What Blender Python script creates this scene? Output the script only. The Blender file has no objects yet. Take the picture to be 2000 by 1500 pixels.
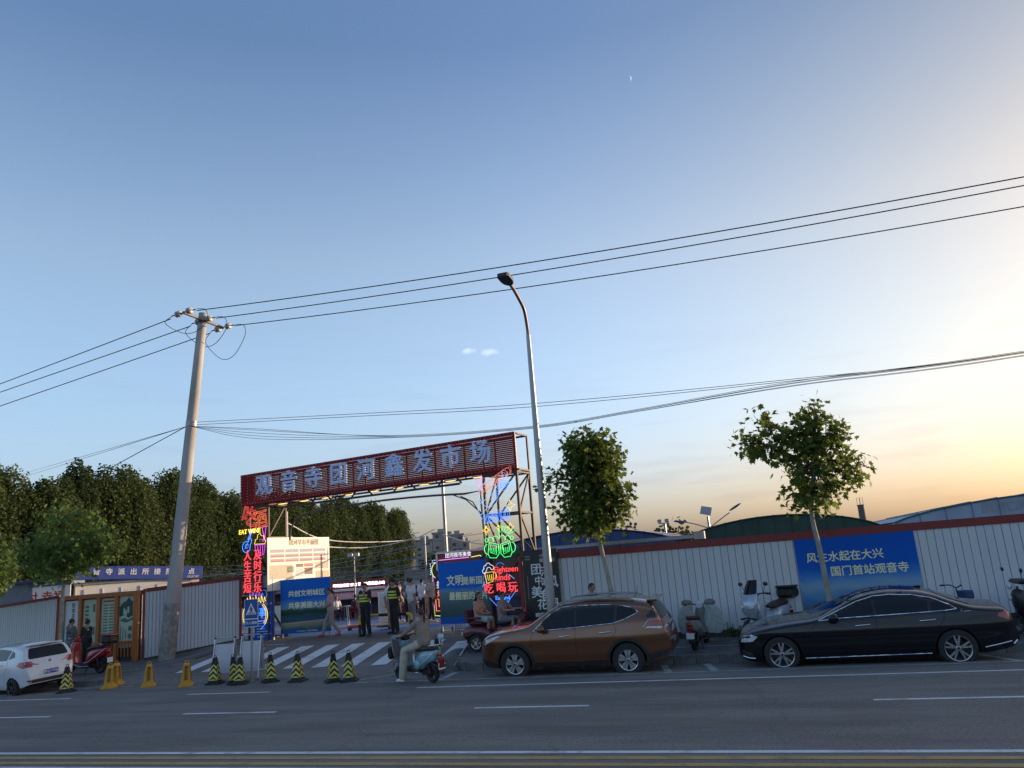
import bpy, bmesh, math, random
import numpy as np
from mathutils import Vector, Matrix
from mathutils.bvhtree import BVHTree
from mathutils.geometry import delaunay_2d_cdt

SC = bpy.context.scene
COL = SC.collection
R = math.radians
rnd = random.Random(7)

# ------------------------------------------------------------------ camera
CAM_H = 2.5
F_PX, PITCH, ROLL, YAW = 1502.0, R(13.0), R(4.5), R(17.4)
cam_d = bpy.data.cameras.new('camera')
cam_d.sensor_width = 36.0
cam_d.lens = F_PX / 2000.0 * 36.0
cam_d.clip_start = 0.1
cam_d.clip_end = 6000.0
cam = bpy.data.objects.new('camera', cam_d)
COL.objects.link(cam)
_f = Vector((0, math.cos(PITCH), math.sin(PITCH)))
_u0 = Vector((0, -math.sin(PITCH), math.cos(PITCH)))
_r0 = Vector((1, 0, 0))
_r = math.cos(ROLL) * _r0 - math.sin(ROLL) * _u0
_u = math.sin(ROLL) * _r0 + math.cos(ROLL) * _u0
_m = Matrix((( _r.x, _u.x, -_f.x, 0), (_r.y, _u.y, -_f.y, 0), (_r.z, _u.z, -_f.z, 0), (0, 0, 0, 1)))
cam.matrix_world = Matrix.Translation((0, 0, CAM_H)) @ Matrix.Rotation(YAW, 4, 'Z') @ _m
SC.camera = cam

# ------------------------------------------------------------------ sky, sun, exposure
SUN_AZ, SUN_EL = R(50.0), R(6.5)          # azimuth clockwise from +Y
world = bpy.data.worlds.new('World')
SC.world = world
world.use_nodes = True
wn, wl = world.node_tree.nodes, world.node_tree.links
bg = wn['Background']
sky = wn.new('ShaderNodeTexSky')
sky.sky_type = 'NISHITA'
sky.sun_disc = False
sky.sun_elevation = SUN_EL
sky.sun_rotation = SUN_AZ
sky.air_density = 1.3
sky.dust_density = 3.5
sky.ozone_density = 4.0
sky.altitude = 50
# thin streaks of cloud low in the sky and two small cloud puffs, mixed into the sky colour
tc = wn.new('ShaderNodeTexCoord')
sep = wn.new('ShaderNodeSeparateXYZ'); wl.new(tc.outputs['Generated'], sep.inputs[0])
mp = wn.new('ShaderNodeMapping'); mp.inputs['Scale'].default_value = (3.0, 3.0, 22.0)
wl.new(tc.outputs['Generated'], mp.inputs[0])
nz = wn.new('ShaderNodeTexNoise'); nz.inputs['Scale'].default_value = 2.2; nz.inputs['Detail'].default_value = 5; nz.inputs['Roughness'].default_value = .55
wl.new(mp.outputs[0], nz.inputs[0])
cr = wn.new('ShaderNodeValToRGB'); cr.color_ramp.elements[0].position = .52; cr.color_ramp.elements[1].position = .74
wl.new(nz.outputs['Fac'], cr.inputs[0])
band = wn.new('ShaderNodeValToRGB')
e = band.color_ramp.elements
e[0].position = 0.0; e[0].color = (.6, .6, .6, 1)
e[1].position = .33; e[1].color = (0, 0, 0, 1)
el = e.new(.10); el.color = (.75, .75, .75, 1)
wl.new(sep.outputs['Z'], band.inputs[0])
mul = wn.new('ShaderNodeMath'); mul.operation = 'MULTIPLY'
wl.new(cr.outputs[0], mul.inputs[0]); wl.new(band.outputs[0], mul.inputs[1])
mul2 = wn.new('ShaderNodeMath'); mul2.operation = 'MULTIPLY'; mul2.inputs[1].default_value = .55
wl.new(mul.outputs[0], mul2.inputs[0])
mixc = wn.new('ShaderNodeMixRGB'); mixc.blend_type = 'MULTIPLY'
mixc.inputs[2].default_value = (.78, .74, .78, 1)
gm = wn.new('ShaderNodeGamma'); gm.inputs['Gamma'].default_value = .65
wl.new(sky.outputs[0], gm.inputs['Color'])
tone = wn.new('ShaderNodeValToRGB')      # haze tints the sky by height above the horizon
te = tone.color_ramp.elements
te[0].position = 0.0; te[0].color = (1.34, 1.42, 2.0, 1)
te[1].position = 1.0; te[1].color = (.62, .68, .88, 1)
for q_, c_ in ((.05, (1.46, 1.44, 1.80)), (.2, (1.42, 1.37, 1.54)), (.38, (1.36, 1.20, 1.22)), (.6, (.72, .74, .90))):
    e_ = te.new(q_); e_.color = (*c_, 1)
wl.new(sep.outputs['Z'], tone.inputs[0])
grade = wn.new('ShaderNodeMixRGB'); grade.blend_type = 'MULTIPLY'; grade.inputs[0].default_value = 1.0
wl.new(gm.outputs[0], grade.inputs[1]); wl.new(tone.outputs[0], grade.inputs[2])
# hazy aureole: towards the low sun the sky turns cream
sd = wn.new('ShaderNodeVectorMath'); sd.operation = 'DOT_PRODUCT'
sd.inputs[1].default_value = (math.sin(SUN_AZ) * math.cos(SUN_EL), math.cos(SUN_AZ) * math.cos(SUN_EL), math.sin(SUN_EL))
wl.new(tc.outputs['Generated'], sd.inputs[0])
au = wn.new('ShaderNodeMapRange'); au.interpolation_type = 'SMOOTHSTEP'; au.inputs[1].default_value = .38; au.inputs[2].default_value = 1.1
wl.new(sd.outputs['Value'], au.inputs[0])
cream = wn.new('ShaderNodeMixRGB'); cream.blend_type = 'MULTIPLY'; cream.inputs[2].default_value = (.95, .80, .56, 1)
wl.new(au.outputs[0], cream.inputs[0]); wl.new(grade.outputs[0], cream.inputs[1])
wl.new(mul2.outputs[0], mixc.inputs[0]); wl.new(cream.outputs[0], mixc.inputs[1])
last = mixc.outputs[0]
def px_dir(x, y):
    d = _f * F_PX + (x - 1000) * _r - (y - 750) * _u
    return (Matrix.Rotation(YAW, 3, 'Z') @ d).normalized()
PUFFS = [((-0.3379, 0.9014, 0.2706), 60.0), ((-0.3122, 0.9118, 0.2669), 52.0)]
for k, (d, sharp) in enumerate(PUFFS):
    vs = wn.new('ShaderNodeVectorMath'); vs.operation = 'SUBTRACT'; vs.inputs[1].default_value = d
    wl.new(tc.outputs['Generated'], vs.inputs[0])
    vm = wn.new('ShaderNodeVectorMath'); vm.operation = 'MULTIPLY'; vm.inputs[1].default_value = (1, 1, 2.6)
    wl.new(vs.outputs[0], vm.inputs[0])
    ln = wn.new('ShaderNodeVectorMath'); ln.operation = 'LENGTH'; wl.new(vm.outputs[0], ln.inputs[0])
    n2 = wn.new('ShaderNodeTexNoise'); n2.inputs['Scale'].default_value = 110; n2.inputs['Detail'].default_value = 4
    wl.new(tc.outputs['Generated'], n2.inputs[0])
    ms = wn.new('ShaderNodeMath'); ms.operation = 'MULTIPLY_ADD'; ms.inputs[1].default_value = -sharp; ms.inputs[2].default_value = .72
    wl.new(ln.outputs[1], ms.inputs[0])
    ma = wn.new('ShaderNodeMath'); ma.operation = 'ADD'; wl.new(ms.outputs[0], ma.inputs[0]); wl.new(n2.outputs['Fac'], ma.inputs[1])
    rp = wn.new('ShaderNodeValToRGB'); rp.color_ramp.elements[0].position = .55; rp.color_ramp.elements[1].position = 1.0
    rp.color_ramp.elements[1].color = (.55, .55, .55, 1)
    wl.new(ma.outputs[0], rp.inputs[0])
    mx = wn.new('ShaderNodeMixRGB'); mx.blend_type = 'ADD'; mx.inputs[2].default_value = (.9, .85, .85, 1)
    wl.new(rp.outputs[0], mx.inputs[0]); wl.new(last, mx.inputs[1])
    last = mx.outputs[0]
wl.new(last, bg.inputs['Color'])
bg.inputs['Strength'].default_value = 0.15

sun_d = bpy.data.lights.new('sun', 'SUN')
sun_d.energy = 2.0
sun_d.angle = R(0.6)
sun_d.color = (1.0, .74, .48)
sun = bpy.data.objects.new('sun', sun_d)
COL.objects.link(sun)
_s = Vector((math.sin(SUN_AZ) * math.cos(SUN_EL), math.cos(SUN_AZ) * math.cos(SUN_EL), math.sin(SUN_EL)))
sun.rotation_euler = (-_s).to_track_quat('-Z', 'Y').to_euler()

SC.view_settings.view_transform = 'Standard'
SC.view_settings.look = 'None'
SC.view_settings.exposure = 1.66
SC.view_settings.gamma = 1.0
SC.view_settings.use_curve_mapping = False
SC.cycles.max_bounces = 6
SC.cycles.diffuse_bounces = 3
SC.cycles.glossy_bounces = 3
SC.cycles.transmission_bounces = 4
SC.cycles.transparent_max_bounces = 8
SC.cycles.use_denoising = True

# ------------------------------------------------------------------ helpers
def link(name, me, parent=None, loc=None, rot=None):
    o = bpy.data.objects.new(name, me)
    COL.objects.link(o)
    if parent is not None:
        o.parent = parent
    if loc is not None:
        o.location = loc
    if rot is not None:
        o.rotation_euler = rot
    return o

def tag(o, label=None, cat=None, group=None, kind=None):
    if label: o['label'] = label
    if cat: o['category'] = cat
    if group: o['group'] = group
    if kind: o['kind'] = kind
    return o

def thing(name, label, cat, loc=(0, 0, 0), rz=0.0, group=None, rot=None):
    o = bpy.data.objects.new(name, None)
    o.empty_display_size = .2
    COL.objects.link(o)
    o.location = loc
    o.rotation_euler = rot if rot is not None else (0, 0, rz)
    return tag(o, label, cat, group)

def copy_tree(o, parent=None):
    c = o.copy()
    COL.objects.link(c)
    c.parent = parent
    for ch in [x for x in o.children]:
        copy_tree(ch, c)
    return c

class MB:
    """collects faces of one mesh; mi is the current material slot"""
    def __init__(s):
        s.v, s.f, s.m, s.mi = [], [], [], 0
    def add(s, vs, fs):
        b = len(s.v)
        s.v += [tuple(p) for p in vs]
        for f in fs:
            s.f.append(tuple(b + i for i in f)); s.m.append(s.mi)
        return s
    def box(s, c, d, rz=0.0, bev=0.0, mat=None):
        hx, hy, hz = d[0] / 2, d[1] / 2, d[2] / 2
        if bev <= 0:
            vs = [(sx * hx, sy * hy, sz * hz) for sz in (-1, 1) for sy in (-1, 1) for sx in (-1, 1)]
            fs = [(0, 2, 3, 1), (4, 5, 7, 6), (0, 1, 5, 4), (2, 6, 7, 3), (0, 4, 6, 2), (1, 3, 7, 5)]
        else:
            b = min(bev, hx * .9, hy * .9, hz * .9)
            vs, idx = [], {}
            for sz in (-1, 1):
                for sy in (-1, 1):
                    for sx in (-1, 1):
                        for ax in range(3):
                            p = [sx * (hx - b), sy * (hy - b), sz * (hz - b)]
                            p[ax] = (sx * hx, sy * hy, sz * hz)[ax]
                            idx[(sx, sy, sz, ax)] = len(vs); vs.append(tuple(p))
            fs = []
            for ax in range(3):
                a1, a2 = (ax + 1) % 3, (ax + 2) % 3
                for sg in (-1, 1):
                    q = []
                    for (s1, s2) in ((-1, -1), (1, -1), (1, 1), (-1, 1)):
                        t = [0, 0, 0]; t[ax] = sg; t[a1] = s1; t[a2] = s2
                        q.append(idx[(t[0], t[1], t[2], ax)])
                    fs.append(tuple(q if sg > 0 else q[::-1]))
            for ax in range(3):
                a1, a2 = (ax + 1) % 3, (ax + 2) % 3
                for s1 in (-1, 1):
                    for s2 in (-1, 1):
                        q = []
                        for (sg, axx) in ((-1, a1), (1, a1), (1, a2), (-1, a2)):
                            t = [0, 0, 0]; t[ax] = sg; t[a1] = s1; t[a2] = s2
                            q.append(idx[(t[0], t[1], t[2], axx)])
                        fs.append(tuple(q if s1 * s2 > 0 else q[::-1]))
            for sx in (-1, 1):
                for sy in (-1, 1):
                    for sz in (-1, 1):
                        q = [idx[(sx, sy, sz, a)] for a in range(3)]
                        fs.append(tuple(q if sx * sy * sz > 0 else q[::-1]))
        M = Matrix.Translation(c) @ Matrix.Rotation(rz, 4, 'Z')
        if mat is not None:
            M = Matrix.Translation(c) @ mat.to_4x4()
        return s.add([M @ Vector(p) for p in vs], fs)
    def bar(s, a, b, w, h=None):
        """rectangular bar from a to b"""
        a, b = Vector(a), Vector(b); d = b - a; L = d.length
        q = d.to_track_quat('X', 'Z').to_matrix()
        return s.box((a + b) / 2, (L, w, h or w), mat=q)
    def tube(s, pts, r, n=8, caps=True, up=None):
        pts = [Vector(p) for p in pts]
        rs = r if isinstance(r, (list, tuple)) else [r] * len(pts)
        ref = Vector(up) if up else None
        vs, prev = [], None
        for i, p in enumerate(pts):
            if i == 0: t = pts[1] - p
            elif i == len(pts) - 1: t = p - pts[i - 1]
            else: t = pts[i + 1] - pts[i - 1]
            if t.length < 1e-9: t = Vector((0, 0, 1))
            t.normalize()
            if prev is None:
                a = ref or (Vector((0, 0, 1)) if abs(t.z) < .9 else Vector((1, 0, 0)))
                x = a.cross(t)
                if x.length < 1e-6: x = Vector((1, 0, 0)).cross(t)
                x.normalize()
            else:
                x = prev - t * prev.dot(t)
                if x.length < 1e-6: x = t.orthogonal()
                x.normalize()
            prev = x
            y = t.cross(x)
            rr = rs[i]
            rx, ry = rr if isinstance(rr, (list, tuple)) else (rr, rr)
            for k in range(n):
                a = 2 * math.pi * k / n
                vs.append(p + x * (rx * math.cos(a)) + y * (ry * math.sin(a)))
        fs = []
        m = len(pts)
        for i in range(m - 1):
            for k in range(n):
                k2 = (k + 1) % n
                fs.append((i * n + k, i * n + k2, (i + 1) * n + k2, (i + 1) * n + k))
        if caps:
            fs.append(tuple(range(n))[::-1]); fs.append(tuple((m - 1) * n + k for k in range(n)))
        return s.add(vs, fs)
    def lathe(s, prof, n=24, M=None, close=False, cap=True):
        """profile of (r, z) turned about z, then moved by M"""
        M = M or Matrix.Identity(4)
        vs = [M @ Vector((r * math.cos(2 * math.pi * k / n), r * math.sin(2 * math.pi * k / n), z)) for (r, z) in prof for k in range(n)]
        fs = []
        m = len(prof)
        for i in range(m - 1 + (1 if close else 0)):
            j = (i + 1) % m
            for k in range(n):
                k2 = (k + 1) % n
                fs.append((i * n + k, i * n + k2, j * n + k2, j * n + k))
        if not close and cap:
            if prof[0][0] > 1e-6: fs.append(tuple(range(n))[::-1])
            if prof[-1][0] > 1e-6: fs.append(tuple((m - 1) * n + k for k in range(n)))
        return s.add(vs, fs)
    def ball(s, c, r, nu=12, nv=8, M=None):
        rx, ry, rz = r if isinstance(r, (list, tuple)) else (r, r, r)
        vs = []
        for j in range(nv + 1):
            t = math.pi * j / nv - math.pi / 2
            for i in range(nu):
                a = 2 * math.pi * i / nu
                p = Vector((rx * math.cos(t) * math.cos(a), ry * math.cos(t) * math.sin(a), rz * math.sin(t)))
                if M is not None: p = M @ p
                vs.append(p + Vector(c))
        fs = []
        for j in range(nv):
            for i in range(nu):
                i2 = (i + 1) % nu
                fs.append((j * nu + i, j * nu + i2, (j + 1) * nu + i2, (j + 1) * nu + i))
        return s.add(vs, fs)
    def prism(s, poly, h, M=None):
        """poly in local xy, extruded along z by h"""
        M = M or Matrix.Identity(4)
        n = len(poly)
        a = sum(poly[i][0] * poly[(i + 1) % n][1] - poly[(i + 1) % n][0] * poly[i][1] for i in range(n))
        if a < 0: poly = poly[::-1]
        vs = [M @ Vector((x, y, 0)) for x, y in poly] + [M @ Vector((x, y, h)) for x, y in poly]
        fs = [tuple(range(n))[::-1], tuple(range(n, 2 * n))]
        for i in range(n):
            j = (i + 1) % n
            fs.append((i, j, n + j, n + i))
        return s.add(vs, fs)
    def loft(s, rings, closed=True, caps=True):
        n = len(rings[0]); vs = [p for r in rings for p in r]; fs = []
        for i in range(len(rings) - 1):
            for k in range(n if closed else n - 1):
                k2 = (k + 1) % n
                fs.append((i * n + k, i * n + k2, (i + 1) * n + k2, (i + 1) * n + k))
        if caps and closed:
            fs.append(tuple(range(n))[::-1]); fs.append(tuple((len(rings) - 1) * n + k for k in range(n)))
        return s.add(vs, fs)
    def mesh(s, name, mats, smooth=None):
        me = bpy.data.meshes.new(name)
        me.from_pydata(s.v, [], s.f)
        if not isinstance(mats, (list, tuple)): mats = [mats]
        for m in mats: me.materials.append(m)
        if len(mats) > 1:
            me.polygons.foreach_set('material_index', s.m)
        if smooth is not None:
            me.polygons.foreach_set('use_smooth', [True] * len(me.polygons))
            me.set_sharp_from_angle(angle=R(smooth))
        me.validate(); me.update()
        return me
    def build(s, name, mats, parent=None, loc=None, rot=None, smooth=None):
        return link(name, s.mesh(name, mats, smooth), parent, loc, rot)

RX90 = Matrix.Rotation(R(90), 4, 'X')      # local xy print plane -> xz wall plane facing -y

# ------------------------------------------------------------------ materials
MATS = {}
def M(name, col=(.5, .5, .5), rough=.6, metal=0.0, var=.12, scale=6.0, bump=0.0, bscale=60.0, coat=0.0,
      emit=None, estr=0.0, spec=.5, detail=4.0, col2=None, trans=0.0, aniso=None):
    if name in MATS: return MATS[name]
    m = bpy.data.materials.new(name); m.use_nodes = True
    n, l = m.node_tree.nodes, m.node_tree.links
    p = n['Principled BSDF']
    t = n.new('ShaderNodeTexCoord')
    src = t.outputs['Object']
    if aniso:
        mpn = n.new('ShaderNodeMapping'); mpn.inputs['Scale'].default_value = aniso
        l.new(src, mpn.inputs[0]); src = mpn.outputs[0]
    nz = n.new('ShaderNodeTexNoise'); nz.inputs['Scale'].default_value = scale; nz.inputs['Detail'].default_value = detail
    l.new(src, nz.inputs[0])
    rp = n.new('ShaderNodeValToRGB')
    rp.color_ramp.elements[0].position = .3; rp.color_ramp.elements[1].position = .72
    c2 = col2 or tuple(min(1, c * (1 + var)) for c in col)
    c1 = col if col2 else tuple(c * (1 - var) for c in col)
    rp.color_ramp.elements[0].color = (*c1, 1); rp.color_ramp.elements[1].color = (*c2, 1)
    l.new(nz.outputs['Fac'], rp.inputs[0]); l.new(rp.outputs[0], p.inputs['Base Color'])
    rr = n.new('ShaderNodeMapRange'); rr.inputs[3].default_value = max(0, rough - .07); rr.inputs[4].default_value = min(1, rough + .07)
    l.new(nz.outputs['Fac'], rr.inputs[0]); l.new(rr.outputs[0], p.inputs['Roughness'])
    p.inputs['Metallic'].default_value = metal
    p.inputs['Specular IOR Level'].default_value = spec
    if coat:
        p.inputs['Coat Weight'].default_value = coat; p.inputs['Coat Roughness'].default_value = .04
    if trans:
        p.inputs['Transmission Weight'].default_value = trans
    if bump:
        nb = n.new('ShaderNodeTexNoise'); nb.inputs['Scale'].default_value = bscale; nb.inputs['Detail'].default_value = 5
        l.new(src, nb.inputs[0])
        bp = n.new('ShaderNodeBump'); bp.inputs['Strength'].default_value = bump; bp.inputs['Distance'].default_value = .02
        l.new(nb.outputs['Fac'], bp.inputs['Height']); l.new(bp.outputs[0], p.inputs['Normal'])
    if emit:
        p.inputs['Emission Color'].default_value = (*emit, 1); p.inputs['Emission Strength'].default_value = estr
    MATS[name] = m
    return m

def neon(name, col, st=3.0):
    return M(name, tuple(c * .6 + .1 for c in col), .3, emit=col, estr=st, var=.02)

def leafmat(name, dark, light, trans=.35, scale=1.6):
    if name in MATS: return MATS[name]
    m = bpy.data.materials.new(name); m.use_nodes = True
    n, l = m.node_tree.nodes, m.node_tree.links
    p = n['Principled BSDF']; out = n['Material Output']
    t = n.new('ShaderNodeTexCoord'); nz = n.new('ShaderNodeTexNoise'); nz.inputs['Scale'].default_value = scale; nz.inputs['Detail'].default_value = 6
    nz.inputs['Roughness'].default_value = .7
    l.new(t.outputs['Object'], nz.inputs[0])
    oi = n.new('ShaderNodeObjectInfo')
    ad = n.new('ShaderNodeMath'); ad.operation = 'MULTIPLY_ADD'; ad.inputs[1].default_value = .26; l.new(oi.outputs['Random'], ad.inputs[0]); l.new(nz.outputs['Fac'], ad.inputs[2])
    rp = n.new('ShaderNodeValToRGB'); rp.color_ramp.elements[0].position = .36; rp.color_ramp.elements[1].position = .78
    rp.color_ramp.elements[0].color = (*dark, 1); rp.color_ramp.elements[1].color = (*light, 1)
    l.new(ad.outputs[0], rp.inputs[0]); l.new(rp.outputs[0], p.inputs['Base Color'])
    p.inputs['Roughness'].default_value = .6; p.inputs['Specular IOR Level'].default_value = .18
    tr = n.new('ShaderNodeBsdfTranslucent')
    hs = n.new('ShaderNodeHueSaturation'); hs.inputs['Value'].default_value = 1.5; hs.inputs['Hue'].default_value = .485
    l.new(rp.outputs[0], hs.inputs['Color']); l.new(hs.outputs[0], tr.inputs[0])
    mx = n.new('ShaderNodeMixShader'); mx.inputs[0].default_value = trans
    l.new(p.outputs[0], mx.inputs[1]); l.new(tr.outputs[0], mx.inputs[2]); l.new(mx.outputs[0], out.inputs[0])
    MATS[name] = m
    return m

def asphalt(name, base, patch, spec_amt=1.0):
    m = bpy.data.materials.new(name); m.use_nodes = True
    n, l = m.node_tree.nodes, m.node_tree.links
    p = n['Principled BSDF']
    t = n.new('ShaderNodeTexCoord')
    big = n.new('ShaderNodeTexNoise'); big.inputs['Scale'].default_value = .35; big.inputs['Detail'].default_value = 7; big.inputs['Roughness'].default_value = .6
    mpn = n.new('ShaderNodeMapping'); mpn.inputs['Scale'].default_value = (.25, 1.6, 1); l.new(t.outputs['Object'], mpn.inputs[0])
    streak = n.new('ShaderNodeTexNoise'); streak.inputs['Scale'].default_value = .9; streak.inputs['Detail'].default_value = 6
    l.new(mpn.outputs[0], streak.inputs[0])
    fine = n.new('ShaderNodeTexVoronoi'); fine.inputs['Scale'].default_value = 85
    fn = n.new('ShaderNodeTexNoise'); fn.inputs['Scale'].default_value = 34; fn.inputs['Detail'].default_value = 5; fn.inputs['Roughness'].default_value = .8
    for q in (big, fine, fn): l.new(t.outputs['Object'], q.inputs[0])
    r1 = n.new('ShaderNodeValToRGB'); r1.color_ramp.elements[0].position = .35; r1.color_ramp.elements[1].position = .7
    r1.color_ramp.elements[0].color = (*base, 1); r1.color_ramp.elements[1].color = (*patch, 1)
    av = n.new('ShaderNodeMath'); av.operation = 'ADD'; l.new(big.outputs['Fac'], av.inputs[0]); l.new(streak.outputs['Fac'], av.inputs[1])
    hf = n.new('ShaderNodeMath'); hf.operation = 'MULTIPLY'; hf.inputs[1].default_value = .5; l.new(av.outputs[0], hf.inputs[0])
    l.new(hf.outputs[0], r1.inputs[0])
    r2 = n.new('ShaderNodeValToRGB'); r2.color_ramp.elements[0].position = .36; r2.color_ramp.elements[1].position = .72
    r2.color_ramp.elements[0].color = (.55, .55, .56, 1); r2.color_ramp.elements[1].color = (1.65, 1.6, 1.55, 1)
    l.new(fn.outputs['Fac'], r2.inputs[0])
    mx = n.new('ShaderNodeMixRGB'); mx.blend_type = 'MULTIPLY'; mx.inputs[0].default_value = .85
    l.new(r1.outputs[0], mx.inputs[1]); l.new(r2.outputs[0], mx.inputs[2])
    # tar-sealed cracks
    vc = n.new('ShaderNodeTexVoronoi'); vc.feature = 'DISTANCE_TO_EDGE'; vc.inputs['Scale'].default_value = .22
    wp = n.new('ShaderNodeTexNoise'); wp.inputs['Scale'].default_value = 1.3; wp.inputs['Detail'].default_value = 6
    l.new(t.outputs['Object'], wp.inputs[0])
    wv = n.new('ShaderNodeMixRGB'); wv.blend_type = 'LINEAR_LIGHT'; wv.inputs[0].default_value = .35
    l.new(t.outputs['Object'], wv.inputs[1]); l.new(wp.outputs['Color'], wv.inputs[2]); l.new(wv.outputs[0], vc.inputs[0])
    rc = n.new('ShaderNodeValToRGB'); rc.color_ramp.elements[0].position = .0; rc.color_ramp.elements[1].position = .006
    rc.color_ramp.elements[0].color = (.6, .6, .6, 1)
    l.new(vc.outputs['Distance'], rc.inputs[0])
    m2 = n.new('ShaderNodeMixRGB'); m2.blend_type = 'MULTIPLY'; m2.inputs[0].default_value = .5
    l.new(mx.outputs[0], m2.inputs[1]); l.new(rc.outputs[0], m2.inputs[2])
    # oil and tyre staining with soft, elongated shapes
    mo_ = n.new('ShaderNodeMapping'); mo_.inputs['Scale'].default_value = (.12, .7, 1); l.new(t.outputs['Object'], mo_.inputs[0])
    so_ = n.new('ShaderNodeTexNoise'); so_.inputs['Scale'].default_value = 1.7; so_.inputs['Detail'].default_value = 8; so_.inputs['Roughness'].default_value = .62; l.new(mo_.outputs[0], so_.inputs[0])
    ro_ = n.new('ShaderNodeValToRGB'); ro_.color_ramp.elements[0].position = .36; ro_.color_ramp.elements[1].position = .56
    ro_.color_ramp.elements[0].color = (.70, .70, .71, 1); l.new(so_.outputs['Fac'], ro_.inputs[0])
    m3 = n.new('ShaderNodeMixRGB'); m3.blend_type = 'MULTIPLY'; m3.inputs[0].default_value = 1.0
    l.new(m2.outputs[0], m3.inputs[1]); l.new(ro_.outputs[0], m3.inputs[2])
    l.new(m3.outputs[0], p.inputs['Base Color'])
    p.inputs['Roughness'].default_value = .82
    p.inputs['Specular IOR Level'].default_value = .35 * spec_amt
    bp = n.new('ShaderNodeBump'); bp.inputs['Strength'].default_value = .5; bp.inputs['Distance'].default_value = .01
    l.new(fine.outputs['Distance'], bp.inputs['Height']); l.new(bp.outputs[0], p.inputs['Normal'])
    MATS[name] = m
    return m

def paint(name, col, wear=.45, under=(.06, .062, .066)):
    m = bpy.data.materials.new(name); m.use_nodes = True
    n, l = m.node_tree.nodes, m.node_tree.links
    p = n['Principled BSDF']; t = n.new('ShaderNodeTexCoord')
    a = n.new('ShaderNodeTexNoise'); a.inputs['Scale'].default_value = 2.3; a.inputs['Detail'].default_value = 9; a.inputs['Roughness'].default_value = .72
    l.new(t.outputs['Object'], a.inputs[0])
    r = n.new('ShaderNodeValToRGB'); r.color_ramp.elements[0].position = wear - .07; r.color_ramp.elements[1].position = wear + .07
    r.color_ramp.elements[0].color = (*[u * .5 + c * .5 for u, c in zip(under, col)], 1); r.color_ramp.elements[1].color = (*col, 1)
    l.new(a.outputs['Fac'], r.inputs[0]); l.new(r.outputs[0], p.inputs['Base Color'])
    p.inputs['Roughness'].default_value = .7
    MATS[name] = m
    return m

def pavers(name, c1, c2, mortar, scale=1.0, bw=.2, bh=.1):
    m = bpy.data.materials.new(name); m.use_nodes = True
    n, l = m.node_tree.nodes, m.node_tree.links
    p = n['Principled BSDF']; t = n.new('ShaderNodeTexCoord')
    b = n.new('ShaderNodeTexBrick'); b.inputs['Scale'].default_value = scale
    b.inputs['Brick Width'].default_value = bw; b.inputs['Row Height'].default_value = bh; b.inputs['Mortar Size'].default_value = .006
    b.inputs['Color1'].default_value = (*c1, 1); b.inputs['Color2'].default_value = (*c2, 1); b.inputs['Mortar'].default_value = (*mortar, 1)
    l.new(t.outputs['Object'], b.inputs[0])
    a = n.new('ShaderNodeTexNoise'); a.inputs['Scale'].default_value = 1.1; a.inputs['Detail'].default_value = 8
    l.new(t.outputs['Object'], a.inputs[0])
    r = n.new('ShaderNodeValToRGB'); r.color_ramp.elements[0].position = .3; r.color_ramp.elements[1].position = .75
    r.color_ramp.elements[0].color = (.6, .6, .6, 1); r.color_ramp.elements[1].color = (1.2, 1.2, 1.18, 1)
    l.new(a.outputs['Fac'], r.inputs[0])
    x = n.new('ShaderNodeMixRGB'); x.blend_type = 'MULTIPLY'; x.inputs[0].default_value = 1
    l.new(b.outputs['Color'], x.inputs[1]); l.new(r.outputs[0], x.inputs[2]); l.new(x.outputs[0], p.inputs['Base Color'])
    p.inputs['Roughness'].default_value = .85
    MATS[name] = m
    return m

# ------------------------------------------------------------------ scratch scene for evaluating modifiers quickly
SCR = bpy.data.scenes.new('scratch')
def evaluate(objs):
    for q in objs: SCR.collection.objects.link(q)
    vl = SCR.view_layers[0]; vl.update()
    me = bpy.data.meshes.new_from_object(objs[0].evaluated_get(vl.depsgraph))
    for q in objs: bpy.data.objects.remove(q)
    return me

# ------------------------------------------------------------------ lettering
TEXT_CACHE = {}
def text_mesh(s, size, mat, bold=0.0, ext=.001, align='CENTER', spacing=1.0, outline=0.0, line=1.0, shear=0.0):
    key = (s, size, mat.name, bold, ext, align, spacing, outline, shear)
    if key in TEXT_CACHE: return TEXT_CACHE[key]
    c = bpy.data.curves.new('lettering', 'FONT')
    c.body = s; c.size = size; c.align_x = align; c.align_y = 'CENTER'
    c.space_character = spacing; c.space_line = line; c.shear = shear
    c.resolution_u = 3
    if outline:
        c.fill_mode = 'NONE'; c.bevel_depth = outline; c.bevel_resolution = 0; c.resolution_u = 2
    else:
        c.extrude = ext
    o = bpy.data.objects.new('tmp', c)
    me = evaluate([o]); bpy.data.curves.remove(c)
    me.name = 'lettering'
    me.materials.clear(); me.materials.append(mat)
    if bold and not outline:
        # heavier strokes: shifted copies of the glyphs, each a hair in front of the last
        n = len(me.vertices); co = np.empty(n * 3, dtype=np.float32); me.vertices.foreach_get('co', co); co = co.reshape(-1, 3)
        fs = [tuple(p.vertices) for p in me.polygons]
        V_, F_ = [], []
        for k, (dx, dy) in enumerate(((0, 0), (bold, 0), (-bold, 0), (0, bold * .8), (0, -bold * .8))):
            V_.append(co + np.array([dx, dy, k * .0006], dtype=np.float32)); F_ += [tuple(i + k * n for i in f) for f in fs]
        me2 = bpy.data.meshes.new('lettering'); me2.from_pydata(np.concatenate(V_).tolist(), [], F_); me2.materials.append(mat)
        bpy.data.meshes.remove(me); me = me2
    me.polygons.foreach_set('material_index', [0] * len(me.polygons))
    me.validate()
    TEXT_CACHE[key] = me
    return me

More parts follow.
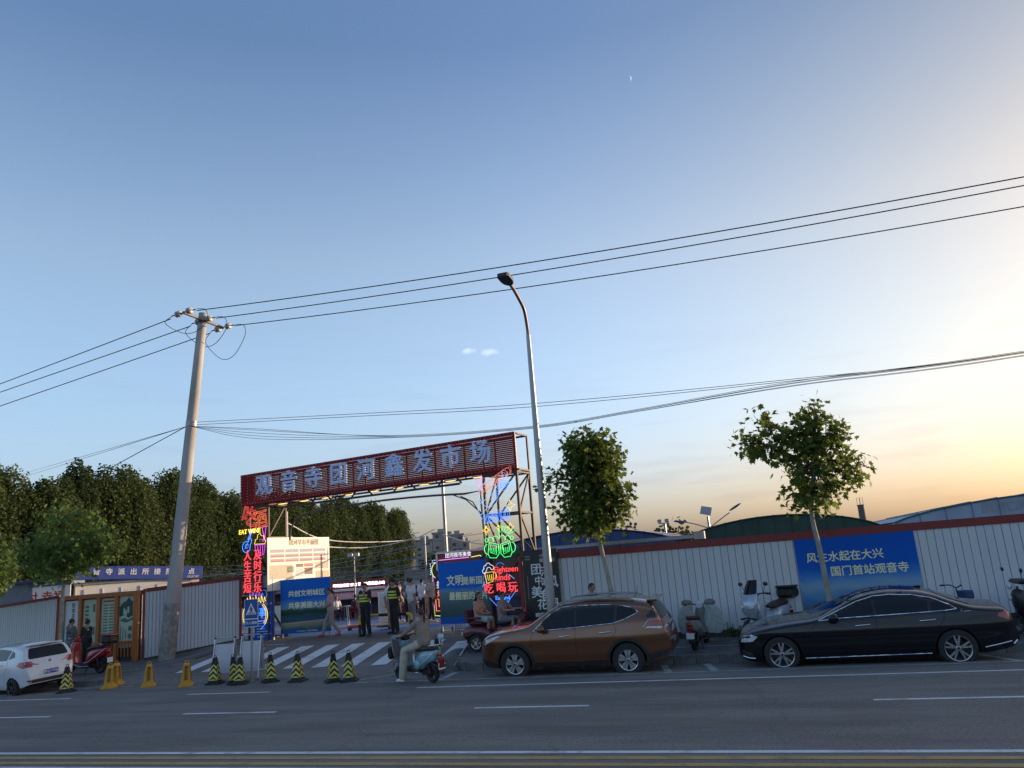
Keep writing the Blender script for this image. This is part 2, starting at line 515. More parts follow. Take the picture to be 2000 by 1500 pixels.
def text(name, s, size, parent, x, z, mat, y=-.006, sx=1.0, rot=0.0, **k):
    me = text_mesh(s, size, mat, **k)
    o = link(name, me, parent, (x, y, z))
    o.rotation_euler = (Matrix.Rotation(rot, 4, 'Y') @ RX90).to_euler()
    o.scale = (sx, 1, 1)
    return o

# ------------------------------------------------------------------ terrain
def ss(a, b, t):
    t = min(1, max(0, (t - a) / (b - a))); return t * t * (3 - 2 * t)
def lin(Y, pts):
    if Y <= pts[0][0]: return pts[0][1]
    for (a, b), (c, d) in zip(pts, pts[1:]):
        if Y <= c: return b + (d - b) * (Y - a) / (c - a)
    return pts[-1][1]
def zroad(X, Y):
    side = lin(Y, [(10.6, 0), (17.9, -.1), (20.2, -.235)])
    ent = lin(Y, [(10.6, 0), (17.9, -.1), (18.6, -.09), (25, .48), (27, .52), (50, -.25)])
    w = ss(-20.2, -18.8, X) * (1 - ss(-8.95, -8.45, X))
    if Y > 25: w = 1
    return side * (1 - w) + ent * w
def zwalk(X, Y):
    r = lin(Y, [(19.9, -.03), (22.6, .12)])
    l = lin(Y, [(19.0, -.02), (23.2, .12), (25.2, .45)])
    if X < -13:
        w = ss(-20.6, -18.5, X) * ss(19.6, 21.3, Y)
        return l * (1 - w) + (zroad(-15, Y) + .02) * w
    return r
# ------------------------------------------------------------------ ground, road, pavements
m_asph = asphalt('asphalt', (.175, .162, .145), (.235, .22, .198))
m_asph2 = asphalt('asphalt_apron', (.150, .140, .126), (.20, .188, .17))
m_soil = M('dry_soil', (.13, .115, .09), .95, var=.3, scale=.6, bump=.3, bscale=9)
m_pave = pavers('pavement_blocks', (.17, .165, .16), (.135, .132, .13), (.07, .068, .065), 1.0, .24, .12)
m_kerb = M('kerb_concrete', (.17, .168, .162), .88, var=.35, scale=3.5, bump=.35, bscale=40)
m_white = paint('white_road_paint', (.64, .66, .66), .42)
m_white2 = paint('worn_white_paint', (.42, .43, .43), .47)
m_yellow = paint('yellow_road_paint', (.44, .28, .09), .42)
m_blue_floor = paint('blue_painted_floor', (.10, .17, .34), .40, (.12, .14, .2))
m_orange_floor = paint('orange_painted_floor', (.36, .2, .09), .42)

def sheet(name, xs, ys, zf, mat, off=0.0, keep=None):
    vs, fs, id_ = [], [], {}
    for j, y in enumerate(ys):
        for i, x in enumerate(xs):
            vs.append((x, y, zf(x, y) + off))
    nx = len(xs)
    for j in range(len(ys) - 1):
        for i in range(nx - 1):
            if keep and not keep((xs[i] + xs[i + 1]) / 2, (ys[j] + ys[j + 1]) / 2): continue
            fs.append((j * nx + i, j * nx + i + 1, (j + 1) * nx + i + 1, (j + 1) * nx + i))
    me = bpy.data.meshes.new(name); me.from_pydata(vs, [], fs); me.materials.append(mat)
    me.polygons.foreach_set('use_smooth', [True] * len(fs)); me.update()
    return me

def lsp(a, b, n): return [a + (b - a) * i / n for i in range(n + 1)]

g = MB()
far = 3000
g.add([(-far, -far, -.9), (far, -far, -.9), (far, far, -.9), (-far, far, -.9)], [(0, 1, 2, 3)])
tag(g.build('ground', m_soil), kind='structure')
road_xs = lsp(-140, -24, 58) + lsp(-23.5, -5, 74) + lsp(-4, 100, 52)
road_ys = [-14, -8, 0, 6] + lsp(9, 17.4, 12) + lsp(17.9, 20.4, 10)
road = tag(link('road', sheet('road', road_xs, road_ys, zroad, m_asph)), kind='structure')
def apron_z(x, y): return zroad(x, y) - .004
apron = tag(link('entrance_apron', sheet('entrance_apron', lsp(-22.5, -6.5, 80), lsp(20.3, 25.2, 28), apron_z, m_asph2)), kind='structure')
market_floor = tag(link('market_floor', sheet('market_floor', lsp(-75, 60, 54), lsp(25.15, 140, 60), lambda x, y: zroad(x, y) - .006, m_blue_floor)), kind='structure')
fb = sheet('floor_band', lsp(-30, -8.5, 20), lsp(28.2, 30.2, 4), zroad, m_orange_floor, .004)
link('floor_band', fb, market_floor)
fb = sheet('floor_band', lsp(-40, -8.5, 20), lsp(33.0, 34.0, 4), zroad, m_orange_floor, .004)
link('floor_band', fb, market_floor)

def strip(name, p, q, w, mat, parent=road, zf=zroad, off=.004, n=None):
    """painted stripe from p to q of width w laid on the ground"""
    p, q = Vector((*p, 0)), Vector((*q, 0)); d = q - p; L = d.length; d.normalize(); s = Vector((-d.y, d.x, 0)) * w / 2
    n = n or max(1, int(L / .8))
    vs, fs = [], []
    for i in range(n + 1):
        c = p + d * (L * i / n)
        for a in (c - s, c + s): vs.append((a.x, a.y, zf(a.x, a.y) + off))
    for i in range(n): fs.append((2 * i, 2 * i + 2, 2 * i + 3, 2 * i + 1))
    me = bpy.data.meshes.new(name); me.from_pydata(vs, [], fs); me.materials.append(mat); me.update()
    return link(name, me, parent)

strip('edge_line', (-120, 10.62), (90, 10.62), .13, m_white, n=120)
strip('centre_line', (-120, 10.33), (90, 10.33), .14, m_yellow, n=120)
strip('centre_line', (-120, 10.02), (90, 10.02), .14, m_yellow, n=120)
strip('edge_line', (-120, 9.74), (90, 9.74), .13, m_white, n=120)
for x0, x1 in [(-33.5, -29.3), (-21.6, -15.7), (-12.1, -9.85), (-5.6, -3.45), (1.15, 7.15), (13.2, 19.2)]:
    strip('lane_dash', (x0, 14.02), (x1, 14.02), .12, m_white)
strip('lane_line', (-26, 16.6), (-17.9, 16.6), .12, m_white)
strip('lane_dash', (-14.3, 16.72), (-11.9, 16.72), .11, m_white)
strip('lane_line', (-8.05, 16.72), (60, 16.72), .12, m_white)
strip('parking_line', (-9.6, 17.82), (60, 17.82), .08, m_white2)
strip('parking_line', (-60, 17.45), (-18.6, 17.6), .07, m_white2)
strip('parking_line', (-19.4, 18.35), (-17.7, 18.5), .07, m_white2)
for x in (-8.0, -2.55, -1.55, 4.2, 5.2):
    strip('parking_line', (x, 17.85), (x - .35, 19.75), .17, m_white2)
strip('parking_line', (-10.6, 17.9), (-9.1, 19.5), .09, m_white2)
strip('parking_line', (-9.9, 17.85), (-10.6, 17.9), .09, m_white2)
def zent(x, y): return zroad(x, y)
# zebra crossing: each bar a piece of the apron / road
zx = [-17.35, -16.42, -15.49, -14.55, -13.6, -12.66, -11.72, -10.78, -9.85, -8.92]
for i, x in enumerate(zx):
    y0, y1 = 19.95, 23.15
    if i == 0: y1 = 22.2
    if i == 9: y0, y1 = 20.35, 22.75; x -= .02
    strip('crossing_bar', (x + .06, y0), (x - .16 * (y1 - y0) + .06, y1), .46, m_white, parent=apron, off=.01, n=10)
strip('crossing_edge', (-17.9, 23.8), (-16.3, 23.7), .1, m_white2, parent=apron, off=.006)
strip('floor_line', (-10.9, 24.75), (-9.5, 24.62), .12, m_white, parent=apron, off=.006)

# right pavement with its rounded corner, kerb stones one by one
def fillet_path():
    pts = [(60.0, 20.0), (-7.55, 20.0)]
    cx, cy, r = -7.65, 21.1, 1.1
    for i in range(1, 9):
        a = R(-90 - 90 * i / 8)
        pts.append((cx + r * math.cos(a), cy + r * math.sin(a)))
    pts.append((-8.8, 23.3))
    return pts
KR = fillet_path()
def in_right(x, y):
    if x > -7.65: return y > 20.06
    if y > 21.1: return x > -8.69
    return (x + 7.65) ** 2 + (y - 21.1) ** 2 < 1.04 ** 2
def poly_sheet(name, outline, step, zf, mat, off=0.0):
    n = len(outline); co = [Vector(p) for p in outline]
    xs = [p[0] for p in outline]; ys = [p[1] for p in outline]
    def inside(x, y):
        c = False; j = n - 1
        for i in range(n):
            xi, yi = outline[i]; xj, yj = outline[j]
            if (yi > y) != (yj > y) and x < (xj - xi) * (y - yi) / (yj - yi) + xi: c = not c
            j = i
        return c
    pts = list(co)
    x = min(xs) + step / 2
    while x < max(xs):
        y = min(ys) + step / 2
        while y < max(ys):
            if inside(x, y): pts.append(Vector((x, y)))
            y += step
        x += step
    v, e_, f, *_ = delaunay_2d_cdt(pts, [(i, (i + 1) % n) for i in range(n)], [], 1, 1e-5)
    me = bpy.data.meshes.new(name)
    me.from_pydata([(p.x, p.y, zf(p.x, p.y) + off) for p in v], [], f)
    me.materials.append(mat); me.update()
    bm = bmesh.new(); bm.from_mesh(me); bmesh.ops.recalc_face_normals(bm, faces=bm.faces)
    for fc in bm.faces:
        if fc.normal.z < 0: fc.normal_flip()
    bm.to_mesh(me); bm.free()
    return me
ol = [(40, 20.05), (-7.6, 20.05)] + [(-7.65 + 1.05 * math.cos(R(-90 - 90 * i / 8)), 21.1 + 1.05 * math.sin(R(-90 - 90 * i / 8))) for i in range(1, 9)] + [(-8.7, 24.2), (40, 24.2)]
pave_r = tag(link('pavement_right', poly_sheet('pavement_right', ol, .9, zwalk, m_pave)), kind='structure')
strip('pavement_line', (-7.0, 21.08), (30, 21.08), .07, m_white2, parent=pave_r, zf=zwalk)
KL = [(-60, 19.35), (-20.1, 19.35), (-19.55, 19.43), (-19.05, 19.66), (-18.7, 20.05), (-18.5, 20.6), (-18.45, 21.2), (-18.45, 22.2)]
ol = KL[::-1] + [(-60, 25.0), (-19.2, 25.3), (-18.5, 24.7)]
ol = [(x, y + (.05 if y < 19.6 else 0)) for x, y in ol]
pave_l = tag(link('pavement_left', poly_sheet('pavement_left', ol, .8, zwalk, m_pave)), kind='structure')
strip('pavement_line', (-60, 20.9), (-19.8, 20.9), .07, m_white2, parent=pave_l, zf=zwalk)
strip('pavement_line', (-20.6, 20.6), (-18.8, 22.4), .06, m_white2, parent=pave_l, zf=zwalk)

def kerb(path, parent, x_lo, x_hi, step=.55, inner=1, flush=None):
    # walk the path, one stone per step
    P = [Vector((*p, 0)) for p in path]
    seg = [(P[i + 1] - P[i]).length for i in range(len(P) - 1)]
    tot = sum(seg)
    def at(s):
        for i, L in enumerate(seg):
            if s <= L or i == len(seg) - 1: return P[i] + (P[i + 1] - P[i]) * (s / L)
            s -= L
    s = 0.0
    while s + step < tot:
        a, b = at(s), at(s + step); s += step
        mid = (a + b) / 2
        if not (x_lo < mid.x < x_hi): continue
        d = (b - a); L = d.length
        ang = math.atan2(d.y, d.x)
        zt = (zwalk(mid.x, mid.y + .05)) + rnd.uniform(.0, .008)
        zb = zroad(mid.x, mid.y) - .08
        if zt - zb < .1: zb = zt - .1
        mb = MB().box((0, 0, 0), (L - .008, .12, zt - zb), bev=.014)
        o = mb.build('kerb_stone', m_kerb, parent, (mid.x, mid.y, (zt + zb) / 2), (0, 0, ang + rnd.uniform(-.006, .006)))
kerb(KR, pave_r, -9.2, 9.5)
kerb(KL, pave_l, -29, -18)
mb = MB(); mb.box((34.7, 20.0, -.12), (50.4, .12, .22)); mb.build('kerb_run', m_kerb, pave_r)
mb = MB(); mb.box((-44.6, 19.35, -.12), (31.0, .12, .2)); mb.build('kerb_run', m_kerb, pave_l)

# ------------------------------------------------------------------ fences
m_fence = M('white_steel_sheet', (.57, .59, .61), .5, var=.08, scale=1.1, aniso=(1.6, 1, .35), detail=7.0)
m_fence_v = [m_fence, M('white_steel_sheet_b', (.54, .57, .60), .5, var=.09, scale=1.3, aniso=(1.6, 1, .35), detail=7.0), M('white_steel_sheet_c', (.59, .60, .61), .5, var=.08, scale=.9, aniso=(1.6, 1, .35), detail=7.0)]
m_fgap = M('fence_groove_grey', (.16, .18, .21), .7)
m_red = M('red_cap_rail', (.20, .018, .018), .45, var=.15, scale=3)
m_base = M('fence_footing', (.07, .066, .06), .9, var=.3, scale=5, bump=.4)

def fence_run(root, x0, x1, y, w, zb, zt, caph=.2, foot=.18):
    """boards from x0 to x1 along local x; zb/zt are functions of x"""
    n = int(round((x1 - x0) / w)); ww = (x1 - x0) / n
    for i in range(n):
        xa = x0 + i * ww; xm = xa + ww / 2
        a, b = zb(xm) + foot, zt(xm) - caph + .01
        mb = MB().box((0, 0, 0), (ww - .012, .03, b - a), bev=.005)
        mb.build('board', m_fence_v[(i * 7 + i // 5 * 3 + int(rnd.random() * 1.4)) % 3 if rnd.random() < .5 else 0], root, (xm, y + rnd.uniform(-.003, .002), (a + b) / 2), (rnd.uniform(-.0015, .0015), 0, rnd.uniform(-.006, .006)))
    bk = MB()
    bk.add([(x0, y + .012, zb(x0) + foot * .4), (x1, y + .012, zb(x1) + foot * .4), (x1, y + .012, zt(x1) - .03), (x0, y + .012, zt(x0) - .03),
            (x0, y + .05, zb(x0) + foot * .4), (x1, y + .05, zb(x1) + foot * .4), (x1, y + .05, zt(x1) - .03), (x0, y + .05, zt(x0) - .03)],
           [(0, 1, 2, 3), (5, 4, 7, 6), (3, 2, 6, 7), (4, 0, 3, 7), (1, 5, 6, 2), (4, 5, 1, 0)])
    bk.build('backing', m_fgap, root)
    def rail(name, za, zc, ya, yb, mat):
        r_ = MB()
        r_.add([(x0, ya, za(x0)), (x1, ya, za(x1)), (x1, yb, za(x1)), (x0, yb, za(x0)), (x0, ya, zc(x0)), (x1, ya, zc(x1)), (x1, yb, zc(x1)), (x0, yb, zc(x0))],
               [(3, 2, 1, 0), (4, 5, 6, 7), (0, 1, 5, 4), (1, 2, 6, 5), (2, 3, 7, 6), (3, 0, 4, 7)])
        r_.build(name, mat, root)
    rail('cap_rail', lambda x: zt(x) - caph, zt, y - .045, y + .09, m_red)
    rail('footing', lambda x: zb(x) - .1, lambda x: zb(x) + foot, y - .06, y + .1, m_base)

fence_r = thing('boundary_fence', 'long white board fence with red cap rail behind the parked brown and black cars', 'fence', (0, 22.42, 0))
fence_run(fence_r, -7.1, 44.1, 0, .19, lambda x: .1, lambda x: 2.70)
MB().box((-7.2, 0, 1.35), (.1, .12, 2.6), bev=.01).build('end_post', m_red, fence_r)

fence_l = thing('boundary_fence', 'white board fence between the concrete utility pole and the neon gate tower', 'fence', (-21.71, 23.07, 0), math.atan2(2.08, 2.53))
L2 = math.hypot(2.08, 2.53)
fence_run(fence_l, .05, L2 - .05, 0, .117, lambda x: .12 + .33 * x / L2, lambda x: 2.59 + .18 * x / L2, .13, .06)
for x in (0.0, L2): MB().box((x, -.02, 1.36 + .13 * x / L2), (.085, .12, 2.44 + .06 * x / L2), bev=.008).build('post', m_red, fence_l)
fence_ll = thing('boundary_fence', 'white board fence with red edging behind the white hatchback', 'fence', (0, 23.07, 0))
fence_run(fence_ll, -36.0, -25.72, 0, .117, lambda x: .1, lambda x: 2.58 + (x + 25.7) * .065, .1, .06)
MB().box((-25.66, -.02, 1.35), (.09, .12, 2.46), bev=.008).build('post', m_red, fence_ll)

# ------------------------------------------------------------------ display wall of posters, orange timber
m_orange = M('orange_varnished_timber', (.40, .115, .02), .38, var=.25, scale=4, aniso=(6, 6, .6), coat=.3)
m_poster_w = M('poster_white', (.62, .66, .70), .5, var=.04)
m_poster_g = M('poster_pale_green', (.42, .50, .40), .5, var=.08, scale=2)
m_ink = M('black_ink', (.015, .02, .02), .6)
m_ink_r = M('red_ink', (.5, .02, .03), .6)
m_ink_g = M('green_ink', (.10, .17, .10), .6)
m_ink_dg = M('dark_green_ink', (.025, .075, .07), .6, var=.4, scale=7)
disp = thing('display_wall', 'orange timber display wall with four upright posters beside the street tree', 'display board', (-25.55, 22.98, 0.1))
W_ = 3.75
mb = MB(); mb.box((W_ / 2, .06, 2.36), (W_ + .06, .14, .16), bev=.012); mb.build('top_beam', m_orange, disp)
for x in (.09, .98, 1.83, 2.66, 3.55):
    mb = MB(); ww = .16 if x not in (.09, 3.55) else .24
    mb.box((x, .04, 1.15), (ww, .12, 2.28), bev=.02); mb.build('post', m_orange, disp)
MB().box((W_ / 2, .12, 1.15), (W_ - .1, .03, 2.26)).build('back_board', M('back_board_green', (.03, .045, .04), .7), disp)
for k in range(22):
    x = .2 + k * .152
    if k in (5, 11, 16): continue
    MB().box((x, .03, .42), (.055, .04, .5), bev=.01).build('slat', m_orange, disp)
MB().box((W_ / 2, .02, .69), (W_ - .3, .05, .07), bev=.01).build('rail', m_orange, disp)
def poster(x, w, z0, z1, mat, name='poster'):
    return MB().box((x, .085, (z0 + z1) / 2), (w, .02, z1 - z0)).build(name, mat, disp)
p1 = poster(.53, .64, .42, 2.24, m_poster_w)
for i, ch in enumerate('社会主义核心价值观'):
    c_ = m_ink_r if ch in '核心' else m_ink
    text('lettering', ch, .17 if ch not in '核心' else .25, disp, .60 - (.12 if ch == '核' else 0), 2.07 - i * .185, c_, y=.072, bold=.004)
p2 = poster(1.41, .66, .62, 2.24, m_poster_g)
for i in range(2):
    for j in range(5):
        MB().box((1.25, .073, 1.98 - i * .78 - j * .14), (.17, .004, .085)).build('print_block', m_ink_g, disp)
    MB().box((1.58, .073, 1.93 - i * .8), (.1, .004, .28)).build('print_block', m_ink_g, disp)
p3 = poster(2.25, .66, .62, 2.24, m_poster_g)
MB().box((2.25, .073, 2.14), (.5, .004, .06)).build('print_block', m_ink_r, disp)
for j in range(13):
    for s_ in (-.13, .14):
        MB().box((2.25 + s_, .073, 2.0 - j * .1), (.2, .004, .045)).build('print_line', m_ink_g, disp)
p4 = poster(3.08, .66, .48, 2.28, m_poster_g)
hill = [(-.31, 0), (-.31, .35), (-.18, .5), (-.02, .56), (.1, .68), (.2, .56), (.31, .5), (.31, .05), (.1, -.05), (-.1, .06)]
MB().prism(hill, .006, Matrix.Translation((3.08, .074, 1.55)) @ RX90).build('printed_hill', m_ink_dg, disp)
MB().prism([(-.3, .1), (-.1, .2), (.1, .12), (.31, .22), (.31, .12), (0, .02)], .006, Matrix.Translation((3.08, .072, 1.32)) @ RX90).build('printed_hill', M('teal_ink', (.05, .14, .13), .6), disp)
for (qx, qz) in ((-.1, 1.75), (-.02, 1.68), (.08, 1.8)):
    MB().prism([(-.04, -.12), (.04, -.12), (.04, .07), (0, .12), (-.04, .07)], .003, Matrix.Translation((3.08 + qx, .064, qz)) @ RX90).build('printed_tower', m_poster_g, disp)
text('lettering', '诚', .19, disp, 3.25, 1.13, m_ink, y=.072, bold=.004)
text('lettering', '信', .19, disp, 3.25, .86, m_ink, y=.072, bold=.004)
for k in range(3):
    MB().box((2.84 + k * .11, .073, 1.0 - k * .02), (.03, .004, .5 - .1 * k)).build('print_line', m_ink_g, disp)

# ------------------------------------------------------------------ market gate
GA = R(-9.0)
gate = thing('market_gate', 'tall steel market gate carrying a long red slatted sign with blue grey letters', 'gate', (-18.8, 24.64, 0), GA)
m_steel = M('rusty_dark_steel', (.055, .035, .026), .6, metal=.3, var=.5, scale=5)
m_slat = M('dark_red_slat', (.25, .012, .016), .5, var=.2, scale=2.5, spec=.15)
m_slat_f = M('red_panel_edge', (.14, .012, .014), .45, var=.2)
m_letter = M('blue_grey_acrylic', (.50, .58, .85), .35, var=.05)
m_led = M('unlit_led_bulb', (.62, .58, .6), .3, var=.1)
GL, GZ0, GZ1 = 11.75, 5.33, 6.49
ns = 19
ph = (GZ1 - GZ0) / ns
for i in range(ns):
    z = GZ0 + ph * (i + .5)
    mb = MB()
    hgt = ph * (.85 if 1 < i < ns - 1 else 1.0)
    mb.box((GL / 2, 0, 0), (GL, .035, hgt), bev=.006)
    mb.build('slat', m_slat, gate, (0, 0, z))
for x in [0.03] + [GL * k / 10 for k in range(1, 10)] + [GL - .03]:
    MB().box((x, .045, (GZ0 + GZ1) / 2), (.05, .05, GZ1 - GZ0)).build('sign_stud', m_slat_f, gate)
for x0_, x1_ in ((.02, .72), (GL - .1, GL - .02)):
    MB().box(((x0_ + x1_) / 2, .03, (GZ0 + GZ1) / 2), (x1_ - x0_, .02, GZ1 - GZ0 - .02)).build('sign_panel', m_slat, gate)
# led bulbs: rows along the border
led = MB()
n_led = 84
for k in range(n_led):
    x = .08 + (GL - .16) * k / (n_led - 1)
    for z in (GZ0 + .05, GZ1 - .04): led.ball((x, -.025, z), .013, 6, 4)
for k in range(1, 11):
    for x in (.06, .38, .72, GL - .06): led.ball((x, -.025, GZ0 + (GZ1 - GZ0) * k / 11), .013, 6, 4)
for r_ in range(2, 18, 3):
    for k in range(60):
        led.ball((.5 + (GL - 1) * k / 59, -.025, GZ0 + ph * (r_ + .5)), .009, 5, 3)
tag(led.build('bulb_rows', m_led, gate), kind='stuff')
# letters
LX = [1.3, 2.5, 3.66, 4.82, 6.01, 7.19, 8.35, 9.43, 10.55]
for ch, x in zip('观音寺团河鑫发市场', LX):
    text('letter', ch, .80, gate, x, 5.93, m_letter, y=-.11, bold=.016, ext=.035)
# truss behind the sign
gs = MB()
def rodbar(a, b, w=.06, name='brace'):
    MB().bar(a, b, w).build(name, m_steel, gate)
DP = .85
for z in (GZ0 - .02, GZ1 - .05):
    rodbar((0, DP, z), (GL, DP, z), .06, 'truss_chord')
    rodbar((0, .1, z), (GL, .1, z), .06, 'truss_chord')
for k in range(11):
    x = GL * k / 10
    rodbar((x, DP, GZ0), (x, DP, GZ1 - .05), .05, 'truss_post')
    rodbar((x, .1, GZ0 - .02), (x, DP, GZ0 - .02), .05, 'truss_strut')
    rodbar((x, .1, GZ1 - .05), (x, DP, GZ1 - .05), .05, 'truss_strut')
# lower chord with short hangers under the sign, and a pipe arch
rodbar((1.9, .2, GZ0 - .22), (GL - 2.2, .2, GZ0 - .22), .07, 'lower_chord')
for k in range(9):
    x = 2.4 + k * .9
    rodbar((x, .2, GZ0 - .2), (x + (.2 if k % 2 else -.2), .2, GZ0 + .0), .045, 'hanger')
pipe = MB(); PZ = 4.83
pts = [(1.95, .5, 3.9), (2.0, .5, 4.3), (2.2, .5, 4.6), (2.6, .5, 4.78)] + [(2.9 + k * .55, .5, PZ + .012 * k * (11 - k) * .25) for k in range(13)] + [(GL - 1.65, .5, PZ), (GL - 1.6, .5, 3.2), (GL - 1.6, .5, .45)]
pipe.tube(pts, .035, 8); pipe.build('pipe_arch', M('galvanised_pipe', (.10, .10, .105), .5, metal=.5, var=.2), gate, smooth=40)
pb = MB(); pb.tube([(GL - 2.75, .5, PZ), (GL - 2.2, .5, 4.6), (GL - 1.65, .5, 4.1)], .02, 6); pb.tube([(GL - 2.4, .5, PZ - .1), (GL - 1.95, .5, 4.5), (GL - 1.62, .5, 3.95)], .02, 6)
pb.build('pipe_brace', MATS['galvanised_pipe'], gate)
# flood lamps under the sign (lit, warm)
m_lamp = M('warm_flood_lamp', (.9, .6, .25), .4, emit=(1, .55, .18), estr=.8)
for k in range(9):
    x = 1.7 + k * 1.05
    fl = MB(); fl.box((0, 0, 0), (.36, .22, .035), bev=.008)
    f_ = fl.build('flood_lamp', M('lamp_case', (.2, .19, .18), .5), gate, (x, .42, GZ0 - .05))
    MB().box((0, 0, -.02), (.31, .17, .012)).build('lens', m_lamp, f_)
# towers
def tower(x0, x1, y0, y1, zb, zt):
    for x in (x0, x1):
        for y in (y0, y1):
            MB().box((x, y, (zb + zt) / 2), (.075, .075, zt - zb), bev=.006).build('post', m_steel, gate)
    nb = 4
    for k in range(nb + 1):
        z = zb + .1 + (zt - zb - .15) * k / nb
        for y in (y0, y1): rodbar((x0, y, z), (x1, y, z), .055, 'rail')
        for x in (x0, x1): rodbar((x, y0, z), (x, y1, z), .055, 'rail')
        if k < nb:
            z2 = zb + .1 + (zt - zb - .15) * (k + 1) / nb
            a, b = (z, z2) if k % 2 else (z2, z)
            for y in (y0, y1): rodbar((x0, y, a), (x1, y, b), .045)
            for x in (x0, x1): rodbar((x, y0, a), (x, y1, b), .045)
tower(.34, 1.28, .12, 1.0, .42, GZ0 - .03)
tower(10.47, 11.66, .12, 1.0, .12, GZ0 - .03)
# ------------------------------------------------------------------ banners and boards
def banner_mat(name, stops, cloud=None, h=1.9):
    """printed picture: colours by height with cloudy noise; flat print"""
    m = bpy.data.materials.new(name); m.use_nodes = True
    n, l = m.node_tree.nodes, m.node_tree.links
    p = n['Principled BSDF']; t = n.new('ShaderNodeTexCoord'); s = n.new('ShaderNodeSeparateXYZ'); l.new(t.outputs['Object'], s.inputs[0])
    nz = n.new('ShaderNodeTexNoise'); nz.inputs['Scale'].default_value = 2.4; nz.inputs['Detail'].default_value = 7
    mpn = n.new('ShaderNodeMapping'); mpn.inputs['Scale'].default_value = (.7, 1, 2); l.new(t.outputs['Object'], mpn.inputs[0]); l.new(mpn.outputs[0], nz.inputs[0])
    dv = n.new('ShaderNodeMath'); dv.operation = 'DIVIDE'; dv.inputs[1].default_value = h; l.new(s.outputs['Z'], dv.inputs[0])
    wob = n.new('ShaderNodeMath'); wob.operation = 'MULTIPLY_ADD'; wob.inputs[1].default_value = .16; l.new(nz.outputs['Fac'], wob.inputs[0]); l.new(dv.outputs[0], wob.inputs[2])
    sb = n.new('ShaderNodeMath'); sb.operation = 'SUBTRACT'; sb.inputs[1].default_value = .08; l.new(wob.outputs[0], sb.inputs[0])
    r = n.new('ShaderNodeValToRGB'); el = r.color_ramp.elements
    el[0].position = stops[0][0]; el[0].color = (*stops[0][1], 1); el[1].position = stops[-1][0]; el[1].color = (*stops[-1][1], 1)
    for q, c in stops[1:-1]:
        e_ = el.new(q); e_.color = (*c, 1)
    l.new(sb.outputs[0], r.inputs[0]); l.new(r.outputs[0], p.inputs['Base Color'])
    p.inputs['Roughness'].default_value = .55; p.inputs['Specular IOR Level'].default_value = .12
    MATS[name] = m
    return m
BLUE = (.010, .13, .55)
m_ban = banner_mat('landscape_print', [(0, (.01, .10, .38)), (.05, (.01, .10, .38)), (.07, (.03, .09, .10)), (.16, (.26, .26, .2)), (.22, (.03, .08, .12)), (.3, (.03, .10, .14)), (.36, (.02, .05, .03)),
                                        (.42, (.03, .08, .05)), (.46, (.16, .3, .42)), (.55, (.08, .25, .5)), (.64, BLUE), (1, BLUE)])
m_ban2 = banner_mat('bridge_print', [(0, (.012, .09, .38)), (.1, (.012, .09, .38)), (.12, (.04, .09, .10)), (.3, (.07, .12, .12)), (.42, (.10, .17, .2)), (.5, (.14, .2, .24)), (.56, (.12, .25, .42)), (.62, BLUE), (1, BLUE)])
m_ban3 = banner_mat('sky_print', [(0, (.02, .10, .2)), (.1, (.12, .16, .2)), (.2, (.05, .2, .42)), (.34, (.22, .36, .5)), (.44, (.06, .22, .55)), (.54, (.008, .11, .50)), (1, (.006, .085, .46))], h=2.4)
m_gold = M('pale_gold_print', (.82, .80, .50), .5, var=.05)
m_white_p = M('white_print', (.75, .76, .76), .5, var=.05)
m_frame = M('board_frame_grey', (.22, .22, .23), .5, metal=.4)
m_bluebd = M('blue_board', (.014, .07, .36), .5, var=.08, spec=.15)
m_cream = M('cream_board', (.72, .67, .58), .55, var=.05)

def board(name, label, loc, rz, w, z0, z1, mat, cat='banner', th=.03, legs=True, bev=.004):
    o = thing(name, label, cat, loc, rz)
    p = MB().box((w / 2, th / 2, (z1 - z0) / 2), (w, th, z1 - z0), bev=bev).build('panel', mat, o, (0, 0, z0))
    if legs:
        for x in (.06, w - .06):
            MB().box((x, th / 2 + .005, z0 / 2 - .02), (.04, .04, z0 + .08)).build('leg', m_frame, o)
    return o

def zhash(loc): return zroad(loc[0], loc[1])
# left gate leaf with landscape print
b1 = board('gate_banner', 'blue landscape banner with two lines of pale gold slogan below the market map', (-17.32, 24.98, .5), R(10), 1.9, .1, 2.0, m_ban)
for i, s in enumerate(('共创文明城区', '共享美丽大兴')):
    text('lettering', s, .235, b1, 1.0, 1.47 - i * .42, m_gold, bold=.006)
for k in range(5):
    MB().prism([(0, 0), (.5, 0), (.44, .03), (.06, .03)], .003, Matrix.Translation((.5 + k * .26, -.001, .62 + .03 * math.sin(k * 2))) @ RX90).build('printed_roof', M('roof_ink', (.015, .04, .12), .6), b1)
MB().prism([(-.85, .0), (.8, .06), (.8, .11), (-.85, .05)], .003, Matrix.Translation((.95, -.001, .42)) @ RX90).build('printed_shore', M('shore_ink', (.33, .28, .2), .6), b1)
text('lettering', '大兴区文明办  大兴区观音寺街道', .055, b1, 1.0, .16, m_gold)
